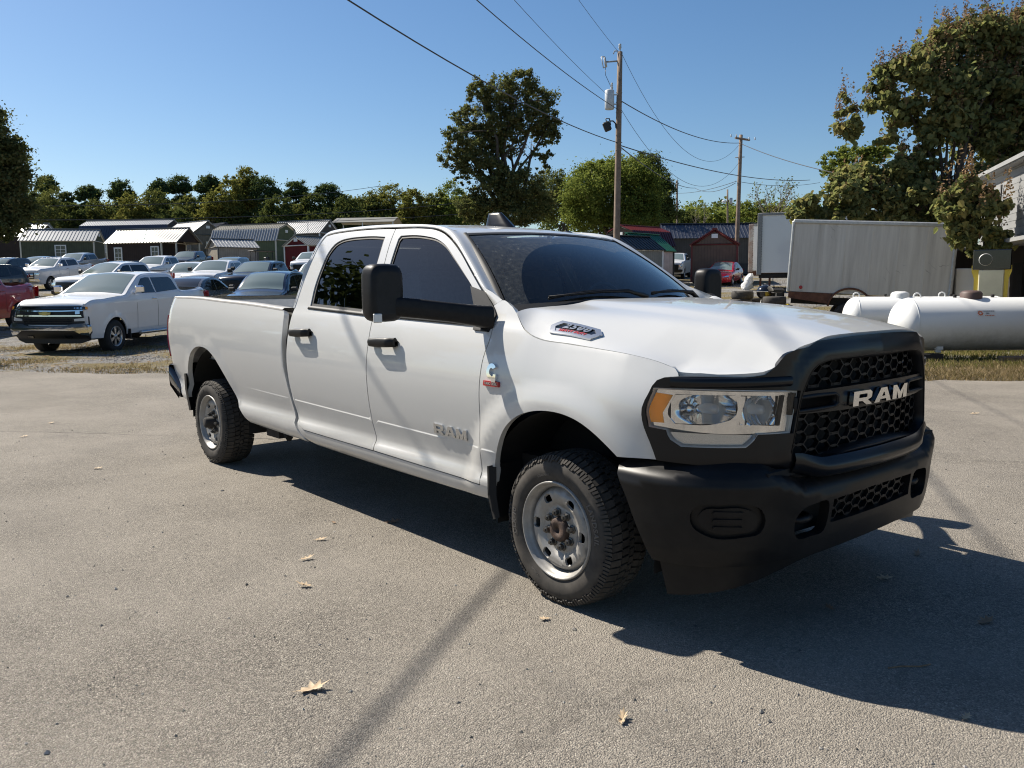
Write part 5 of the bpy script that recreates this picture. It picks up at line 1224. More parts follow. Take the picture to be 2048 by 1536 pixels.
def build_car(kind, color, name, label, cat, loc, rz, group, detail=False, chrome=False, wide=None, tonneau=False):
    K = KIND[kind]; W2 = K['W']/2; body = PAINT[color]
    root = empty(name, loc, rz, label, cat, group)
    key = (kind, detail)
    top = np.array(K['top'])
    step = .07 if detail else .13
    tp = spl(top, step*.7)
    ptz = np.array([0, .30, .45, .60, .80, 1.0, 1.2, K['belt'], K['belt']+.02, top[:, 1].max()]); 
    zt = K['belt']; hz = lambda z: W2*np.interp(z, [0, .28, .40, .55, zt*.70, zt*.88, zt, zt+.02, top[:, 1].max()], [.84, .90, .95, .975, 1.0, .995, .955, .94, .74])
    L2 = K['L']/2
    def plan(x): return 1-.13*np.clip((np.abs(x)-L2*.70)/(L2*.30), 0, 1.05)**2.2-.015*np.clip((np.abs(x)-L2*.3)/(L2*.4), 0, 1)
    r_ = .085
    def yside(x, z):
        d = dist_poly(np.stack([np.atleast_1d(x), np.atleast_1d(z)], 1), tp, False); t = np.clip(d, 0, r_); fl = 0
        for ax in K['ax']: 
            rr = np.hypot(np.atleast_1d(x)-ax, np.atleast_1d(z)-K['R']); fl = fl+.018*smooth01((K['arch']+.13-rr)/.10)
        return hz(np.atleast_1d(z))*plan(np.atleast_1d(x))-(r_-np.sqrt(np.maximum(0, r_*r_-(r_-t)**2)))*.75+fl*smooth01((zt-np.atleast_1d(z))/.2)
    def ss(off=0.0): return lambda uv: np.stack([uv[:, 0], -(yside(uv[:, 0], uv[:, 1])+off), uv[:, 1]], 1)
    if key not in _sc:
        bot = []; low = K['low']; a = K['arch']
        for ax in sorted(K['ax']):
            q = [(ax+a*math.cos(t), max(low-.02, K['R']+a*math.sin(t)*1.0)) for t in np.linspace(math.pi, 0, 15)]; q = [p for p in q]; bot.append(q)
        chain = [(top[-1][0], low)]+[(bot[0][0][0], low)]+bot[0]+[(bot[0][-1][0], low), (bot[1][0][0], low)]+bot[1]+[(bot[1][-1][0], low), (top[0][0], low)]
        ch = []
        for p in chain:
            if not ch or math.hypot(p[0]-ch[-1][0], p[1]-ch[-1][1]) > .015: ch.append(p)
        seg = [[ch[i], ch[i+1]] for i in range(len(ch)-1)]
        out_ = outline(*[list(map(tuple, s)) for s in seg], list(map(tuple, tp)) if False else [tuple(p) for p in tp], step=step) if False else None
        bl = np.concatenate([spl(s, step)[:-1] for s in seg]+[np.array([ch[-1]])])
        out_ = np.concatenate([bl, tp]);
        keep = [0]
        for i in range(1, len(out_)):
            if np.linalg.norm(out_[i]-out_[keep[-1]]) > .006: keep.append(i)
        out_ = out_[keep]
        # rows just inside the edge so the roll-over is round
        f1 = []
        for o_ in (.02, .05):
            T = np.gradient(tp, axis=0); Nn = np.stack([T[:, 1], -T[:, 0]], 1); Nn /= np.linalg.norm(Nn, axis=1)[:, None]; c = np.array([0, .8]); sg = np.sign(np.sum((c-tp)*Nn, 1)); f1.append(tp+Nn*sg[:, None]*o_)
        side = panel_mesh('body_side', out_, ss(), step, (), .03, f1, (0, -1, 0))
        # skin over the top
        rows = []
        T = np.gradient(tp, axis=0); Nn = np.stack([-T[:, 1], T[:, 0]], 1); Nn /= np.linalg.norm(Nn, axis=1)[:, None]; Nn *= np.sign(np.sum((tp-np.array([0, .7]))*Nn, 1))[:, None]
        ye = yside(tp[:, 0], tp[:, 1])
        def skin(i, t, off=0.0):
            cr = (.035+.10*abs(Nn[i, 0]))*(1-t*t)*(.5 if Nn[i, 0] < 0 else 1.0); p = tp[i]+Nn[i]*(cr+off); return (p[0], ye[i]*t, p[1])
        def inbed(i): return 'bedx' in K and K['bedx'][1]+.03 < tp[i, 0] < K['bedx'][0]-.02 and tp[i, 1] > 1.2
        mm = MB()
        ts = np.linspace(-1, 1, 11)
        cuts = []; cur = []
        for i in range(len(tp)):
            if inbed(i):
                if cur: cuts.append(cur); cur = []
            else: cur.append([skin(i, t) for t in ts])
        if cur: cuts.append(cur)
        for c in cuts: mm.grid(c)
        skinm = mm.mesh('body_top')
        parts = []
        # glass
        i0 = int(np.argmin(np.abs(tp[:, 0]-K['ws'][0])+(tp[:, 1] < .9)*9)); i1 = int(np.argmin(np.abs(tp[:, 0]-K['ws'][1])+(tp[:, 1] < 1.2)*9))
        parts.append(('windshield', MB().grid([[skin(i, t*.90, .006) for t in ts] for i in range(min(i0, i1), max(i0, i1)+1)]).mesh('windshield'), M_cwind, 0))
        if kind == 'pickup': j = [i for i in range(len(tp)) if -1.36 < tp[i, 0] < -1.19 and tp[i, 1] > 1.42]; 
        elif kind == 'suv': j = [i for i in range(len(tp)) if tp[i, 0] < -1.9 and 1.12 < tp[i, 1] < 1.62]
        else: j = [i for i in range(len(tp)) if -1.82 < tp[i, 0] < -1.05 and tp[i, 1] > 1.08]
        parts.append(('rear_window', MB().grid([[skin(i, t*.84, .006) for t in ts] for i in j]).mesh('rear_window'), M_cglass, 0))
        for wq in K['win']:
            w = outline(*[[wq[i], wq[(i+1) % len(wq)]] for i in range(len(wq))], step=.12); parts.append(('window', panel_mesh('window', w, ss(.006), .15, (), .006, (), (0, -1, 0)), M_cglass, 1))
        # shut lines, handles, sill
        for xd in K['doors']:
            z0, z1 = K['low']+.10, zt+.01
            if abs(xd-K['ax'][1]) < K['arch']+.05: z0 = K['R']+K['arch']+.02
            w = np.array([(xd-.006, z0), (xd+.006, z0), (xd+.006, z1), (xd-.006, z1)]); w = outline(*[[w[i], w[(i+1) % 4]] for i in range(4)], step=.2); parts.append(('shut_line', panel_mesh('shut_line', w, ss(.0025), .3, (), 0, (), (0, -1, 0)), M_cblack, 1))
        for xd in K['doors'][1:]:
            z = zt-.14; mh = MB(); y = -float(yside(xd+.16, z)[0]); mh.box((xd+.16, y-.018, z), (.20, .03, .035), b=.01); parts.append(('door_handle', mh.mesh('door_handle'), 'handle', 1))
        # mirrors
        mx = K['win'][0][0][0]+.02; mh = MB(); y = -float(yside(mx, zt)[0]); mh.box((mx, y-.15, zt+.12), (.12, .22, .20 if kind == 'pickup' else .14), b=.04); mh.box((mx, y-.04, zt+.05), (.06, .14, .05), b=.01); parts.append(('door_mirror', mh.mesh('door_mirror'), 'mirror', 1))
        # lamps, grille, bumpers follow the skin at the ends
        fr_i = [i for i in range(len(tp)) if tp[i, 0] > L2*.78 and Nn[i, 0] > .3]
        fz = tp[fr_i, 1]; fo = np.argsort(fz)
        def front(y, z, off):
            x = np.interp(z, fz[fo], tp[fr_i, 0][fo]); e = np.interp(z, fz[fo], ye[fr_i][fo]); t = min(1.0, abs(y)/e); nx = np.interp(z, fz[fo], Nn[fr_i, 0][fo]); cr = (.035+.10*nx)*(1-t*t); return (x+cr*nx+off, y, z)
        def fp(nm, pts, off, mt, fl=.02):
            P = np.array(pts); o_ = outline(*[[P[i], P[(i+1) % len(P)]] for i in range(len(P))], step=.1)
            parts.append((nm, panel_mesh(nm, o_, lambda uv: np.array([front(u, v, off) for u, v in uv]), .12, (), fl, (), (1, 0, 0)), mt, 0))
        w = W2
        if kind == 'pickup':
            fp('grille', [(-.62*w, 1.12), (.62*w, 1.12), (.66*w, 1.0), (.62*w, .72), (-.62*w, .72), (-.66*w, 1.0)], .012, M_cblack)
            for zz in (1.03, .93, .82): fp('grille_bar', [(-.60*w, zz-.022), (.60*w, zz-.022), (.60*w, zz+.022), (-.60*w, zz+.022)], .03, 'trim')
            for s in (-1, 1): fp('headlight', [(s*.66*w, 1.10), (s*.90*w, 1.08), (s*.92*w, .96), (s*.66*w, .95)], .014, M_lampin)
            fp('front_bumper', [(-.93*w, .74), (.93*w, .74), (.95*w, .60), (.80*w, .52), (-.80*w, .52), (-.95*w, .60)], .05, 'bump', .08)
        else:
            z0 = 1.0 if kind == 'suv' else .80
            fp('grille', [(-.40*w, z0-.10), (.40*w, z0-.10), (.36*w, z0-.30), (-.36*w, z0-.30)], .012, M_cblack)
            fp('lower_grille', [(-.60*w, z0-.42), (.60*w, z0-.42), (.50*w, z0-.54), (-.50*w, z0-.54)], .012, M_cblack)
            for s in (-1, 1): fp('headlight', [(s*.44*w, z0-.11), (s*.86*w, z0-.10), (s*.90*w, z0-.20), (s*.48*w, z0-.22)], .014, M_lampin)
        rr_i = [i for i in range(len(tp)) if tp[i, 0] < -L2*.85 and Nn[i, 0] < -.3]; rz_ = tp[rr_i, 1]; ro = np.argsort(rz_)
        def rearp(y, z, off):
            x = np.interp(z, rz_[ro], tp[rr_i, 0][ro]); return (x-off-.03, y, z)
        zr0, zr1 = (1.0, 1.34) if kind == 'pickup' else ((1.0, 1.18) if kind == 'suv' else (.78, .94))
        for s in (-1, 1):
            P = np.array([(s*.80*w, zr0), (s*.93*w, zr0), (s*.93*w, zr1), (s*.80*w, zr1)]); o_ = outline(*[[P[i], P[(i+1) % 4]] for i in range(4)], step=.1)
            parts.append(('tail_lamp', panel_mesh('tail_lamp', o_, lambda uv: np.array([rearp(u, v, .012) for u, v in uv]), .12, (), .02, (), (-1, 0, 0)), M_redlens, 0))
        lx = -L2+.06; w_ = np.array([(-L2+.10, zr0), (-L2+.20, zr0), (-L2+.22, zr1), (-L2+.10, zr1)]); w_ = outline(*[[w_[i], w_[(i+1) % 4]] for i in range(4)], step=.1); parts.append(('tail_lamp', panel_mesh('tail_lamp', w_, ss(.006), .2, (), .006, (), (0, -1, 0)), M_redlens, 1))
        P = np.array([(-.92*w, .62 if kind == 'pickup' else .5), (.92*w, .62 if kind == 'pickup' else .5), (.92*w, .48 if kind == 'pickup' else .34), (-.92*w, .48 if kind == 'pickup' else .34)]); o_ = outline(*[[P[i], P[(i+1) % 4]] for i in range(4)], step=.15)
        parts.append(('rear_bumper', panel_mesh('rear_bumper', o_, lambda uv: np.array([rearp(u, v, .05) for u, v in uv]), .2, (), .08, (), (-1, 0, 0)), 'bump', 0))
        mu = MB(); mu.box((0, 0, K['low']+.06), (K['L']*.86, K['W']*.78, .22)); 
        for ax in K['ax']: mu.box((ax, 0, K['R']+.20), (K['arch']*2, K['W']*.80, K['arch']))
        parts.append(('underbody', mu.mesh('underbody'), M_liner, 0))
        if 'bedx' in K:
            b0, b1 = K['bedx']; mb = MB(); y = W2*.86
            mb.add([(b0, -y, 1.36), (b1, -y, 1.37), (b1, -y, .92), (b0, -y, .92), (b0, y, 1.36), (b1, y, 1.37), (b1, y, .92), (b0, y, .92)], [(0, 1, 2, 3), (4, 7, 6, 5), (3, 2, 6, 7), (0, 3, 7, 4), (1, 5, 6, 2)])
            for s in (-1, 1): mb.add([(b0, s*y, 1.372), (b1, s*y, 1.385), (b1, s*(W2*.93), 1.375), (b0, s*(W2*.94), 1.362)], [(0, 1, 2, 3)])
            parts.append(('bed_box', mb.mesh('bed_box', recalc=False), M_cblack, 0))
        _sc[key] = (side, mirror_mesh(side), skinm, [(a, b, c, d, mirror_mesh(b) if d else None) for a, b, c, d in parts])
    side, sideL, skinm, parts = _sc[key]
    def own(me, m_):
        if me.materials and me.materials[0] is not m_ and me.materials[0] is not None: me = me.copy(); me.materials.clear()
        return me
    link('body_side', own(side, body), body, root); link('body_side', own(sideL, body), body, root); link('body_top', own(skinm, body), body, root)
    for nm, me, mt, two, mm_ in parts:
        if mt == 'handle': mt_ = body if not chrome else M_chrome
        elif mt == 'mirror': mt_ = M_cblack if not chrome else M_chrome
        elif mt == 'trim': mt_ = M_chrome if chrome else M_cblack
        elif mt == 'bump': mt_ = M_chrome if chrome else (M_cblack if kind != 'sedan' else body)
        else: mt_ = mt
        link(nm, own(me, mt_), mt_, root)
        if two: link(nm, own(mm_, mt_), mt_, root)
    if kind not in _tc: _tc[kind] = tyre_set(K['R'])
    ty, ri, br = _tc[kind]
    for ax in K['ax']:
        for s in (-1, 1):
            w = empty('wheel', (ax, s*(W2*.965), K['R'])); w.parent = root; w.rotation_euler = (0, R(17*ax), 0 if s < 0 else math.pi)
            link('tyre', ty, M_ctyre, w); link('rim', ri, M_calloy, w); link('brake', br, M_liner, w)
    return root
def park(kind, color, px, D, a, name, label, cat, group='cars parked on the sloping lot', dz=0.0, **k):
    d, l = dl(px, D); K = KIND[kind]; p = gp(d, l, dz); rz = heading(180-a)
    # tilt with the slope of the lot
    o = build_car(kind, color, name, label, cat, p, rz, group, **k)
    f = Vector((math.cos(rz), math.sin(rz))); e = 1.5; fd, fl_ = f.dot(Vector(FWD[:2])), f.dot(Vector(RGT[:2]))
    s1 = (terr(d+e*fd, l+e*fl_)-terr(d-e*fd, l-e*fl_))/(2*e); s2 = (terr(d-e*fl_, l+e*fd)-terr(d+e*fl_, l-e*fd))/(2*e)
    o.rotation_euler = (float(math.atan(-s2))*1.0, float(-math.atan(s1)), rz)
    return o
# the white pickup nearest on the left, with its own front
chev = park('pickup', 'white', 243, 22.3, 7, 'pickup_truck', 'white crew cab pickup with chrome bumper and gold emblem, nearest on the gravel', 'pickup truck', detail=True, chrome=True)
for o in [c for c in chev.children if c.name.split('.')[0] in ('grille', 'grille_bar', 'headlight', 'front_bumper')]: bpy.data.objects.remove(o)
_K = KIND['pickup']; _tp = spl(np.array(_K['top']), .05)
def cfront(y, z, off=0.0):
    q = _tp[(_tp[:, 0] > 2.3)]; o_ = np.argsort(q[:, 1]); x = float(np.interp(z, q[o_, 1], q[o_, 0])); t = min(1, abs(y)/.95); return (x+.13*(1-t*t)+off, y, z)
def cpanel(nm, pts, off, mt, fl=.02, step=.06, parent=None):
    P = np.array(pts, float); o_ = outline(*[[P[i], P[(i+1) % len(P)]] for i in range(len(P))], step=.05)
    return link(nm, panel_mesh(nm, o_, lambda uv: np.array([cfront(u, v, off) for u, v in uv]), step, (), fl, (), (1, 0, 0)), mt, parent or chev)
cpanel('grille', [(-.80, 1.195), (.80, 1.195), (.84, 1.12), (.88, .76), (-.88, .76), (-.84, 1.12)], .012, M_cblack)
cpanel('upper_grille_bar', [(-.66, 1.135), (.66, 1.135), (.66, 1.175), (-.66, 1.175)], .03, M_gloss, .03)
cpanel('chrome_bar', [(-.86, 1.085), (-.4, 1.068), (.4, 1.068), (.86, 1.085), (.86, 1.112), (.4, 1.096), (-.4, 1.096), (-.86, 1.112)], .045, M_chrome, .03)
cpanel('chrome_bar', [(-.84, .955), (-.4, .955), (.4, .955), (.84, .955), (.82, .988), (.4, .99), (-.4, .99), (-.82, .988)], .045, M_chrome, .03)
for zz in (.80, .84, .88): cpanel('grille_slat', [(-.60, zz-.007), (.60, zz-.007), (.60, zz+.007), (-.60, zz+.007)], .03, M_gloss, .015)
cpanel('emblem', [(-.13, 1.005), (-.055, 1.005), (-.055, 0.985), (.055, 0.985), (.055, 1.005), (.13, 1.005), (.155, 1.055), (.055, 1.055), (.055, 1.075), (-.055, 1.075), (-.055, 1.055), (-.155, 1.055)], .075, mat('gold_emblem', (.55, .36, .10), .25, .7), .025, .03)
for s in (-1, 1):
    cpanel('headlight', [(s*.60, 1.180), (s*.90, 1.180), (s*.93, 1.110), (s*.62, 1.125)], .02, M_cglass)
    for k in range(3): cpanel('lamp_element', [(s*(.64+.075*k), 1.168), (s*(.685+.075*k), 1.168), (s*(.685+.075*k), 1.135), (s*(.64+.075*k), 1.138)], .026, M_lampin, .01)
    cpanel('marker_lens', [(s*.895, 1.180), (s*.945, 1.180), (s*.955, 1.115), (s*.905, 1.120)], .024, M_amber, .01)
    cpanel('lamp_pod', [(s*.70, 1.105), (s*.80, 1.100), (s*.80, 1.015), (s*.70, 1.010)], .05, M_lampin, .03)
    cpanel('fog_lamp', [(s*.66, 0.900), (s*.90, 0.920), (s*.90, 0.850), (s*.66, 0.845)], .03, M_lampgrey, .02)
    cpanel('corner_trim', [(s*.955, 0.960), (s*.985, 0.940), (s*.99, 0.720), (s*.955, 0.680)], .01, M_cblack, .01)
cpanel('front_bumper', [(-.93, .80), (-.60, .775), (-.50, .745), (.50, .745), (.60, .775), (.93, .80), (.985, .74), (.985, .50), (.82, .53), (.66, .62), (.30, .635), (-.30, .635), (-.66, .62), (-.82, .53), (-.985, .50), (-.985, .74)], .085, M_chrome, .13, .05)
cpanel('valance', [(-.95, .52), (-.80, .535), (-.66, .628), (.66, .628), (.80, .535), (.95, .52), (.90, .38), (.70, .315), (-.70, .315), (-.90, .38)], .055, M_cblack, .12)
for s in (-1, 1): cpanel('tow_eye', [(s*.40, .50), (s*.56, .50), (s*.56, .44), (s*.40, .44)], .075, M_gloss, .02)
m = MB(); m.tube([(.95, -1.03, .42), (-.1, -1.05, .40), (-1.2, -1.05, .40)], .045, 8); m.build('running_board', M_silver, chev); m = MB(); m.tube([(.95, 1.03, .42), (-.1, 1.05, .40), (-1.2, 1.05, .40)], .045, 8); m.build('running_board', M_silver, chev)
m = MB(); m.box((-.55, .0, 1.945), (.16, .05, .055), b=.015); m.build('roof_antenna', M_gloss, chev)
for s in (-1, 1): m = MB(); m.box((1.42, s*.985, .42), (.03, .16, .26), b=.008); m.build('mud_flap', M_cblack, chev)
me = text_mesh('Z71', .10, .004, 0, .3, .002, 1.1); warp(me, lambda c: [(1.46-p[0], 1.005+p[2], 1.17+p[1]) for p in c]); link('lettering', me, M_cblack, chev)
# the others, row by row
park('pickup', 'maroon', -105, 25.5, 4, 'pickup_truck', 'dark red pickup cut off by the left edge, only its bed in view', 'pickup truck')
ram2 = park('pickup', 'white', 234, 40, 17, 'pickup_truck', 'white pickup with black hood vents right behind the gold emblem pickup', 'pickup truck')
m = MB(); m.box((2.15, .32, 1.315), (.55, .22, .03), b=.01); m.box((2.15, -.32, 1.315), (.55, .22, .03), b=.01); m.build('hood_vent', M_cblack, ram2)
m = MB(); m.box((-2.14, 0, 1.41), (1.44, 1.8, .04), b=.012); m.build('bed_cover', M_cblack, ram2)
me = text_mesh('4X4', .16, .004, 0, .25, .004, 1.1); warp(me, lambda c: [(-2.48-p[0], .965+p[2], 1.16+p[1]) for p in c]); link('lettering', me, M_cblack, ram2)
mega = park('pickup', 'white', 111, 54, 5, 'pickup_truck', 'white extended cab pickup with roof lamps beside the big left tree', 'pickup truck', chrome=True)
for k in range(5): m = MB(); m.box((.12, -.6+.3*k, 1.935), (.14, .09, .05), b=.015); m.build('roof_lamp', M_lampgrey, mega)
park('suv', 'grey', -40, 45.5, 25, 'suv', 'dark grey SUV cut off by the left edge', 'SUV')
park('suv', 'black', 10, 60, 3, 'suv', 'black SUV roof behind the white extended cab pickup, at the left edge', 'SUV')
park('suv', 'teal', 78, 63, 3, 'suv', 'blue grey SUV just behind the roof lamps of the extended cab pickup', 'SUV')
park('pickup', 'silver', 160, 66, 2, 'pickup_truck', 'silver pickup in front of the olive shed window', 'pickup truck')
sv = park('suv', 'grey', 232, 51, 8, 'suv', 'dark SUV with roof rails behind the pickup with hood vents', 'SUV')
m = MB(); m.tube([(-1.6, -.62, 1.77), (.0, -.62, 1.78)], .025, 6); m.tube([(-1.6, .62, 1.77), (.0, .62, 1.78)], .025, 6); m.build('roof_rail', M_cblack, sv)
park('pickup', 'white', 318, 56, 2, 'pickup_truck', 'white pickup in front of the brown cabin windows', 'pickup truck', chrome=True)
park('pickup', 'grey', 382, 70, 0, 'pickup_truck', 'dark grey pickup facing left in front of the brown cabin porch', 'pickup truck')
park('suv', 'white', 380, 47.5, -4, 'suv', 'white SUV between the dark grey sedan and the dark grey pickup', 'SUV')
park('pickup', 'white', 439, 44, 1, 'pickup_truck', 'white pickup in front of the dark blue SUV', 'pickup truck')
park('suv', 'teal', 462, 58, 0, 'suv', 'dark blue SUV behind a white pickup, below the tan shed', 'SUV')
park('pickup', 'black', 523, 40.5, 5, 'pickup_truck', 'black pickup behind the black SUV nearest the pickup bed', 'pickup truck')
park('sedan', 'grey', 400, 33, 182, 'sedan', 'dark grey sedan with sloping roof behind the near white pickup', 'car')
park('suv', 'navy', 540, 29, 1, 'suv', 'black SUV with chrome window line, nearest behind the bed of the big pickup', 'SUV')
park('pickup', 'white', 626, 64, 1, 'pickup_truck', 'white pickup in front of the small red shed', 'pickup truck')
park('suv', 'white', 636, 46, 1, 'suv', 'white SUV half hidden behind the cab of the big pickup', 'SUV')
park('pickup', 'white', 1350, 66, 19, 'pickup_truck', 'white pickup seen past the windshield, beside the brown shed with red trim', 'pickup truck', group='cars on the right of the lot')
park('sedan', 'red', 1447, 55, 26, 'sedan', 'bright red sedan behind the far mirror of the big pickup', 'car', group='cars on the right of the lot')
park('suv', 'silver', 1262, 30, 172, 'suv', 'pale green grey SUV seen through the cab windows of the big pickup', 'SUV', group='cars on the right of the lot')
# golf cart
d, l = dl(525, 70); gc = empty('golf_cart', gp(d, l), heading(130), 'small golf cart with a dark flat roof in front of the green barn', 'golf cart')
m = MB(); m.box((0, 0, 1.88), (1.9, 1.2, .06), b=.02); m.build('canopy', M_cblack, gc)
for x in (-.8, .8):
    for y in (-.5, .5): m = MB(); m.tube([(x, y, .6), (x*.92, y, 1.87)], .025, 6); m.build('post', M_cblack, gc)
m = MB(); m.box((0, 0, .55), (2.2, 1.15, .4), b=.08); m.build('body', PAINT['silver'], gc); m = MB(); m.box((-.2, 0, .95), (.5, 1.0, .25), b=.05); m.box((-.45, 0, 1.2), (.12, 1.0, .4), b=.04); m.build('seat', M_cblack, gc)
for x in (-.8, .8):
    for y in (-.55, .55): w = empty('wheel', (x, y, .25)); w.parent = gc; link('tyre', MB().lathe([(.10, -.08), (.23, -.08), (.25, -.04), (.25, .04), (.23, .08), (.10, .08)], axis='y', seg=20).mesh('tyre'), M_tyre, w)
# ------------------------------------------------------------------ sheds for sale on the slope
def siding(name, c):
    m = mat(name, c, .75, spec=.25); n = NT(m); x = n.node('SeparateXYZ', i_0=n.coord()).outputs
    f = n.math('FRACT', n.math('MULTIPLY', n.math('ADD', x[0], x[1]), 4.9)); g_ = n.ramp(f, [(0, .55), (.06, .55), (.09, 1.0), (1, 1.0)])
    n.set(Base_Color=n.mix(1.0, n.ramp(n.noise(2, 4), [(.3, tuple(.85*t for t in c)), (.7, tuple(1.12*t for t in c))]), g_, 'MULTIPLY'))
    return m
def metal(name, c): return noisy(name, c, tuple(.88*t for t in c), 1.5, .38, metal=.15, spec=.5)
WALL = {k: siding('siding_'+k, v) for k, v in dict(olive=(.085, .095, .062), charcoal=(.060, .056, .056), brown=(.040, .027, .022), taupe=(.15, .14, .125), white=(.72, .72, .70), navy=(.012, .016, .035), tan=(.36, .32, .26), green=(.10, .125, .070), red=(.115, .012, .012), greybrown=(.10, .088, .078), brown2=(.13, .095, .075), lightgrey=(.22, .22, .20)).items()}
ROOF = {k: metal('roof_'+k, v) for k, v in dict(galv=(.30, .31, .32), white=(.27, .262, .24), cream=(.29, .27, .21), navy=(.045, .052, .075), grey=(.22, .23, .25), red=(.15, .018, .020), maroon=(.055, .014, .022), green=(.03, .17, .10), dark=(.035, .034, .036), charcoal=(.10, .105, .115)).items()}
TRIM = {k: mat('trim_'+k, v, .6) for k, v in dict(white=(.75, .75, .72), cream=(.62, .58, .48), red=(.16, .014, .014), black=(.02, .02, .022), same=(.10, .10, .09), redb=(.13, .02, .018)).items()}
M_pane = mat('shed_pane', (.02, .025, .03), .08, 0, 0, .8); M_vent = mat('gable_vent', (.78, .78, .77), .6); M_bayshade = mat('painted_bay_shade', (.03, .024, .02), .8)  # last one: wall colour with the shade of open bays put in
def gable_prof(W, e, r_, kind):
    h = W/2
    if kind == 'gable': return [(-h, e), (0, r_), (h, e)]
    k = e+(r_-e)*.68; return [(-h, e), (-h*.72, k), (0, r_), (h*.72, k), (h, e)]
def window_part(parent, c, w, h, ax, frame, cols=2, rws=3):
    """ax: outward unit vector in local xy; each window is a part, its panes and bars are its pieces"""
    n = Vector((ax[0], ax[1], 0)); t = Vector((-ax[1], ax[0], 0)); c = Vector(c)
    M = Matrix((t, n, Vector((0, 0, 1)))).transposed()
    m = MB(); b = .10
    for dx, dz, sx, sz in ((0, h/2+b/2, w+2*b, b), (0, -h/2-b/2, w+2*b, b), (-w/2-b/2, 0, b, h), (w/2+b/2, 0, b, h)): m.box(c+t*dx+Vector((0, 0, dz))+n*.03, (sx, .06, sz), M)
    f = m.build('window', frame, parent)
    m = MB(); m.box(c+n*.012, (w, .02, h), M); m.build('pane', M_pane, f)
    m = MB()
    for i in range(1, cols): m.box(c+t*(-w/2+w*i/cols)+n*.03, (.035, .03, h), M)
    for j in range(1, rws): m.box(c+Vector((0, 0, -h/2+h*j/rws))+n*.032, (w, .03, .035), M)
    m.build('glazing_bar', frame, f)
def shed(px, D, L, W, e, r_, kind, deg, wall, roof, trim, label, wins=(), doors=(), vent=True, porch=0.0, base_dz=0.0, skirt=None, name='shed', roof2=None):
    """length along local x, gable ends at +-x, front long side is -y (towards the camera for deg=-90)"""
    d, l = dl(px, D); o = empty(name, gp(d, l, base_dz), heading(deg), label, 'shed', 'portable sheds lined up on the slope')
    pr = gable_prof(W, e, r_, kind); x0, x1 = -L/2, L/2-porch
    m = MB(); body = [(-W/2, 0)]+[(p[0], p[1]) for p in pr]+[(W/2, 0)]
    m.prism(body[::-1], 'x', x0, x1); m.build('wall', WALL[wall], o)
    ov = .18; rf = None
    for i in range(len(pr)-1):      # roof planes, each with ribs
        (y0, z0), (y1, z1) = pr[i], pr[i+1]; t = Vector((0, y1-y0, z1-z0)).normalized(); nn = Vector((0, -t.z, t.y))
        a = Vector((0, y0, z0)); b = Vector((0, y1, z1))
        if i == 0: a = a-t*ov
        if i == len(pr)-2: b = b+t*ov
        m = MB(); q = [a, b, b+nn*.05, a+nn*.05]
        V = [p+Vector((x, 0, 0)) for x in (x0-ov, L/2+ov) for p in q]; m.add(V, [(0, 1, 2, 3), (7, 6, 5, 4), (0, 4, 5, 1), (1, 5, 6, 2), (2, 6, 7, 3), (3, 7, 4, 0)])
        rk = roof2 if roof2 and i in (0, len(pr)-2) else roof; pl = m.build('roof_panel', ROOF[rk], o)
        m = MB(); xs = np.arange(x0-ov+.1, L/2+ov, .30)
        for x in xs:
            V = [p+Vector((x+dx, 0, 0)) for dx in (-.035, .035) for p in (a+nn*.048, b+nn*.048, b+nn*.085, a+nn*.085)]; m.add(V, [(0, 1, 2, 3), (7, 6, 5, 4), (0, 4, 5, 1), (1, 5, 6, 2), (2, 6, 7, 3), (3, 7, 4, 0)])
        rb = m.build('roof_rib', ROOF[rk], pl); rb['kind'] = 'stuff'
    m = MB(); m.box((0 if not porch else porch/2*0, 0, r_+.07), (L+2*ov, .34, .05)); m.build('ridge_cap', ROOF[roof], o)
    T = TRIM[trim]; m = MB(); s = .12
    for x in (x0, x1):
        for y in (-W/2, W/2): m.box((x+(s/2-.02)*(1 if x < 0 else -1)*0, y, e/2), (s, s, e))
    m.build('corner_trim', T, o)
    for xx in (x0-.03, x1+.03):
        m = MB()
        for i in range(len(pr)-1):
            (y0, z0), (y1, z1) = pr[i], pr[i+1]; m.tube([(xx, y0, z0-.07), (xx, y1, z1-.07)], .07, 4)
        m.tube([(xx, -W/2, e-.04), (xx, W/2, e-.04)], .05, 4); m.build('gable_trim', T, o)
    for sg in (-1, 1): m = MB(); m.box((0, sg*(W/2+.02), e-.06), (L-porch, .06, .12)); m.build('eave_trim', T, o)
    if vent:
        for xx in (x0-.05, x1+.05): m = MB(); m.box((xx, 0, e+(r_-e)*.55), (.06, .42, .28)); m.build('gable_vent', M_vent, o)
    if porch:
        for y in (-W/2+.06, W/2-.06): m = MB(); m.box((L/2-.08, y, e/2), (.11, .11, e)); m.build('porch_post', T, o)
        m = MB(); m.box((L/2-porch/2, 0, .2), (porch, W, .12)); m.build('porch_floor', WALL[wall], o)
        m = MB(); m.prism([(pr[0][0]+.1, pr[0][1]), (0, pr[len(pr)//2][1]-.1), (pr[-1][0]-.1, pr[-1][1])], 'x', L/2-.10, L/2-.02); m.build('porch_gable', WALL[wall], o)
    if skirt: m = MB(); m.box(((x0+x1)/2, 0, .45), (x1-x0+.03, W+.03, .9)); m.build('skirting', WALL[skirt], o)
    for face, u, z, w, h in wins:
        if face == 'f': window_part(o, (u, -W/2, z), w, h, (0, -1), TRIM['white'])
        elif face == 'b': window_part(o, (u, W/2, z), w, h, (0, 1), TRIM['white'])
        elif face == 'r': window_part(o, (x1, u, z), w, h, (1, 0), TRIM['white'])
        else: window_part(o, (x0, u, z), w, h, (-1, 0), TRIM['white'])
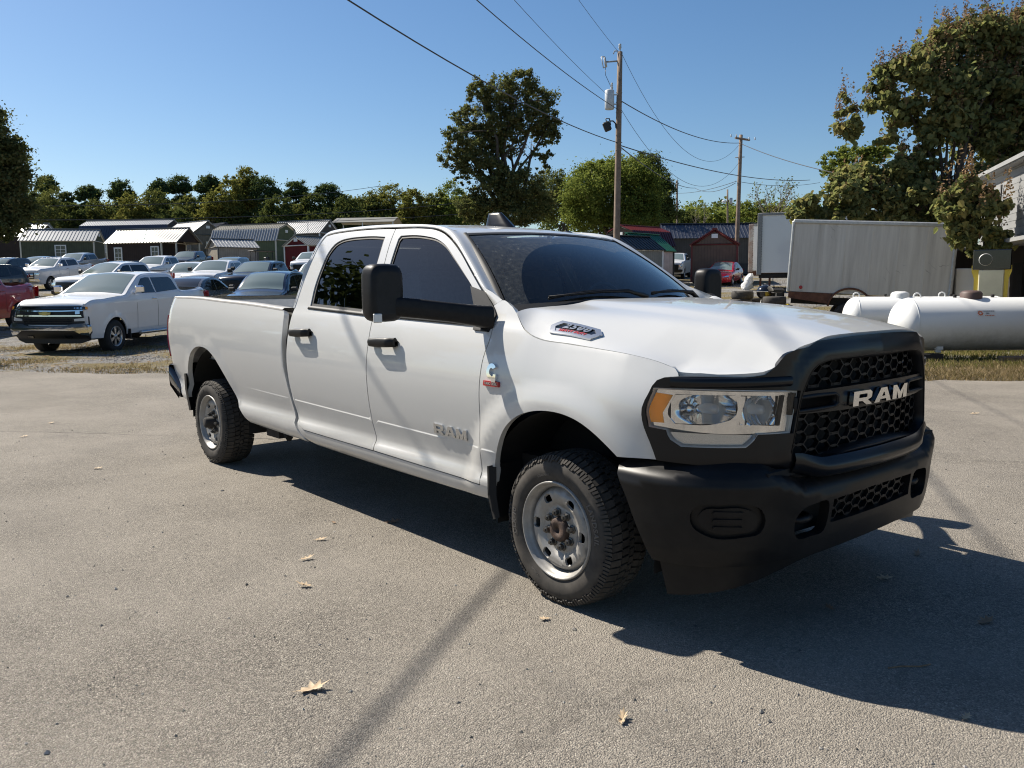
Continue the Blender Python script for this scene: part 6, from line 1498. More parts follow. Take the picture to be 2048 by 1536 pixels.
    for face, u, w, h, col in doors:
        dr = MB()
        if face == 'r':
            for sgn in (-1, 1):
                dm = MB(); dm.box((x1+.03, u+sgn*w/4, h/2+.15), (.06, w/2-.02, h)); dd = dm.build('door', TRIM[col], o)
                m = MB(); m.box((x1+.065, u+sgn*w/4, h*.72+.15), (.02, w/2-.25, h*.36)); m.build('pane', M_pane, dd)
                m = MB(); m.box((x1+.078, u+sgn*w/4, h*.72+.15), (.015, .03, h*.36)); m.box((x1+.078, u+sgn*w/4, h*.72+.15), (.015, w/2-.25, .03)); m.build('glazing_bar', TRIM[col], dd)
        else:
            dm = MB(); dm.box((u, -W/2-.03, h/2+.1), (w, .06, h)); dm.build('door', TRIM[col], o)
    return o
shed(18, 86, 9.5, 3.7, 3.0, 4.3, 'gable', -97, 'brown', 'galv', 'white', 'dark brown shed with pale metal roof, half hidden by the big left tree')
shed(132, 80, 6.3, 3.7, 2.65, 3.75, 'gable', -78, 'olive', 'galv', 'cream', 'olive green shed with ribbed silver roof and white framed window', wins=[('f', .25, 1.65, .8, .95)])
shed(268, 94, 10.2, 4.0, 2.7, 4.65, 'gambrel', -98, 'charcoal', 'galv', 'same', roof2='navy', label= 'long charcoal barn with shade painted dark blue on its lower roof, tallest behind the brown cabin', wins=[('f', -1.9, 1.7, .7, 1.2)])  # navy on the lower roof planes is their shade put into the colour
shed(312, 74, 7.0, 3.4, 2.55, 3.75, 'gable', -104, 'brown', 'white', 'cream', 'dark brown cabin with cream ribbed roof, porch and two white windows', wins=[('f', -2.35, 1.45, .62, 1.15), ('f', 1.35, 1.5, .62, 1.15)], porch=1.5)
shed(392, 90, 5.4, 4.0, 3.0, 4.4, 'gable', -128, 'taupe', 'galv', 'same', 'grey shed with white french doors in its gable end', doors=[('r', .6, 1.7, 2.1, 'white')])
shed(436, 99, 5.0, 3.6, 2.6, 4.2, 'gambrel', -135, 'white', 'navy', 'black', 'barn shaped shed with white gable end and navy side')
shed(468, 78, 3.7, 2.9, 2.0, 2.75, 'gable', 128, 'tan', 'galv', 'same', 'small tan shed with silver roof, lowest in front of the green barn', vent=False)
shed(512, 86, 7.6, 3.8, 2.45, 4.05, 'gambrel', -108, 'green', 'cream', 'cream', roof2='galv', label= 'green lofted barn with cream roof', wins=[('r', .6, 1.6, .6, .9)])
shed(612, 98, 7.0, 4.0, 3.0, 4.5, 'gable', -112, 'greybrown', 'grey', 'white', 'grey brown shed with grey roof beyond the small red shed')
shed(626, 74, 3.6, 3.0, 2.2, 3.0, 'gable', 146, 'red', 'white', 'white', 'small dark red shed with white trim next to the cab of the big pickup')
# open carport far behind the cab
d, l = dl(738, 104); cp = empty('carport', gp(d, l), heading(-97), 'open carport with cream metal roof showing above the cab', 'carport', None)
m = MB(); m.add([(-3.9, -2.2, 4.35), (3.9, -2.2, 4.35), (3.9, 0, 5.05), (-3.9, 0, 5.05), (3.9, 2.2, 4.35), (-3.9, 2.2, 4.35)], [(0, 1, 2, 3), (3, 2, 4, 5)]); m.add([(-3.9, -2.2, 4.30), (3.9, -2.2, 4.30), (3.9, 0, 4.98), (-3.9, 0, 4.98)], [(3, 2, 1, 0)]); m.build('roof', ROOF['cream'], cp, recalc=False)
for x in (-3.8, 0, 3.8):
    for y in (-2.1, 2.1): m = MB(); m.box((x, y, 2.15), (.1, .1, 4.3)); m.build('post', TRIM['white'], cp)
# right of the windshield
shed(1278, 68, 4.6, 3.4, 2.6, 4.05, 'gambrel', 132, 'brown2', 'red', 'same', roof2='maroon', label= 'brown barn shaped shed with red roof, leftmost right of the cab', wins=[('f', 0, 1.6, .6, .9)])
shed(1284, 61, 3.6, 3.0, 2.2, 3.35, 'gable', 136, 'white', 'green', 'black', 'white shed with green roof below the red roofed shed')
shed(1258, 56, 3.4, 2.8, 2.3, 3.15, 'gable', 126, 'lightgrey', 'dark', 'white', 'shed with black roof right behind the windshield pillar')
shed(1432, 73, 9.6, 3.8, 3.1, 4.35, 'gable', -91, 'greybrown', 'navy', 'same', 'long grey shed with navy ribbed roof behind the first far utility pole', wins=[('f', 3.0, 1.9, .75, 1.2)], skirt='charcoal')
shed(1428, 58.5, 4.2, 3.0, 2.55, 3.5, 'gable', 166, 'brown2', 'red', 'redb', 'brown shed with dark red trim and roof, gable end facing the camera')
shed(1432, 112, 9.5, 6, 4.0, 5.6, 'gable', -95, 'lightgrey', 'grey', 'white', 'distant pale house with grey roof above the navy roofed shed', vent=False, name='house')
d, l = dl(1334, 84); o = empty('camper', gp(d, l), heading(-95), 'rounded white camper between the red roofed shed and the navy roofed shed', 'camper')
m = MB(); m.prism([(-1.2, .5), (1.2, .5), (1.25, 2.2), (1.0, 2.9), (0, 3.1), (-1.0, 2.9), (-1.25, 2.2)], 'x', -2.0, 2.0); m.build('shell', M_vent, o); m = MB(); m.box((.4, -1.26, 1.9), (1.2, .04, .6)); m.build('window', M_pane, o)
for x in (-.7, .7): m = MB(); m.lathe([(0, -.1), (.3, -.1), (.33, 0), (.3, .1), (0, .1)], (x, -1.1, .33), 'y', 16); m.build('wheel', M_tyre, o)
# ------------------------------------------------------------------ tanks, box body, trailers, old pump, house on the right
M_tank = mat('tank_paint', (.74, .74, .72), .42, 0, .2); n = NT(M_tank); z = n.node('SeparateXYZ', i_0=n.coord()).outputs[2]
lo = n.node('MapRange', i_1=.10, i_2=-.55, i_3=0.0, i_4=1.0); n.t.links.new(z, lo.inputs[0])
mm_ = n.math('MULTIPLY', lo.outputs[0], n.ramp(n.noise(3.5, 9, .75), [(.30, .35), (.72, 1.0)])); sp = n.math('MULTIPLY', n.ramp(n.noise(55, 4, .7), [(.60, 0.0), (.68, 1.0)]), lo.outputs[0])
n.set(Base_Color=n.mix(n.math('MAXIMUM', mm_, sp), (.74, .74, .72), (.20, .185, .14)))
M_dome = noisy('brown_dome', (.075, .045, .038), (.11, .07, .058), 6, .6); M_block = noisy('concrete_block', (.26, .24, .21), (.36, .335, .30), 12, .9, .2)
M_oldwood = noisy('old_timber', (.13, .09, .06), (.24, .17, .115), 9, .9, .2)
def tank(px, D, zc, r_, L, deg, label, dome_u, dome_mat, dome_z, stick=False, eyes=(-.42,)):
    d, l = dl(px, D); o = empty('propane_tank', gp(d, l), heading(deg), label, 'gas tank', 'white gas tanks by the road')
    prof = []
    for t in np.linspace(math.pi/2, 0, 9): prof.append((r_*math.cos(t), -L/2+r_*.62-r_*.62*math.sin(t)))
    for t in np.linspace(0, math.pi/2, 9): prof.append((r_*math.cos(t), L/2-r_*.62+r_*.62*math.sin(t)))
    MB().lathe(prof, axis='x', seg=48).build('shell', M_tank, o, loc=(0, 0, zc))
    for x in (-L/2+r_*.62, L/2-r_*.62): MB().lathe([(r_-.01, x-.012), (r_+.005, x-.006), (r_+.005, x+.006), (r_-.01, x+.012)], axis='x', seg=48).build('weld_seam', M_tank, o, loc=(0, 0, zc))
    MB().lathe([(0, r_+dome_z), (.10, r_+dome_z), (.17, r_+dome_z-.02), (.20, r_+dome_z-.06), (.20, r_-.08)], axis='z', seg=28).build('valve_dome', dome_mat, o, loc=(dome_u, 0, zc))
    for x in eyes:
        MB().tube([(x*L+.07*math.cos(a), 0, r_+.045+.07*math.sin(a)*(1)) for a in np.linspace(-.5, math.pi+.5, 12)], .014, 8).build('lifting_eye', M_tank, o, loc=(0, 0, zc-.02))
    for x in (dome_u-.32, dome_u+.42, dome_u+1.1):
        if abs(x) < L*.42: MB().lathe([(0, .06), (.03, .06), (.035, .04), (.03, -.02)], (x, 0, r_-.0), 'z', 12).build('fitting', M_under, o, loc=(0, 0, zc))
    for x in (-L*.33, L*.33):
        m = MB()
        for y in (-.25, .25): m.box((x, y, (zc-r_*.82)/2+.09), (.10, .06, zc-r_*.80-.14), b=.006)
        m.box((x, 0, zc-r_*.86), (.12, .66, .06)); m.build('saddle_leg', M_tank, o)
    return o
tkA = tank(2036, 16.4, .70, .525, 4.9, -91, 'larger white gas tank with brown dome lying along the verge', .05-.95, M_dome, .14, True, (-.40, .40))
# its sticker: pale label with an orange sun mark and lines of print
M_pl = mat('sticker_white', (.72, .70, .66), .5); M_or = mat('sticker_orange', (.62, .13, .03), .5); M_ink = mat('sticker_ink', (.05, .05, .06), .6)
def tank_pt(u, v, off, r_=.525, zc=.70): a = v/r_; return (u, -(r_+off)*math.cos(a), zc+(r_+off)*math.sin(a))
su, sv_ = -.84, .235
st = MB().grid([[tank_pt(su+u, sv_+v, .004) for u in np.linspace(-.17, .17, 5)] for v in np.linspace(-.065, .065, 5)]).build('sticker', M_pl, tkA)
m = MB()
for k in range(8): a = k*math.pi/4; m.add([tank_pt(su-.115+.042*math.cos(a-.25), sv_+.0+.042*math.sin(a-.25), .007), tank_pt(su-.115+.066*math.cos(a), sv_+.066*math.sin(a), .007), tank_pt(su-.115+.042*math.cos(a+.25), sv_+.042*math.sin(a+.25), .007)], [(0, 1, 2)])
m.grid([[tank_pt(su-.115+r_*math.cos(a), sv_+r_*math.sin(a), .007) for r_ in (.022, .043)] for a in np.linspace(0, 2*math.pi, 17)]); m.build('sun_mark', M_or, st)
for txt, v, h, mt in (('gas', .0, .055, M_ink), ('PROPANE', .043, .022, M_ink), ('000 000 0000', -.045, .022, M_or)):
    if txt == '000 000 0000': m = MB(); [m.add([tank_pt(su-.03+.03*k, sv_+v-.008, .007), tank_pt(su-.008+.03*k, sv_+v-.008, .007), tank_pt(su-.008+.03*k, sv_+v+.008, .007), tank_pt(su-.03+.03*k, sv_+v+.008, .007)], [(0, 1, 2, 3)]) for k in range(6)]; m.build('print_line', mt, st); continue
    if txt == 'PROPANE': m = MB(); [m.add([tank_pt(su-.05+.035*k, sv_+v-.006, .007), tank_pt(su-.022+.035*k, sv_+v-.006, .007), tank_pt(su-.022+.035*k, sv_+v+.006, .007), tank_pt(su-.05+.035*k, sv_+v+.006, .007)], [(0, 1, 2, 3)]) for k in range(6)]; m.build('print_line', mt, st); continue
    me = text_mesh(txt, h, .001, 0, 0, .001); warp(me, lambda c: [tank_pt(su+.02+p[0], sv_+v+p[1], .007) for p in c]); link('print_line', me, mt, st)
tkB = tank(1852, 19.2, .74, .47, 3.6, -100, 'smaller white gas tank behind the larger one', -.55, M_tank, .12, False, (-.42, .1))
for px, py, D, sz, lab, mt in ((1868, 724, 15.9, (.42, .22, .16), 'dark concrete block under the left leg of the larger tank', M_under), (2040, 730, 15.6, (.55, .22, .12), 'pale timber block under the right leg of the larger tank', M_oldwood)):
    d, l = dl(px, D); o = empty('block', gp(d, l), heading(-92), lab, 'block', 'blocks under the tanks'); m = MB(); m.box((0, 0, sz[2]/2), sz, b=.012); m.build('body', mt, o)
# box body of an old truck
M_boxp = mat('grimy_white_sheet', (.40, .39, .365), .6, 0, 0, .3); n = NT(M_boxp); oc = n.coord(); xs = n.node('Mapping', i_Scale=(5.0, 5.0, .35)); n.t.links.new(oc, xs.inputs[0])
st_ = n.ramp(n.noise(1.0, 8, .7, xs.outputs[0]), [(.35, (.62, .595, .54)), (.6, (.50, .475, .43)), (.8, (.34, .315, .27))])
scr = n.node('TexWave', wave_type='BANDS', bands_direction='DIAGONAL', i_Scale=1.1, i_Distortion=22.0, i_Detail=3.0); n.t.links.new(oc, scr.inputs[0])
sc_ = n.math('MULTIPLY', n.ramp(scr.outputs['Fac'], [(.0, 1.0), (.02, 0.0)]), n.ramp(n.noise(1.3, 3, .5), [(.60, 0.0), (.66, .4)]))
n.set(Base_Color=n.mix(sc_, st_, (.07, .065, .06)))
M_rust = noisy('rusty_steel', (.085, .035, .022), (.17, .075, .045), 7, .85, .2); M_alu = noisy('dull_aluminium', (.40, .40, .39), (.52, .52, .50), 10, .45, metal=.5); M_postgrey = noisy('grey_post', (.20, .205, .20), (.30, .30, .29), 12, .6, .1)
d0, l0 = dl(1573, 26.0); d1, l1 = d0-.317*4.52, l0+.948*4.52
c_ = gp((d0+d1)/2, (l0+l1)/2); LB = math.hypot(d1-d0, l1-l0); rzb = math.atan2((FWD*(d1-d0)+RGT*(l1-l0)).y, (FWD*(d1-d0)+RGT*(l1-l0)).x)
bx = empty('truck_box', (c_.x, c_.y, 0), rzb, 'grimy white box body of an old truck with rusty sill behind the tanks', 'truck box'); bx.rotation_euler = (0, R(3.2), rzb)
WBX = 2.4; nP = 6
for k in range(nP):     # riveted side panels, near and far
    w = LB/nP
    for yy in (-.02, WBX+.02): m = MB(); m.box((-LB/2+w*(k+.5), yy, 2.25), (w-.012, .04, 2.14), b=.006); m.build('side_panel', M_boxp, bx)
for x in np.linspace(-LB/2+LB/nP, LB/2-LB/nP, nP-1): m = MB(); m.box((x, -.046, 2.25), (.05, .014, 2.12), b=.004); m.build('side_post', M_boxp, bx)
m = MB(); m.box((0, WBX/2, 3.36), (LB, WBX+.1, .04), b=.01); m.build('roof', M_alu, bx)
for y in (-.045, WBX+.045): m = MB(); m.box((0, y, 3.33), (LB+.06, .09, .13), b=.03); m.build('top_rail', M_alu, bx)
for x in (-LB/2-.02, LB/2+.02): m = MB(); m.box((x, -.04, 2.25), (.10, .09, 2.2), b=.03); m.build('corner_post', M_alu, bx)
m = MB(); m.box((-LB/2-.01, WBX/2, 2.25), (.04, WBX, 2.1)); m.build('front_panel', M_boxp, bx)
m = MB(); m.box((LB/2+.01, WBX/2, 2.25), (.04, WBX, 2.1)); m.build('rear_panel', M_under, bx)
# sill with a wheel arch in it
ac = -LB/2+LB*.40; P = [(-LB/2, 1.18), (-LB/2, .98)]+[(ac+.62*math.cos(t), .80+.55*math.sin(t)) for t in np.linspace(math.pi*.97, math.pi*.03, 14)]+[(LB/2, 1.02), (LB/2, 1.18)]
P = [(x, min(z, 1.17)) for x, z in P]; m = MB(); m.prism(P, 'y', -.06, .0); m.build('rusty_sill', M_rust, bx)
m = MB(); m.tube([(ac+.62*math.cos(t), -.07, .78+.57*math.sin(t)) for t in np.linspace(math.pi, 0, 16)], .035, 6); m.build('arch_rim', M_rust, bx)
m = MB(); m.box((0, WBX/2, .92), (LB*.96, WBX*.8, .22)); m.build('frame', M_under, bx)
for x in (ac, ac+4.2):
    for y in (.12, WBX-.12):
        if x < LB/2: m = MB(); m.lathe([(0, -.14), (.25, -.14), (.42, -.14), (.46, -.08), (.46, .08), (.42, .14), (0, .14)], (x, y, .46), 'y', 24); m.build('wheel', M_tyre, bx)
m = MB(); m.lathe([(0, .0), (.05, .0), (.055, .012)], (-LB/2+.35, -.055, 1.32), 'y', 12); m.build('marker_lamp', M_red, bx)
# two trailers behind it
def trailer(pxl, pxr, D, deg, zt, label, post, rusty):
    d, l = dl(pxl, D); o = empty('trailer', gp(d, l), heading(deg), label, 'trailer', 'old trailers behind the box body'); g_ = float(terr(d, l)); h = zt-g_
    m = MB(); m.box((3, 1.25, 1.1+(h-1.1)/2), (6, 2.5, h-1.1), b=.02); m.build('body', M_wcar, o)
    m = MB(); m.box((0, 0, 1.0+(h-1.0)/2), (.26, .16, h-1.0), b=.02); m.build('corner_post', post, o)
    m = MB(); m.box((3, -.01, h-.06), (6.1, .1, .14), b=.02); m.build('top_rail', M_postgrey, o)
    m = MB(); m.box((3, 1.25, .95), (6, 2.3, .25)); m.build('floor_frame', M_rust if rusty else M_under, o)
    for z_ in np.arange(1.3, h-.2, .16): pass
    m = MB()
    for z_ in np.arange(1.3, h-.2, .14): m.box((.12, -.09, z_), (.03, .02, .03))
    r_ = m.build('rivet', M_under, o); r_['kind'] = 'stuff'
    m = MB(); m.box((.6, .3, .5), (.12, .12, 1.0)); m.build('landing_leg', M_rust, o)
    return o
trailer(1517, 1575, 47, -107, 5.50, 'tall white trailer with grey corner post left of the box body', M_postgrey, False)
trailer(1500, 1525, 50, -107, 5.12, 'white trailer with rust streaked corner post, leftmost of the trailers', noisy('rust_streaked_post', (.42, .41, .38), (.19, .085, .045), 2.2, .7), True)
# stacks of tyres, grill, mower, sack
def tyre_thing(loc, label, R_=.36, w=.24, rot=(0, 0, 0)):
    o = empty('tyre', loc, 0, label, 'tyre', 'old tyres in stacks'); o.rotation_euler = rot
    MB().lathe([(R_*.6, 0), (R_*.68, -.012), (R_*.93, -.005), (R_, .05), (R_, w-.05), (R_*.93, w+.005), (R_*.68, w+.012), (R_*.6, w)], axis='z', seg=28).build('carcass', M_tyre, o)
    return o
d, l = dl(1484, 27.5); b = gp(d, l); zz = float(b.z)
nst = 5
for k in range(nst): tyre_thing((b.x+.02*math.sin(k*2), b.y+.02*math.cos(k*3), zz+.255*k), ['bottom tyre', 'second tyre from the bottom', 'third tyre', 'second tyre from the top', 'topmost tyre'][k]+' of the tall tyre stack left of the grill')
d, l = dl(1508, 28.2); b = gp(d, l)
for k in range(4): tyre_thing((b.x, b.y, float(b.z)+.25*k), ['bottom tyre', 'second tyre', 'third tyre', 'topmost tyre'][k]+' of the lower tyre stack beside the grill')
d, l = dl(1550, 24.6); tyre_thing(gp(d, l, .93), 'tyre lying flat on top of scrap in front of the yellow mower', .34, .22)
d, l = dl(1548, 24.6); o = empty('scrap_crate', gp(d, l), heading(-80), 'rough dark crate under the flat tyre near the box body', 'crate'); m = MB(); m.box((0, 0, .46), (.9, .7, .9), b=.02); m.build('body', M_oldwood, o)
d, l = dl(1531, 26.8); gr = empty('kettle_grill', gp(d, l), 0, 'small round black charcoal grill beside the tyre stacks', 'grill')
MB().lathe([(0, 1.50), (.05, 1.50), (.20, 1.44), (.27, 1.33), (.275, 1.30)], axis='z', seg=24).build('lid', M_gloss, gr); MB().lathe([(.275, 1.28), (.26, 1.18), (.18, 1.08), (0, 1.03)], axis='z', seg=24).build('bowl', M_gloss, gr)
for k in range(3): a = k*2.1; MB().tube([(.12*math.cos(a), .12*math.sin(a), 1.06), (.30*math.cos(a), .30*math.sin(a), 0)], .014, 6).build('leg', M_alu, gr)
MB().tube([(-.07, 0, 1.50), (-.05, 0, 1.545), (.05, 0, 1.545), (.07, 0, 1.50)], .012, 6).build('handle', M_cblack, gr)
M_yel = noisy('yellow_paint', (.60, .42, .03), (.68, .50, .05), 5, .5); M_cream = noisy('cream_panel', (.56, .52, .36), (.66, .62, .44), 3, .5)
d, l = dl(1553, 26.2); mw = empty('riding_mower', gp(d, l), heading(160), 'yellow riding mower partly hidden beside the box body', 'mower')
m = MB(); m.box((.3, 0, .80), (.9, .55, .45), b=.10); m.build('hood', M_yel, mw); m = MB(); m.box((-.5, 0, .75), (.7, .9, .30), b=.08); m.build('fender', M_yel, mw); m = MB(); m.box((-.55, 0, 1.05), (.40, .45, .12), b=.05); m.box((-.75, 0, 1.22), (.12, .45, .35), b=.05); m.build('seat', M_cblack, mw)
for x, r_ in ((.6, .2), (-.5, .28)):
    for y in (-.4, .4): m = MB(); m.lathe([(0, -.09), (r_*.9, -.09), (r_, -.05), (r_, .05), (r_*.9, .09), (0, .09)], (x, y, r_), 'y', 20); m.build('wheel', M_tyre, mw)
m = MB(); m.tube([(-.05, 0, .95), (-.2, 0, 1.25)], .02, 6); m.lathe([(.15, -.01), (.165, 0), (.15, .01)], (-.2, 0, 1.26), 'z', 18); m.build('steering_wheel', M_cblack, mw)
d, l = dl(1492, 49); rows = []; rr = random.Random(5)
for k, t in enumerate(np.linspace(0, 1, 9)):
    w = .36*(1-.5*t)*(1 if 0 < k < 8 else .4); rows.append([(w*math.cos(a)*(1+rr.uniform(-.3, .3))+.28*t, .26*math.sin(a)*(1+rr.uniform(-.3, .3)), .98*t+rr.uniform(-.04, .04)) for a in np.linspace(0, 2*math.pi, 13)[:-1]]); rows[-1].append(rows[-1][0])
o = empty('sack', gp(d, l, .0), heading(-90), 'crumpled white sack leaning against the rusty trailer post', 'sack'); MB().grid(rows).build('cloth', noisy('white_sack', (.66, .66, .65), (.74, .74, .73), 4, .7, .5, 8, bdist=.05), o)
# lean-to added as dark fill beside the house, shade in its wall colour
d, l = dl(1985, 27.5); lt = empty('added_lean_to', gp(d, l), heading(-112), 'open lean-to added as dark fill between box body and white building', 'shelter')
m = MB(); m.box((0, .6, 1.3), (3.4, .08, 2.6)); m.build('back_wall', M_bayshade, lt); m = MB(); m.box((0, -.3, 2.66), (3.6, 2.0, .10), Matrix.Rotation(R(5), 3, 'X')); m.build('roof', ROOF['charcoal'], lt)
for x in (-1.65, 0, 1.65): m = MB(); m.box((x, -1.1, 1.3), (.09, .09, 2.6)); m.build('post', M_oldwood, lt)
for x, w, h in ((-1.1, .5, 1.9), (-.45, .35, 1.6), (.9, .6, 1.2)): m = MB(); m.box((x, .3, h/2), (w, .12, h)); m.build('board', M_under, lt)
# old fuel pump
d, l = dl(1982, 21.0); pu = empty('fuel_pump', gp(d, l), heading(150), 'old yellow and cream fuel pump under the awning', 'fuel pump')
m = MB(); m.prism([(-.36, .3), (.36, .3), (.38, 1.62), (.44, 1.80), (.44, 1.95), (-.44, 1.95), (-.44, 1.80), (-.38, 1.62)], 'x', -.28, .20); m.build('case', M_yel, pu)
m = MB(); m.box((.22, 0, 1.08), (.06, .56, 1.52), b=.02); m.build('front_panel', M_cream, pu)
m = MB(); m.box((.22, 0, 2.09), (.08, .84, .50), b=.02); m.build('dial_head', M_gloss, pu)
MB().lathe([(.14, .0), (.155, .01), (.14, .02)], (.268, -.14, 2.09), 'x', 20).build('dial_ring', M_alu, pu)
m = MB(); m.box((0, 0, .15), (.7, .85, .30), b=.02); m.build('plinth', M_block, pu)
# house with an awning, its wall running away from the road
HA = gp(26.5, 14.8); HB = gp(9.5, 9.7); ax = Vector((HB.x-HA.x, HB.y-HA.y, 0)); LH = ax.length; hz_ = math.atan2(ax.y, ax.x)
M_sid = noisy('white_siding', (.25, .252, .25), (.31, .312, .31), 2, .6)
hs = empty('house', (HA.x, HA.y, 0), hz_, 'white sided building with wide eaves and a dark bay at the right edge', 'building')
# local x runs towards the camera, +y... the wall faces the yard on the side of the picture
sgn = 1 if (Vector((0, 0, 1)).cross(ax.normalized())).dot(-RGT) > 0 else -1
m = MB(); m.box((LH/2, -sgn*3.5, 3.7), (LH, 7.0, 2.2)); m.build('upper_wall', M_sid, hs)
for k in range(11): m = MB(); m.box((LH/2, sgn*.012, 2.70+.2*k), (LH, .03, .185), Matrix.Rotation(R(5)*-sgn, 3, 'X')); m.build('siding_board', M_sid, hs)
m = MB(); m.box((LH/2, -sgn*3.9, 1.3), (LH, 6.2, 2.6)); m.build('bay_wall', M_bayshade, hs)  # solid dark wall, painted as the shade inside an open bay
m = MB(); m.prism([(sgn*.32, 4.72), (sgn*.32, 4.80), (-sgn*3.5, 6.3), (-sgn*7.8, 4.8), (-sgn*7.8, 4.72)], 'x', -.6, LH+.6); m.build('roof', ROOF['charcoal'], hs)
m = MB(); m.box((LH/2, sgn*.16, 4.68), (LH+1.2, .31, .05)); m.build('soffit', M_sid, hs)
m = MB(); m.box((LH/2, sgn*.34, 4.74), (LH+1.2, .03, .11)); m.build('fascia_board', M_sid, hs)
m = MB(); m.box((LH/2, sgn*.22, 2.62), (LH, .44, .10)); m.build('awning', M_sid, hs)
for x, w in ((1.4, .9), (3.1, 1.6)): m = MB(); m.box((x, -sgn*.75, 1.05), (w, .05, 2.1)); m.build('door', M_under if w < 1 else M_wcar, hs)
for x in (.9, 2.4): MB().tube([(x, sgn*.08, 4.3), (x, sgn*.10, 3.6), (x+.05, sgn*.08, 2.8)], .03, 6).build('conduit', M_cblack, hs)
d, l = dl(1935, 25); o = empty('refrigerator', gp(d, l), heading(160), 'dull white upright cabinet in the shade behind the pump', 'cabinet'); m = MB(); m.box((0, 0, 1.0), (.6, .75, 1.9), b=.03); m.build('cabinet', M_wcar, o); m = MB(); m.box((.31, .25, 1.1), (.04, .03, .5)); m.build('handle', M_alu, o)
# ------------------------------------------------------------------ utility poles and wires
M_pole = noisy('weathered_pole', (.16, .115, .082), (.27, .20, .15), 5, .9, .3, 30); M_wire = mat('wire', (.035, .035, .038), .5); M_ins = mat('insulator', (.45, .45, .44), .3); M_xf = mat('transformer_grey', (.50, .53, .55), .45, 0, .1)
def pole(px, D, ytop, r0, r1, label, ybase_px=None, pxt=None):
    d, l = dl(px, D); b = gp(d, l); t = at(pxt or px, ytop, D); o = empty('utility_pole', b, VIEW-math.pi/2, label, 'utility pole', 'utility poles')
    Mi = Matrix.Rotation(-(VIEW-math.pi/2), 4, 'Z') @ Matrix.Translation(-b); tt = Mi @ t
    MB().tube([Vector((0, 0, -.3)).lerp(tt, k) for k in np.linspace(0, 1, 7)], list(np.linspace(r0, r1, 7)), 12).build('shaft', M_pole, o)
    return o, (lambda P: Mi @ P), t
p1, L1, t1 = pole(1231, 36, 104, .16, .11, 'tall wooden utility pole with transformer behind the cab of the big pickup', pxt=1240)
D1 = 36
def P1(px, py, dd=0.0): return L1(at(px, py, D1+dd))
# local x = right, y = away
c = P1(1219, 199); MB().lathe([(0, .42), (.10, .42), (.19, .38), (.205, .36), (.205, -.38), (.18, -.42), (0, -.42)], c, 'z', 20).build('transformer', M_xf, p1)
for s in (-1, 1): m = MB(); m.box(c+Vector((.26, 0, .2*s)), (.22, .06, .05)); m.build('transformer_bracket', M_xf, p1)
MB().lathe([(0, .30), (.035, .30), (.05, .26), (.03, .22), (.055, .18), (.03, .14), (.06, .10), (.04, .02), (.05, 0)], c+Vector((.10, 0, .40)), 'z', 12).build('bushing', M_ins, p1)
m = MB(); k0 = P1(1208, 124); m.tube([k0+Vector((.02, 0, .20)), k0+Vector((.10, 0, -.22))], .05, 8); m.tube([k0+Vector((-.12, 0, .22)), k0+Vector((-.02, 0, -.26))], .022, 6); m.tube([k0+Vector((-.12, 0, .22)), k0+Vector((.04, 0, .22))], .02, 6); m.tube([k0+Vector((-.02, 0, -.24)), k0+Vector((.12, 0, -.20))], .02, 6); m.build('fuse_cutout', M_ins, p1)
m = MB(); m.tube([k0+Vector((.08, 0, 0)), P1(1237, 122)], .035, 6); m.build('cutout_arm', M_postgrey, p1)
MB().tube([k0+Vector((.06, 0, -.22)), P1(1211, 150), P1(1222, 174)], .012, 5).build('jumper_wire', M_wire, p1)
MB().lathe([(0, .20), (.05, .19), (.07, .14), (.04, .10), (.075, .06), (.05, 0), (.03, -.06)], P1(1240, 97), 'z', 12).build('top_insulator', M_ins, p1)
m = MB(); m.tube([P1(1236, 102), P1(1229, 102), P1(1227, 108)], .025, 6); m.build('top_bracket', M_postgrey, p1)
# flood lamp on its bent arm
m = MB(); m.tube([P1(1232, 256), P1(1231, 247), P1(1226, 242), P1(1219, 242)], .03, 7); m.build('lamp_arm', M_cblack, p1)
m = MB(); q = P1(1214, 253); m.box(q, (.30, .22, .40), Matrix.Rotation(R(-22), 3, 'Y'), b=.04); m.tube([q+Vector((-.02, 0, .18)), q+Vector((-.06, 0, .34)), q+Vector((.10, 0, .33)), q+Vector((.16, 0, .05))], .028, 6); m.build('flood_lamp', M_cblack, p1)
m = MB()
for py in (185, 205, 225, 285, 300): m.tube([P1(1238, py)+Vector((-.14, 0, 0)), P1(1238, py)+Vector((.14, 0, 0))], .02, 5)
m.build('bolt', M_postgrey, p1)
p2, L2_, t2 = pole(1471, 57.5, 270, .17, .12, 'wooden utility pole with short crossarm next to the brown shed with red trim', pxt=1482)
def P2(px, py): return L2_(at(px, py, 57.5))
m = MB(); m.box(P2(1485, 278), (1.5, .10, .12), Matrix.Rotation(R(35), 3, 'Z')); m.build('crossarm', M_pole, p2)
for px in (1462, 1473, 1498, 1510): MB().lathe([(0, .18), (.05, .16), (.03, .1), (.06, .06), (.03, 0)], P2(px, 274 if px < 1480 else 280), 'z', 8).build('insulator', M_ins, p2)
m = MB(); m.tube([P2(1470, 315), P2(1489, 314)], .03, 5); m.build('secondary_arm', M_postgrey, p2)
p3, L3, t3 = pole(1354, 112, 361, .16, .12, 'thin grey utility pole in front of the distant low woods, left of two')
p4, L4, t4 = pole(1455, 122, 379, .16, .12, 'thin grey utility pole in front of the distant low woods, right of two')
c = L4(at(1462, 402, 122)); MB().lathe([(0, .45), (.22, .45), (.22, -.45), (0, -.45)], c, 'z', 14).build('transformer', M_xf, p4)
MB().sphere(L4(at(1448, 403, 122)), (.35, .2, .2), 10, 6).build('street_lamp', M_vent, p4)
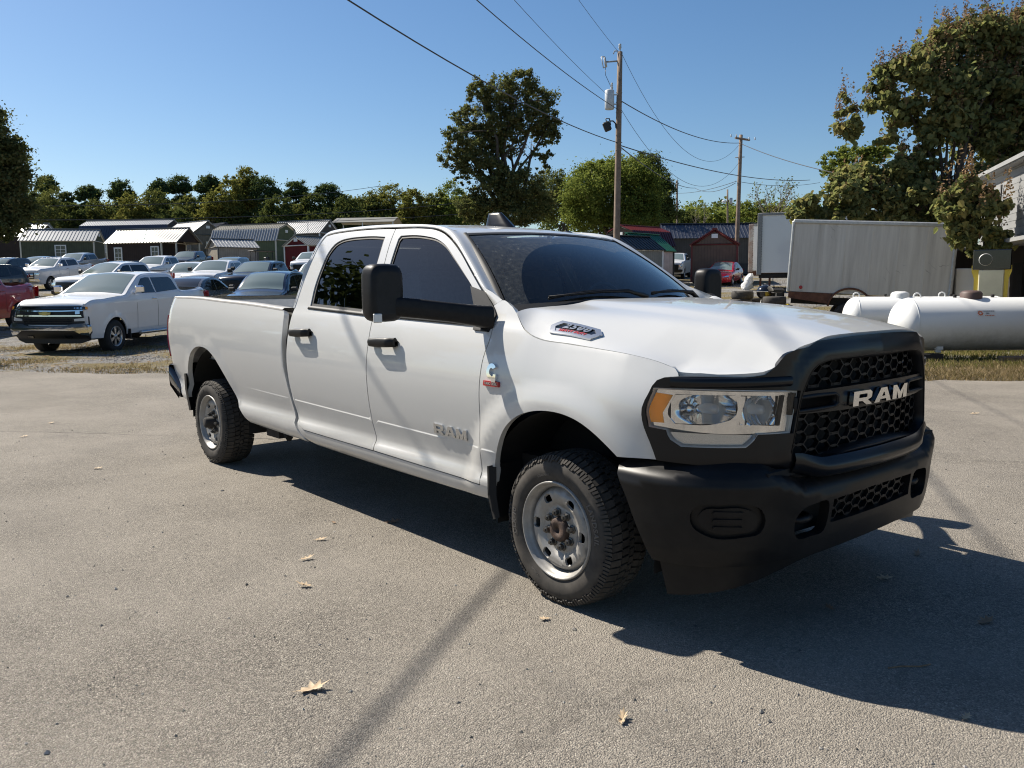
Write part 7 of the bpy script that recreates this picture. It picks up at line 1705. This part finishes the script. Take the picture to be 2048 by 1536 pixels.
def wire(a, b, sag, r_, label, n=26, **k):
    a, b = Vector(a), Vector(b); pts = [a.lerp(b, t)-Vector((0, 0, sag*4*t*(1-t))) for t in np.linspace(0, 1, n)]
    o = MB().tube(pts, r_, 6, cap=False).build('power_line', M_wire, None); return tag(o, label, 'power line', 'overhead power lines')
def far_end(a, px, py, D, ext):
    """continue the wire from a through the point seen at (px,py,D) by the factor ext"""
    q = at(px, py, D); return Vector(a)+(q-Vector(a))*ext
A1 = at(1234, 285, 36); wire(A1, gp(-1.0, -10.9)+Vector((0, 0, 9.2)), 1.15, .017, 'thickest black cable running from the pole to the upper left corner')
A2 = at(1236, 219, 36); wire(A2, gp(0, -9.2)+Vector((0, 0, 10.6)), .9, .014, 'thin wire meeting the pole at the transformer foot')
A3 = at(1212, 187, 36); wire(A3, gp(1, -8.0)+Vector((0, 0, 11.6)), .7, .008, 'faint wire meeting the transformer from the upper left')
A4 = at(1237, 104, 36); wire(A4, gp(3, -6.6)+Vector((0, 0, 13.6)), .8, .008, 'faint wire meeting the top of the tall pole from the upper left')
B1 = at(1244, 203, 36); C1 = at(1479, 286, 57.5); wire(B1, C1, .5, .021, 'thick cable between the tall pole and the crossarm pole'); wire(C1, at(1700, 352, 40), .2, .021, 'thick cable from the crossarm pole towards the big right tree')
wire(at(1240, 100, 36), at(1478, 290, 57.5), 2.6, .010, 'deeply sagging wire from the top of the tall pole'); wire(at(1240, 215, 36), at(1478, 325, 57.5), 2.4, .010, 'lower sagging wire between the two nearer poles')
wire(at(1238, 290, 36), at(1620, 360, 62), .5, .022, 'cable crossing the sky below the thick cable')
wire(at(1238, 292, 36), at(1390, 376, 90), .5, .024, 'drop cable leaving the tall pole for the low woods'); wire(at(1390, 376, 90), at(1471, 366, 57.5), .5, .020, 'slack cable end tied to the crossarm pole'); wire(at(1330, 384, 95), at(1471, 363, 57.5), .4, .018, 'lower cable tied to the crossarm pole')
wire(at(1471, 362, 57.5), at(1640, 365, 70), .3, .016, 'nearly level cable right of the crossarm pole')
wire(at(-60, 412, 60), at(760, 372, 120), .8, .03, 'upper thin line in front of the left woods'); wire(at(-60, 440, 55), at(980, 398, 120), .8, .03, 'middle thin line in front of the left woods'); wire(at(420, 450, 70), at(1100, 412, 120), .4, .03, 'lowest thin line in front of the left woods')
# ------------------------------------------------------------------ trees
M_bark = noisy('bark', (.045, .035, .027), (.10, .08, .062), 8, .95, .5, 30); M_bark2 = noisy('pale_bark', (.16, .13, .10), (.26, .22, .18), 8, .95, .3, 30)
LM = dict(
 oak=leafmat('oak_leaves', [(.12, (.058, .076, .034)), (.42, (.105, .122, .052)), (.66, (.155, .155, .066)), (.88, (.21, .16, .072))], .34),
 dark=leafmat('dark_leaves', [(.15, (.038, .060, .022)), (.5, (.075, .102, .036)), (.85, (.125, .135, .048))], .28),
 pine=leafmat('pine_needles', [(.15, (.036, .066, .032)), (.5, (.066, .108, .048)), (.85, (.105, .148, .062))], .25),
 green=leafmat('green_leaves', [(.12, (.075, .110, .026)), (.45, (.145, .185, .042)), (.7, (.20, .235, .058)), (.9, (.26, .265, .07))], .42),
 yellow=leafmat('yellowing_leaves', [(.12, (.085, .105, .032)), (.45, (.165, .17, .046)), (.75, (.24, .21, .058)), (.9, (.28, .21, .06))], .4),
 mixed=leafmat('mixed_leaves', [(.12, (.055, .074, .026)), (.45, (.105, .125, .042)), (.72, (.165, .165, .056)), (.9, (.205, .17, .06))], .35),
 big=leafmat('broad_leaves', [(.10, (.10, .125, .06)), (.35, (.165, .19, .085)), (.60, (.23, .235, .10)), (.80, (.31, .265, .11)), (.93, (.38, .28, .13))], .48),
 seed=leafmat('seed_heads', [(.1, (.15, .085, .05)), (.5, (.25, .155, .09)), (.9, (.36, .245, .15))], .2))
def leaf_quads(C, size, hang=0.0, shape='quad', up=.3):
    """leaves at points C"""
    N = len(C); n_ = rng.normal(0, 1, (N, 3)); n_[:, 2] = np.abs(n_[:, 2])+up; n_ /= np.linalg.norm(n_, axis=1)[:, None]
    a = rng.normal(0, 1, (N, 3)); a[:, 2] -= hang; u = a-n_*np.sum(a*n_, 1)[:, None]; u /= np.linalg.norm(u, axis=1)[:, None]; v = np.cross(n_, u); s = (size*rng.uniform(.6, 1.35, N))[:, None]
    if shape == 'quad':
        V = np.stack([C-u*s*.5, C+v*s*.34, C+u*s*.5, C-v*s*.34], 1); F = (np.arange(N)*4)[:, None]+np.array([[0, 1, 2, 3]]); k = 4
    else:   # broad, folded, pointed leaf
        f = n_*s*.14
        V = np.stack([C-u*s*.42, C-u*s*.30+v*s*.36+f, C+u*s*.12+v*s*.40+f, C+u*s*.60-n_*s*.12, C+u*s*.12-v*s*.40+f, C-u*s*.30-v*s*.36+f], 1)
        F = ((np.arange(N)*6)[:, None, None]+np.array([[[0, 1, 2, 3], [0, 3, 4, 5]]])).reshape(-1, 4); k = 6
    return V.reshape(-1, 3), F, k, N
def blob_points(blobs, N, clump=.35, shell=.55):
    """points in ellipsoids, gathered in clumps; blobs: (x,y,z,rx,ry,rz) local"""
    w = np.array([b[3]*b[5]*max(b[4], .3) for b in blobs])**.8; w /= w.sum(); out = []
    for b, ww in zip(blobs, w):
        n = max(6, int(N*ww)); nc = max(5, int(n/60)); d = rng.normal(0, 1, (nc, 3)); d /= np.linalg.norm(d, axis=1)[:, None]; r_ = (shell+(1-shell)*rng.uniform(0, 1, nc)**.6)*(1+.14*rng.normal(0, 1, nc))
        cc = np.array(b[:3])+d*r_[:, None]*np.array(b[3:]); sz = clump*rng.uniform(.5, 1.3, nc)*min(b[3], b[5])
        i = rng.integers(0, nc, n); e = rng.normal(0, 1, (n, 3))*np.array([1, 1, .7])*np.where(rng.uniform(0, 1, n) < .15, 1.8, 1.0)[:, None]; out.append(cc[i]+e*sz[i][:, None]*.55)
    return np.concatenate(out)
def limbs(m, base, tips, r0, fork=.35):
    for tp_, rr in tips:
        a = Vector(base); b = Vector(tp_); mid = a.lerp(b, .5)+Vector((rng.normal(0, .06), rng.normal(0, .06), .08))*(b-a).length
        m.tube([a, a.lerp(mid, .5)+Vector((rng.normal(0, .03), 0, 0))*(b-a).length, mid, b], [rr, rr*.8, rr*.6, rr*.22], 7)
        for k in range(3):
            c = mid.lerp(b, rng.uniform(.1, .7)); e = c+Vector(tuple(rng.normal(0, 1, 3)*np.array([1, 1, .6])))*(b-a).length*.10+Vector((0, 0, .1)); m.tube([c, c.lerp(e, .5)+Vector((0, 0, .05)), e], [rr*.3, rr*.2, rr*.08], 5)
def tree(px, D, blobs, N, size, lm, label, trunk=(.3, 3.0), name='tree', cat='tree', group=None, bark=None, shape='quad', hang=0.0, lean=0.0, clump=.35, shell=.5, base_dz=0.0, seeds=0, tipn=None, bare=False):
    """blobs in local (right, away, up) metres about the foot"""
    d, l = dl(px, D); o = empty(name, gp(d, l, base_dz), VIEW-math.pi/2, label, cat, group)
    m = MB(); tz = trunk[1]; top = Vector((lean, 0, tz)); m.tube([(0, 0, -.2), (lean*.2, 0, tz*.4), (lean*.6, 0, tz*.75), top], [trunk[0]*1.2, trunk[0], trunk[0]*.9, trunk[0]*.75], 10)
    bs = sorted(blobs, key=lambda b: -b[3]*b[5])[:tipn or 12]
    limbs(m, top*.92, [((b[0], b[1], b[2]+b[5]*.1), trunk[0]*.5*(.6+.5*min(1, b[3]/2))) for b in bs], trunk[0])
    m.build('trunk', bark or M_bark, o)
    C = blob_points(blobs, N, clump, shell); V, F, k, n_ = leaf_quads(C, size, hang, shape); me = np_mesh('crown', V, F); rnd_attr(me, np.repeat(rng.uniform(0, 1, n_), k)); link('crown', me, LM[lm], o)
    if seeds:   # upright brown seed heads at the shoot tips
        j = rng.integers(0, len(C), seeds*3); T = C[j]; T = T[np.argsort(-T[:, 2]+rng.normal(0, 2.2, len(T)))][:seeds]; per = 26
        t = rng.uniform(0, 1, (seeds, per)); a = rng.uniform(0, 6.28, (seeds, per)); hh = rng.uniform(.4, .95, (seeds, 1)); r_ = .13*(1-t*.9); Q = np.stack([T[:, None, 0]+r_*np.cos(a), T[:, None, 1]+r_*np.sin(a), T[:, None, 2]+t*hh+.05], -1).reshape(-1, 3)
        V, F, k, n_ = leaf_quads(Q, .075); me = np_mesh('seed_heads', V, F); rnd_attr(me, np.repeat(rng.uniform(0, 1, n_), k)); q = link('seed_heads', me, LM['seed'], o); q['kind'] = 'stuff'
    return o
def from_px(px0, D, lst, foot_px=None):
    """blobs traced as (px, py, rx_px, rz_px) -> local metres at depth D about foot px0"""
    d, l = dl(px0, D); g_ = float(terr(d, l)); s = D/FPX; out = []
    for (x, y, rx, rz) in lst:
        z = CAM.z+(574-y)*s-g_; out.append(((x-px0)*s, rng.normal(0, 1)*rx*s*.35, z, rx*s, max(rx, rz)*s*.85, rz*s))
    return out
# big oak cut by the left edge
tree(-30, 46, from_px(-30, 46, [(0, 250, 38, 40), (25, 295, 42, 36), (40, 345, 38, 40), (5, 340, 50, 60), (50, 395, 28, 36), (20, 420, 50, 45), (-60, 330, 80, 110), (40, 440, 34, 26), (10, 458, 30, 18), (-50, 430, 60, 40), (62, 300, 14, 14), (66, 350, 12, 20)]), 64000, .165, 'oak', 'big dark oak cut off by the left edge, its twigs hanging over the sheds', (.42, 4.0), clump=.30)
# tall oak behind the cab
tree(1000, 62, from_px(1000, 62, [(1045, 185, 32, 26), (1000, 205, 36, 34), (960, 195, 24, 20), (1080, 215, 30, 28), (940, 245, 28, 24), (990, 255, 40, 30), (1060, 250, 36, 30), (1100, 255, 22, 22), (915, 285, 24, 22), (960, 300, 40, 30), (1020, 295, 30, 26), (1090, 285, 26, 18), (1110, 280, 14, 12), (905, 320, 20, 20), (945, 335, 36, 24), (985, 345, 30, 26), (1085, 315, 18, 14), (1090, 345, 16, 12), (1040, 380, 46, 34), (990, 395, 40, 30), (1070, 410, 40, 34), (1010, 430, 70, 26), (950, 420, 36, 24), (925, 365, 16, 10)]), 84000, .175, 'oak', 'tall dark oak with open crown standing up behind the cab', (.40, 5.2), lean=.5, clump=.27, shell=.6, tipn=20)
# rounded green trees by the pole
tree(1225, 78, from_px(1225, 78, [(1200, 365, 55, 38), (1250, 360, 50, 36), (1165, 395, 42, 36), (1225, 400, 70, 46), (1290, 395, 34, 36), (1190, 435, 60, 30), (1260, 435, 60, 30), (1150, 425, 26, 28), (1180, 345, 22, 16), (1215, 338, 20, 14), (1262, 340, 18, 14), (1140, 405, 18, 16), (1300, 372, 18, 18)]), 56000, .21, 'green', 'broad yellow green rounded tree behind the tall pole', (.30, 2.4), clump=.36, shell=.62)
tree(1295, 90, from_px(1295, 90, [(1290, 345, 30, 28), (1308, 370, 32, 34), (1265, 350, 22, 20), (1320, 400, 26, 34), (1300, 430, 44, 34), (1335, 435, 22, 24), (1225, 345, 24, 18), (1200, 340, 14, 12)]), 40000, .20, 'dark', 'darker green tree rising behind the rounded tree', (.30, 3.4), clump=.30)
tree(1130, 100, from_px(1130, 100, [(1100, 385, 26, 40), (1120, 360, 14, 16), (1130, 400, 24, 40), (1090, 420, 26, 30), (1140, 430, 24, 24)]), 18000, .20, 'mixed', 'narrow mixed tree between the oak and the rounded tree', (.22, 4.0))
# broad leaved tree on the right
RB = [(1945, 90, 42, 40), (1890, 110, 42, 40), (1850, 140, 36, 44), (1990, 120, 40, 44), (2035, 100, 30, 60), (1800, 170, 40, 40), (1760, 165, 26, 30), (1860, 200, 50, 44), (1930, 190, 50, 50), (2000, 200, 50, 60), (1740, 215, 28, 34), (1800, 240, 40, 36), (1690, 250, 20, 34), (1670, 225, 10, 26), (1700, 275, 22, 20), (1870, 265, 56, 40), (1950, 280, 60, 50), (2030, 290, 50, 60), (2080, 200, 60, 80)]
RB2 = [(1760, 290, 26, 14), (1790, 345, 44, 26), (1850, 360, 50, 40), (1730, 375, 50, 34), (1680, 395, 44, 36), (1640, 415, 36, 28), (1600, 430, 30, 22), (1580, 440, 18, 14), (1790, 400, 56, 36), (1850, 420, 50, 32), (1720, 425, 50, 24), (1905, 440, 40, 50), (1940, 380, 44, 40), (1650, 448, 60, 18), (1770, 450, 70, 20), (1870, 455, 60, 22), (1830, 300, 40, 26)]
bt = tree(1893, 30.5, from_px(1893, 30.5, RB+RB2), 43000, .205, 'big', 'large broad leaved tree with brown seed heads filling the right of the sky', (.21, 3.6), shape='leaf', hang=1.2, clump=.40, shell=.42, seeds=1200, tipn=24)
tree(1965, 22.5, from_px(1965, 22.5, [(1960, 430, 30, 40), (1930, 465, 26, 34), (1978, 480, 24, 26), (1945, 500, 20, 18), (1910, 425, 30, 34), (1990, 415, 22, 34), (1940, 395, 36, 30)]), 5200, .17, 'big', 'drooping leafy branch hanging in front of the white building', (.05, 3.0), shape='leaf', hang=1.5, seeds=60, tipn=6, clump=.4, base_dz=.0)
tree(1700, 62, from_px(1700, 62, [(1700, 330, 50, 26), (1740, 325, 34, 20), (1665, 345, 30, 22), (1720, 365, 60, 30)]), 12000, .22, 'green', 'pale green tree peeping out left of the broad leaved tree', (.25, 4.5), clump=.3)
# ---- woods along the left horizon: every crown its own tree
WOOD = [  # px, py top centre, rx, rz, kind
 (85, 392, 42, 44, 'mixed'), (105, 366, 20, 16, 'pine'), (150, 425, 34, 26, 'dark'), (187, 384, 26, 16, 'pine'), (205, 418, 34, 30, 'mixed'), (228, 432, 22, 18, 'yellow'), (256, 382, 28, 18, 'pine'), (272, 412, 28, 30, 'yellow'), (318, 406, 30, 34, 'mixed'), (326, 374, 20, 16, 'pine'), (368, 370, 24, 18, 'pine'), (384, 412, 28, 28, 'mixed'), (424, 369, 24, 18, 'pine'), (432, 408, 34, 32, 'yellow'), (470, 385, 26, 36, 'yellow'), (500, 358, 26, 24, 'yellow'), (496, 395, 28, 30, 'pine'), (540, 380, 28, 24, 'pine'), (560, 415, 30, 28, 'dark'), (600, 383, 26, 20, 'pine'), (585, 425, 32, 22, 'mixed'), (632, 410, 28, 28, 'dark'), (660, 386, 28, 18, 'pine'), (700, 418, 26, 26, 'dark'), (350, 432, 40, 20, 'dark'), (470, 430, 40, 20, 'dark'), (140, 400, 18, 22, 'dark'), (735, 408, 28, 26, 'mixed'), (785, 395, 40, 30, 'yellow'), (830, 405, 26, 26, 'yellow'), (870, 410, 26, 28, 'mixed'), (905, 395, 34, 30, 'green'), (880, 435, 50, 18, 'dark'), (780, 430, 50, 18, 'dark'), (655, 435, 40, 16, 'dark')]
WL = {'pine': 'dark rounded pine', 'mixed': 'olive broadleaf tree', 'yellow': 'yellowing broadleaf tree', 'dark': 'deep green low tree', 'green': 'fresh green broadleaf tree'}
def where(px):
    lm = [(0, 'left of the olive shed'), (95, 'above the olive shed'), (205, 'above the charcoal barn'), (300, 'above the brown cabin'), (395, 'above the tan shed'), (470, 'above the green lofted barn'), (580, 'above the small red shed'), (670, 'above the rear cab roof'), (800, 'left of the tall oak')]
    return [t for p, t in lm if px >= p][-1]
seen = {}
for i, (x, y, rx, rz, kd) in enumerate(WOOD):
    D = 128+(i*37 % 17)*.9; D = D if kd == 'pine' else D-8
    bl = [(x, y, rx*.8, rz*.8), (x-rx*.5, y+rz*.5, rx*.55, rz*.55), (x+rx*.5, y+rz*.45, rx*.55, rz*.55)]
    if kd == 'pine': bl = [(x, y, rx*.75, rz*.9), (x-rx*.55, y+rz*.35, rx*.5, rz*.55), (x+rx*.55, y+rz*.4, rx*.5, rz*.55), (x+rx*.1, y+rz*1.9, rx*.7, rz*.8)]
    else: bl += [(x, y+rz*1.1, rx*1.0, rz*.9), (x-rx*.3, y+rz*1.9, rx, rz*.8)]
    k = (kd, where(x)); seen[k] = seen.get(k, 0)+1
    side = ['', ', second from left', ', third from left', ', fourth from left'][seen[k]-1]
    d, l = dl(x, D); g_ = float(terr(d, l)); fz = CAM.z+(574-y)*D/FPX-g_
    tree(x, D, from_px(x, D, bl), 12000, .30 if kd != 'pine' else .27, kd, WL[kd]+' in far woods '+where(x)+side, (.28, max(2.0, fz*.75)), group='trees of the far woods on the left', clump=.30, shell=.75, tipn=4, name='pine_tree' if kd == 'pine' else 'tree')
# low woods behind, one mass
def wood_mass(name, px0, px1, ytop, D, N, lm, label, size=.8):
    d0, l0 = dl(px0, D); d1, l1 = dl(px1, D); t = rng.uniform(0, 1, N); d = d0+(d1-d0)*t+rng.uniform(-6, 8, N); l = l0+(l1-l0)*t
    g_ = terr(d, l); zt = CAM.z+(574-(ytop+10*np.sin(t*31)+7*np.sin(t*73+1)+5*np.sin(t*157)))*D/FPX; z = g_+(zt-g_)*rng.uniform(0, 1, N)**.5+rng.normal(0, .5, N)
    C = P0+d[:, None]*Fv+l[:, None]*Rv; C[:, 2] = z; V, F, k, n_ = leaf_quads(C, size); me = np_mesh(name, V, F); rnd_attr(me, np.repeat(rng.uniform(0, 1, n_), k)); return tag(link(name, me, LM[lm]), label, 'woods', kind='stuff')
wood_mass('far_woods', -60, 950, 415, 146, 80000, 'mixed', 'dense dark undergrowth of the woods behind the left sheds', .48)
wood_mass('low_woods', 1330, 1700, 428, 150, 22000, 'green', 'low green scrub along the horizon right of the tall pole', .55)
wood_mass('far_ridge_woods', 1080, 1720, 424, 210, 7000, 'dark', 'far dark line of woods on the horizon at the right', 1.1)
# bushes of the right horizon that can be told apart
for i, (x, y, rx, rz, kd, lab) in enumerate([(1372, 440, 22, 14, 'dark', 'dark bush left of the left thin pole'), (1420, 436, 30, 12, 'green', 'green bush between the two thin poles'), (1500, 425, 34, 16, 'green', 'green bush right of the right thin pole'), (1545, 432, 26, 14, 'yellow', 'yellow green bush left of the tall trailer')]):
    tree(x, 126+3*i, from_px(x, 126+3*i, [(x, y, rx, rz), (x-rx*.5, y+8, rx*.6, rz*.8), (x+rx*.5, y+8, rx*.6, rz*.8)]), 3200, .34, kd, lab, (.12, 2.0), name='bush', cat='bush', group='bushes on the right horizon', tipn=3)
# thin, almost bare trees
def bare_tree(px, D, ytop, W, label, seed):
    d, l = dl(px, D); b = gp(d, l); o = empty('bare_tree', b, VIEW-math.pi/2, label, 'tree', 'thin bare trees'); H_ = CAM.z+(574-ytop)*D/FPX-b.z; rr = random.Random(seed); m = MB(); tips = []
    def br(p, dirv, L, r_, dep):
        q = p+dirv*L; m.tube([p, p.lerp(q, .5)+Vector((rr.uniform(-.04, .04), rr.uniform(-.04, .04), 0))*L, q], [r_, r_*.8, r_*.6], 5, cap=False)
        if dep == 0: tips.append(q); return
        for k in range(rr.choice((2, 3))):
            nd = (dirv+Vector((rr.uniform(-.75, .75)*W, rr.uniform(-.6, .6), rr.uniform(-.05, .35)))).normalized(); br(p.lerp(q, rr.uniform(.6, 1)), nd, L*rr.uniform(.58, .78), r_*.58, dep-1)
    br(Vector((0, 0, 0)), Vector((.04, 0, 1)).normalized(), H_*.34, .16, 5); m.build('trunk', M_bark2, o)
    T = np.array([tuple(t) for t in tips]); T = T[rng.integers(0, len(T), 420)]+rng.normal(0, .22, (420, 3)); V, F, k, n_ = leaf_quads(T, .2); me = np_mesh('crown', V, F); rnd_attr(me, np.repeat(rng.uniform(0, 1, n_), k)); link('crown', me, LM['mixed'], o)
bare_tree(1532, 84, 318, .9, 'nearly bare wispy tree between the crossarm pole and the big tree', 4); bare_tree(1402, 118, 392, 1.1, 'small nearly bare tree between the thin poles', 9)
# trees standing behind the photographer's left shoulder, mirrored in the door windows
for i, (x, y, h_, lab) in enumerate([(-25, -10.5, 12.5, 'tall pine behind the camera, leftmost of five mirrored in the windows'), (-23, -13.5, 11, 'second of five pines mirrored in the windows'), (-30, -9, 13, 'third of five pines mirrored in the windows'), (-27, -6.8, 12, 'fourth of five pines mirrored in the windows'), (-34, -12, 13.5, 'farthest of five pines mirrored in the windows')]):
    o = empty('pine_tree', (x, y, 0), 0, lab, 'tree', 'pines across the road'); MB().tube([(0, 0, 0), (.1, 0, h_*.5), (0, 0, h_*.92)], [.22, .17, .06], 8).build('trunk', M_bark, o)
    C = blob_points([(0, 0, h_*.75, 2.6, 2.6, h_*.24), (.8, .5, h_*.5, 2.8, 2.8, h_*.22), (-.9, -.3, h_*.3, 2.6, 2.6, h_*.22)], 4500, .35, .5); V, F, k, n_ = leaf_quads(C, .42); me = np_mesh('crown', V, F); rnd_attr(me, np.repeat(rng.uniform(0, 1, n_), k)); link('crown', me, LM['pine'], o)
# ------------------------------------------------------------------ single fallen leaves on the asphalt
def lobed_leaf(size, curl, seed):
    r_ = random.Random(seed); P = []; nl = 7
    out = [(-1.0, 0), (-.55, .06), (-.50, .42), (-.15, .22), (.02, .72), (.22, .28), (.62, .55), (.55, .18), (1.0, .02), (.55, -.16), (.60, -.50), (.2, -.26), (.05, -.66), (-.15, -.22), (-.52, -.38), (-.55, -.06)]
    V = [(0, 0, 0)]+[(x*(1+r_.uniform(-.1, .1)), y*(1+r_.uniform(-.15, .15)), 0) for x, y in out]
    W = []
    for x, y, z in V:
        zz = .28*curl*(y*y*1.5)+.30*curl*max(0, x)**2+r_.uniform(0, .09)*curl; W.append((x*size, y*size*(1-.25*curl), zz*size+.004))
    n = len(out); return W, [(0, 1+i, 1+(i+1) % n) for i in range(n)]
LEAVES = [  # pixel, size, curl, turn, label
 (622, 1382, .068, 1.0, 20, 'largest pale tan lobed leaf, nearest the bottom left of the picture'), (1245, 1442, .050, 1.6, 75, 'small whitish curled leaf at the bottom, below the shadow of the pickup'),
 (611, 1174, .050, 1.3, 170, 'tan curled leaf, lower of two close together left of the front wheel'), (612, 1120, .050, 1.2, 30, 'tan curled leaf, upper of two close together left of the front wheel'),
 (640, 1081, .044, .9, 15, 'pale flat leaf just above the two close curled leaves'), (785, 1046, .060, 1.0, 10, 'brown leaf lying half in the shadow under the pickup doors'),
 (1090, 1240, .036, .8, 200, 'small pale leaf just in front of the front tyre'), (195, 938, .052, .7, 5, 'tan leaf on open asphalt left of the rear wheel'),
 (48, 874, .05, .7, 40, 'dry leaf close to the left edge of the picture on the road'), (102, 847, .05, .7, 80, 'dry leaf on the road, farthest on the left'),
 (668, 1047, .026, .9, 130, 'tiny brown leaf above the pale flat leaf'), (1835, 1110, .052, 1.0, 60, 'brown leaf in the shadow beside the far bumper end'),
 (1768, 1158, .062, .5, 5, 'flat grey brown leaf in the middle of the front shadow'), (1970, 1246, .062, .9, 25, 'dark leaf in the shadow close to the right edge'),
 (1948, 828, .07, .5, 0, 'pale leaf on the sunlit road under the big tank'), (1660, 1218, .04, .8, 100, 'small dark leaf in the shadow below the bumper'),
 (1932, 1438, .034, .8, 40, 'small pale leaf at the lower edge of the front shadow')]
M_leaf1 = noisy('dry_leaf_tan', (.36, .255, .15), (.58, .46, .31), 30, .8); M_leaf2 = noisy('dry_leaf_brown', (.17, .10, .055), (.34, .22, .125), 30, .8)
for i, (px, py, s, curl, turn, lab) in enumerate(LEAVES):
    v = (at(px, py, 1)-CAM); t = CAM.z/-v.z; p = CAM+v*t
    V, F = lobed_leaf(s, curl, i); o = MB().add(V, F, True).build('fallen_leaf', M_leaf2 if i in (5, 10, 11, 13, 15) else M_leaf1, None, recalc=False, loc=(p.x, p.y, 0.002), rot=(0, 0, VIEW-math.pi/2+R(turn)))
    tag(o, lab, 'leaf', 'fallen leaves on the asphalt')
p = at(1820, 1336, 1)-CAM; t = CAM.z/-p.z; q = CAM+p*t
m = MB(); m.tube([Vector((q.x, q.y, .006))+RGT*a+FWD*b for a, b in ((-.09, -.01), (-.03, .005), (.04, .002), (.09, .02))], .003, 5); tag(m.build('twig', M_leaf2), 'thin twig lying in the front shadow on the asphalt', 'twig')
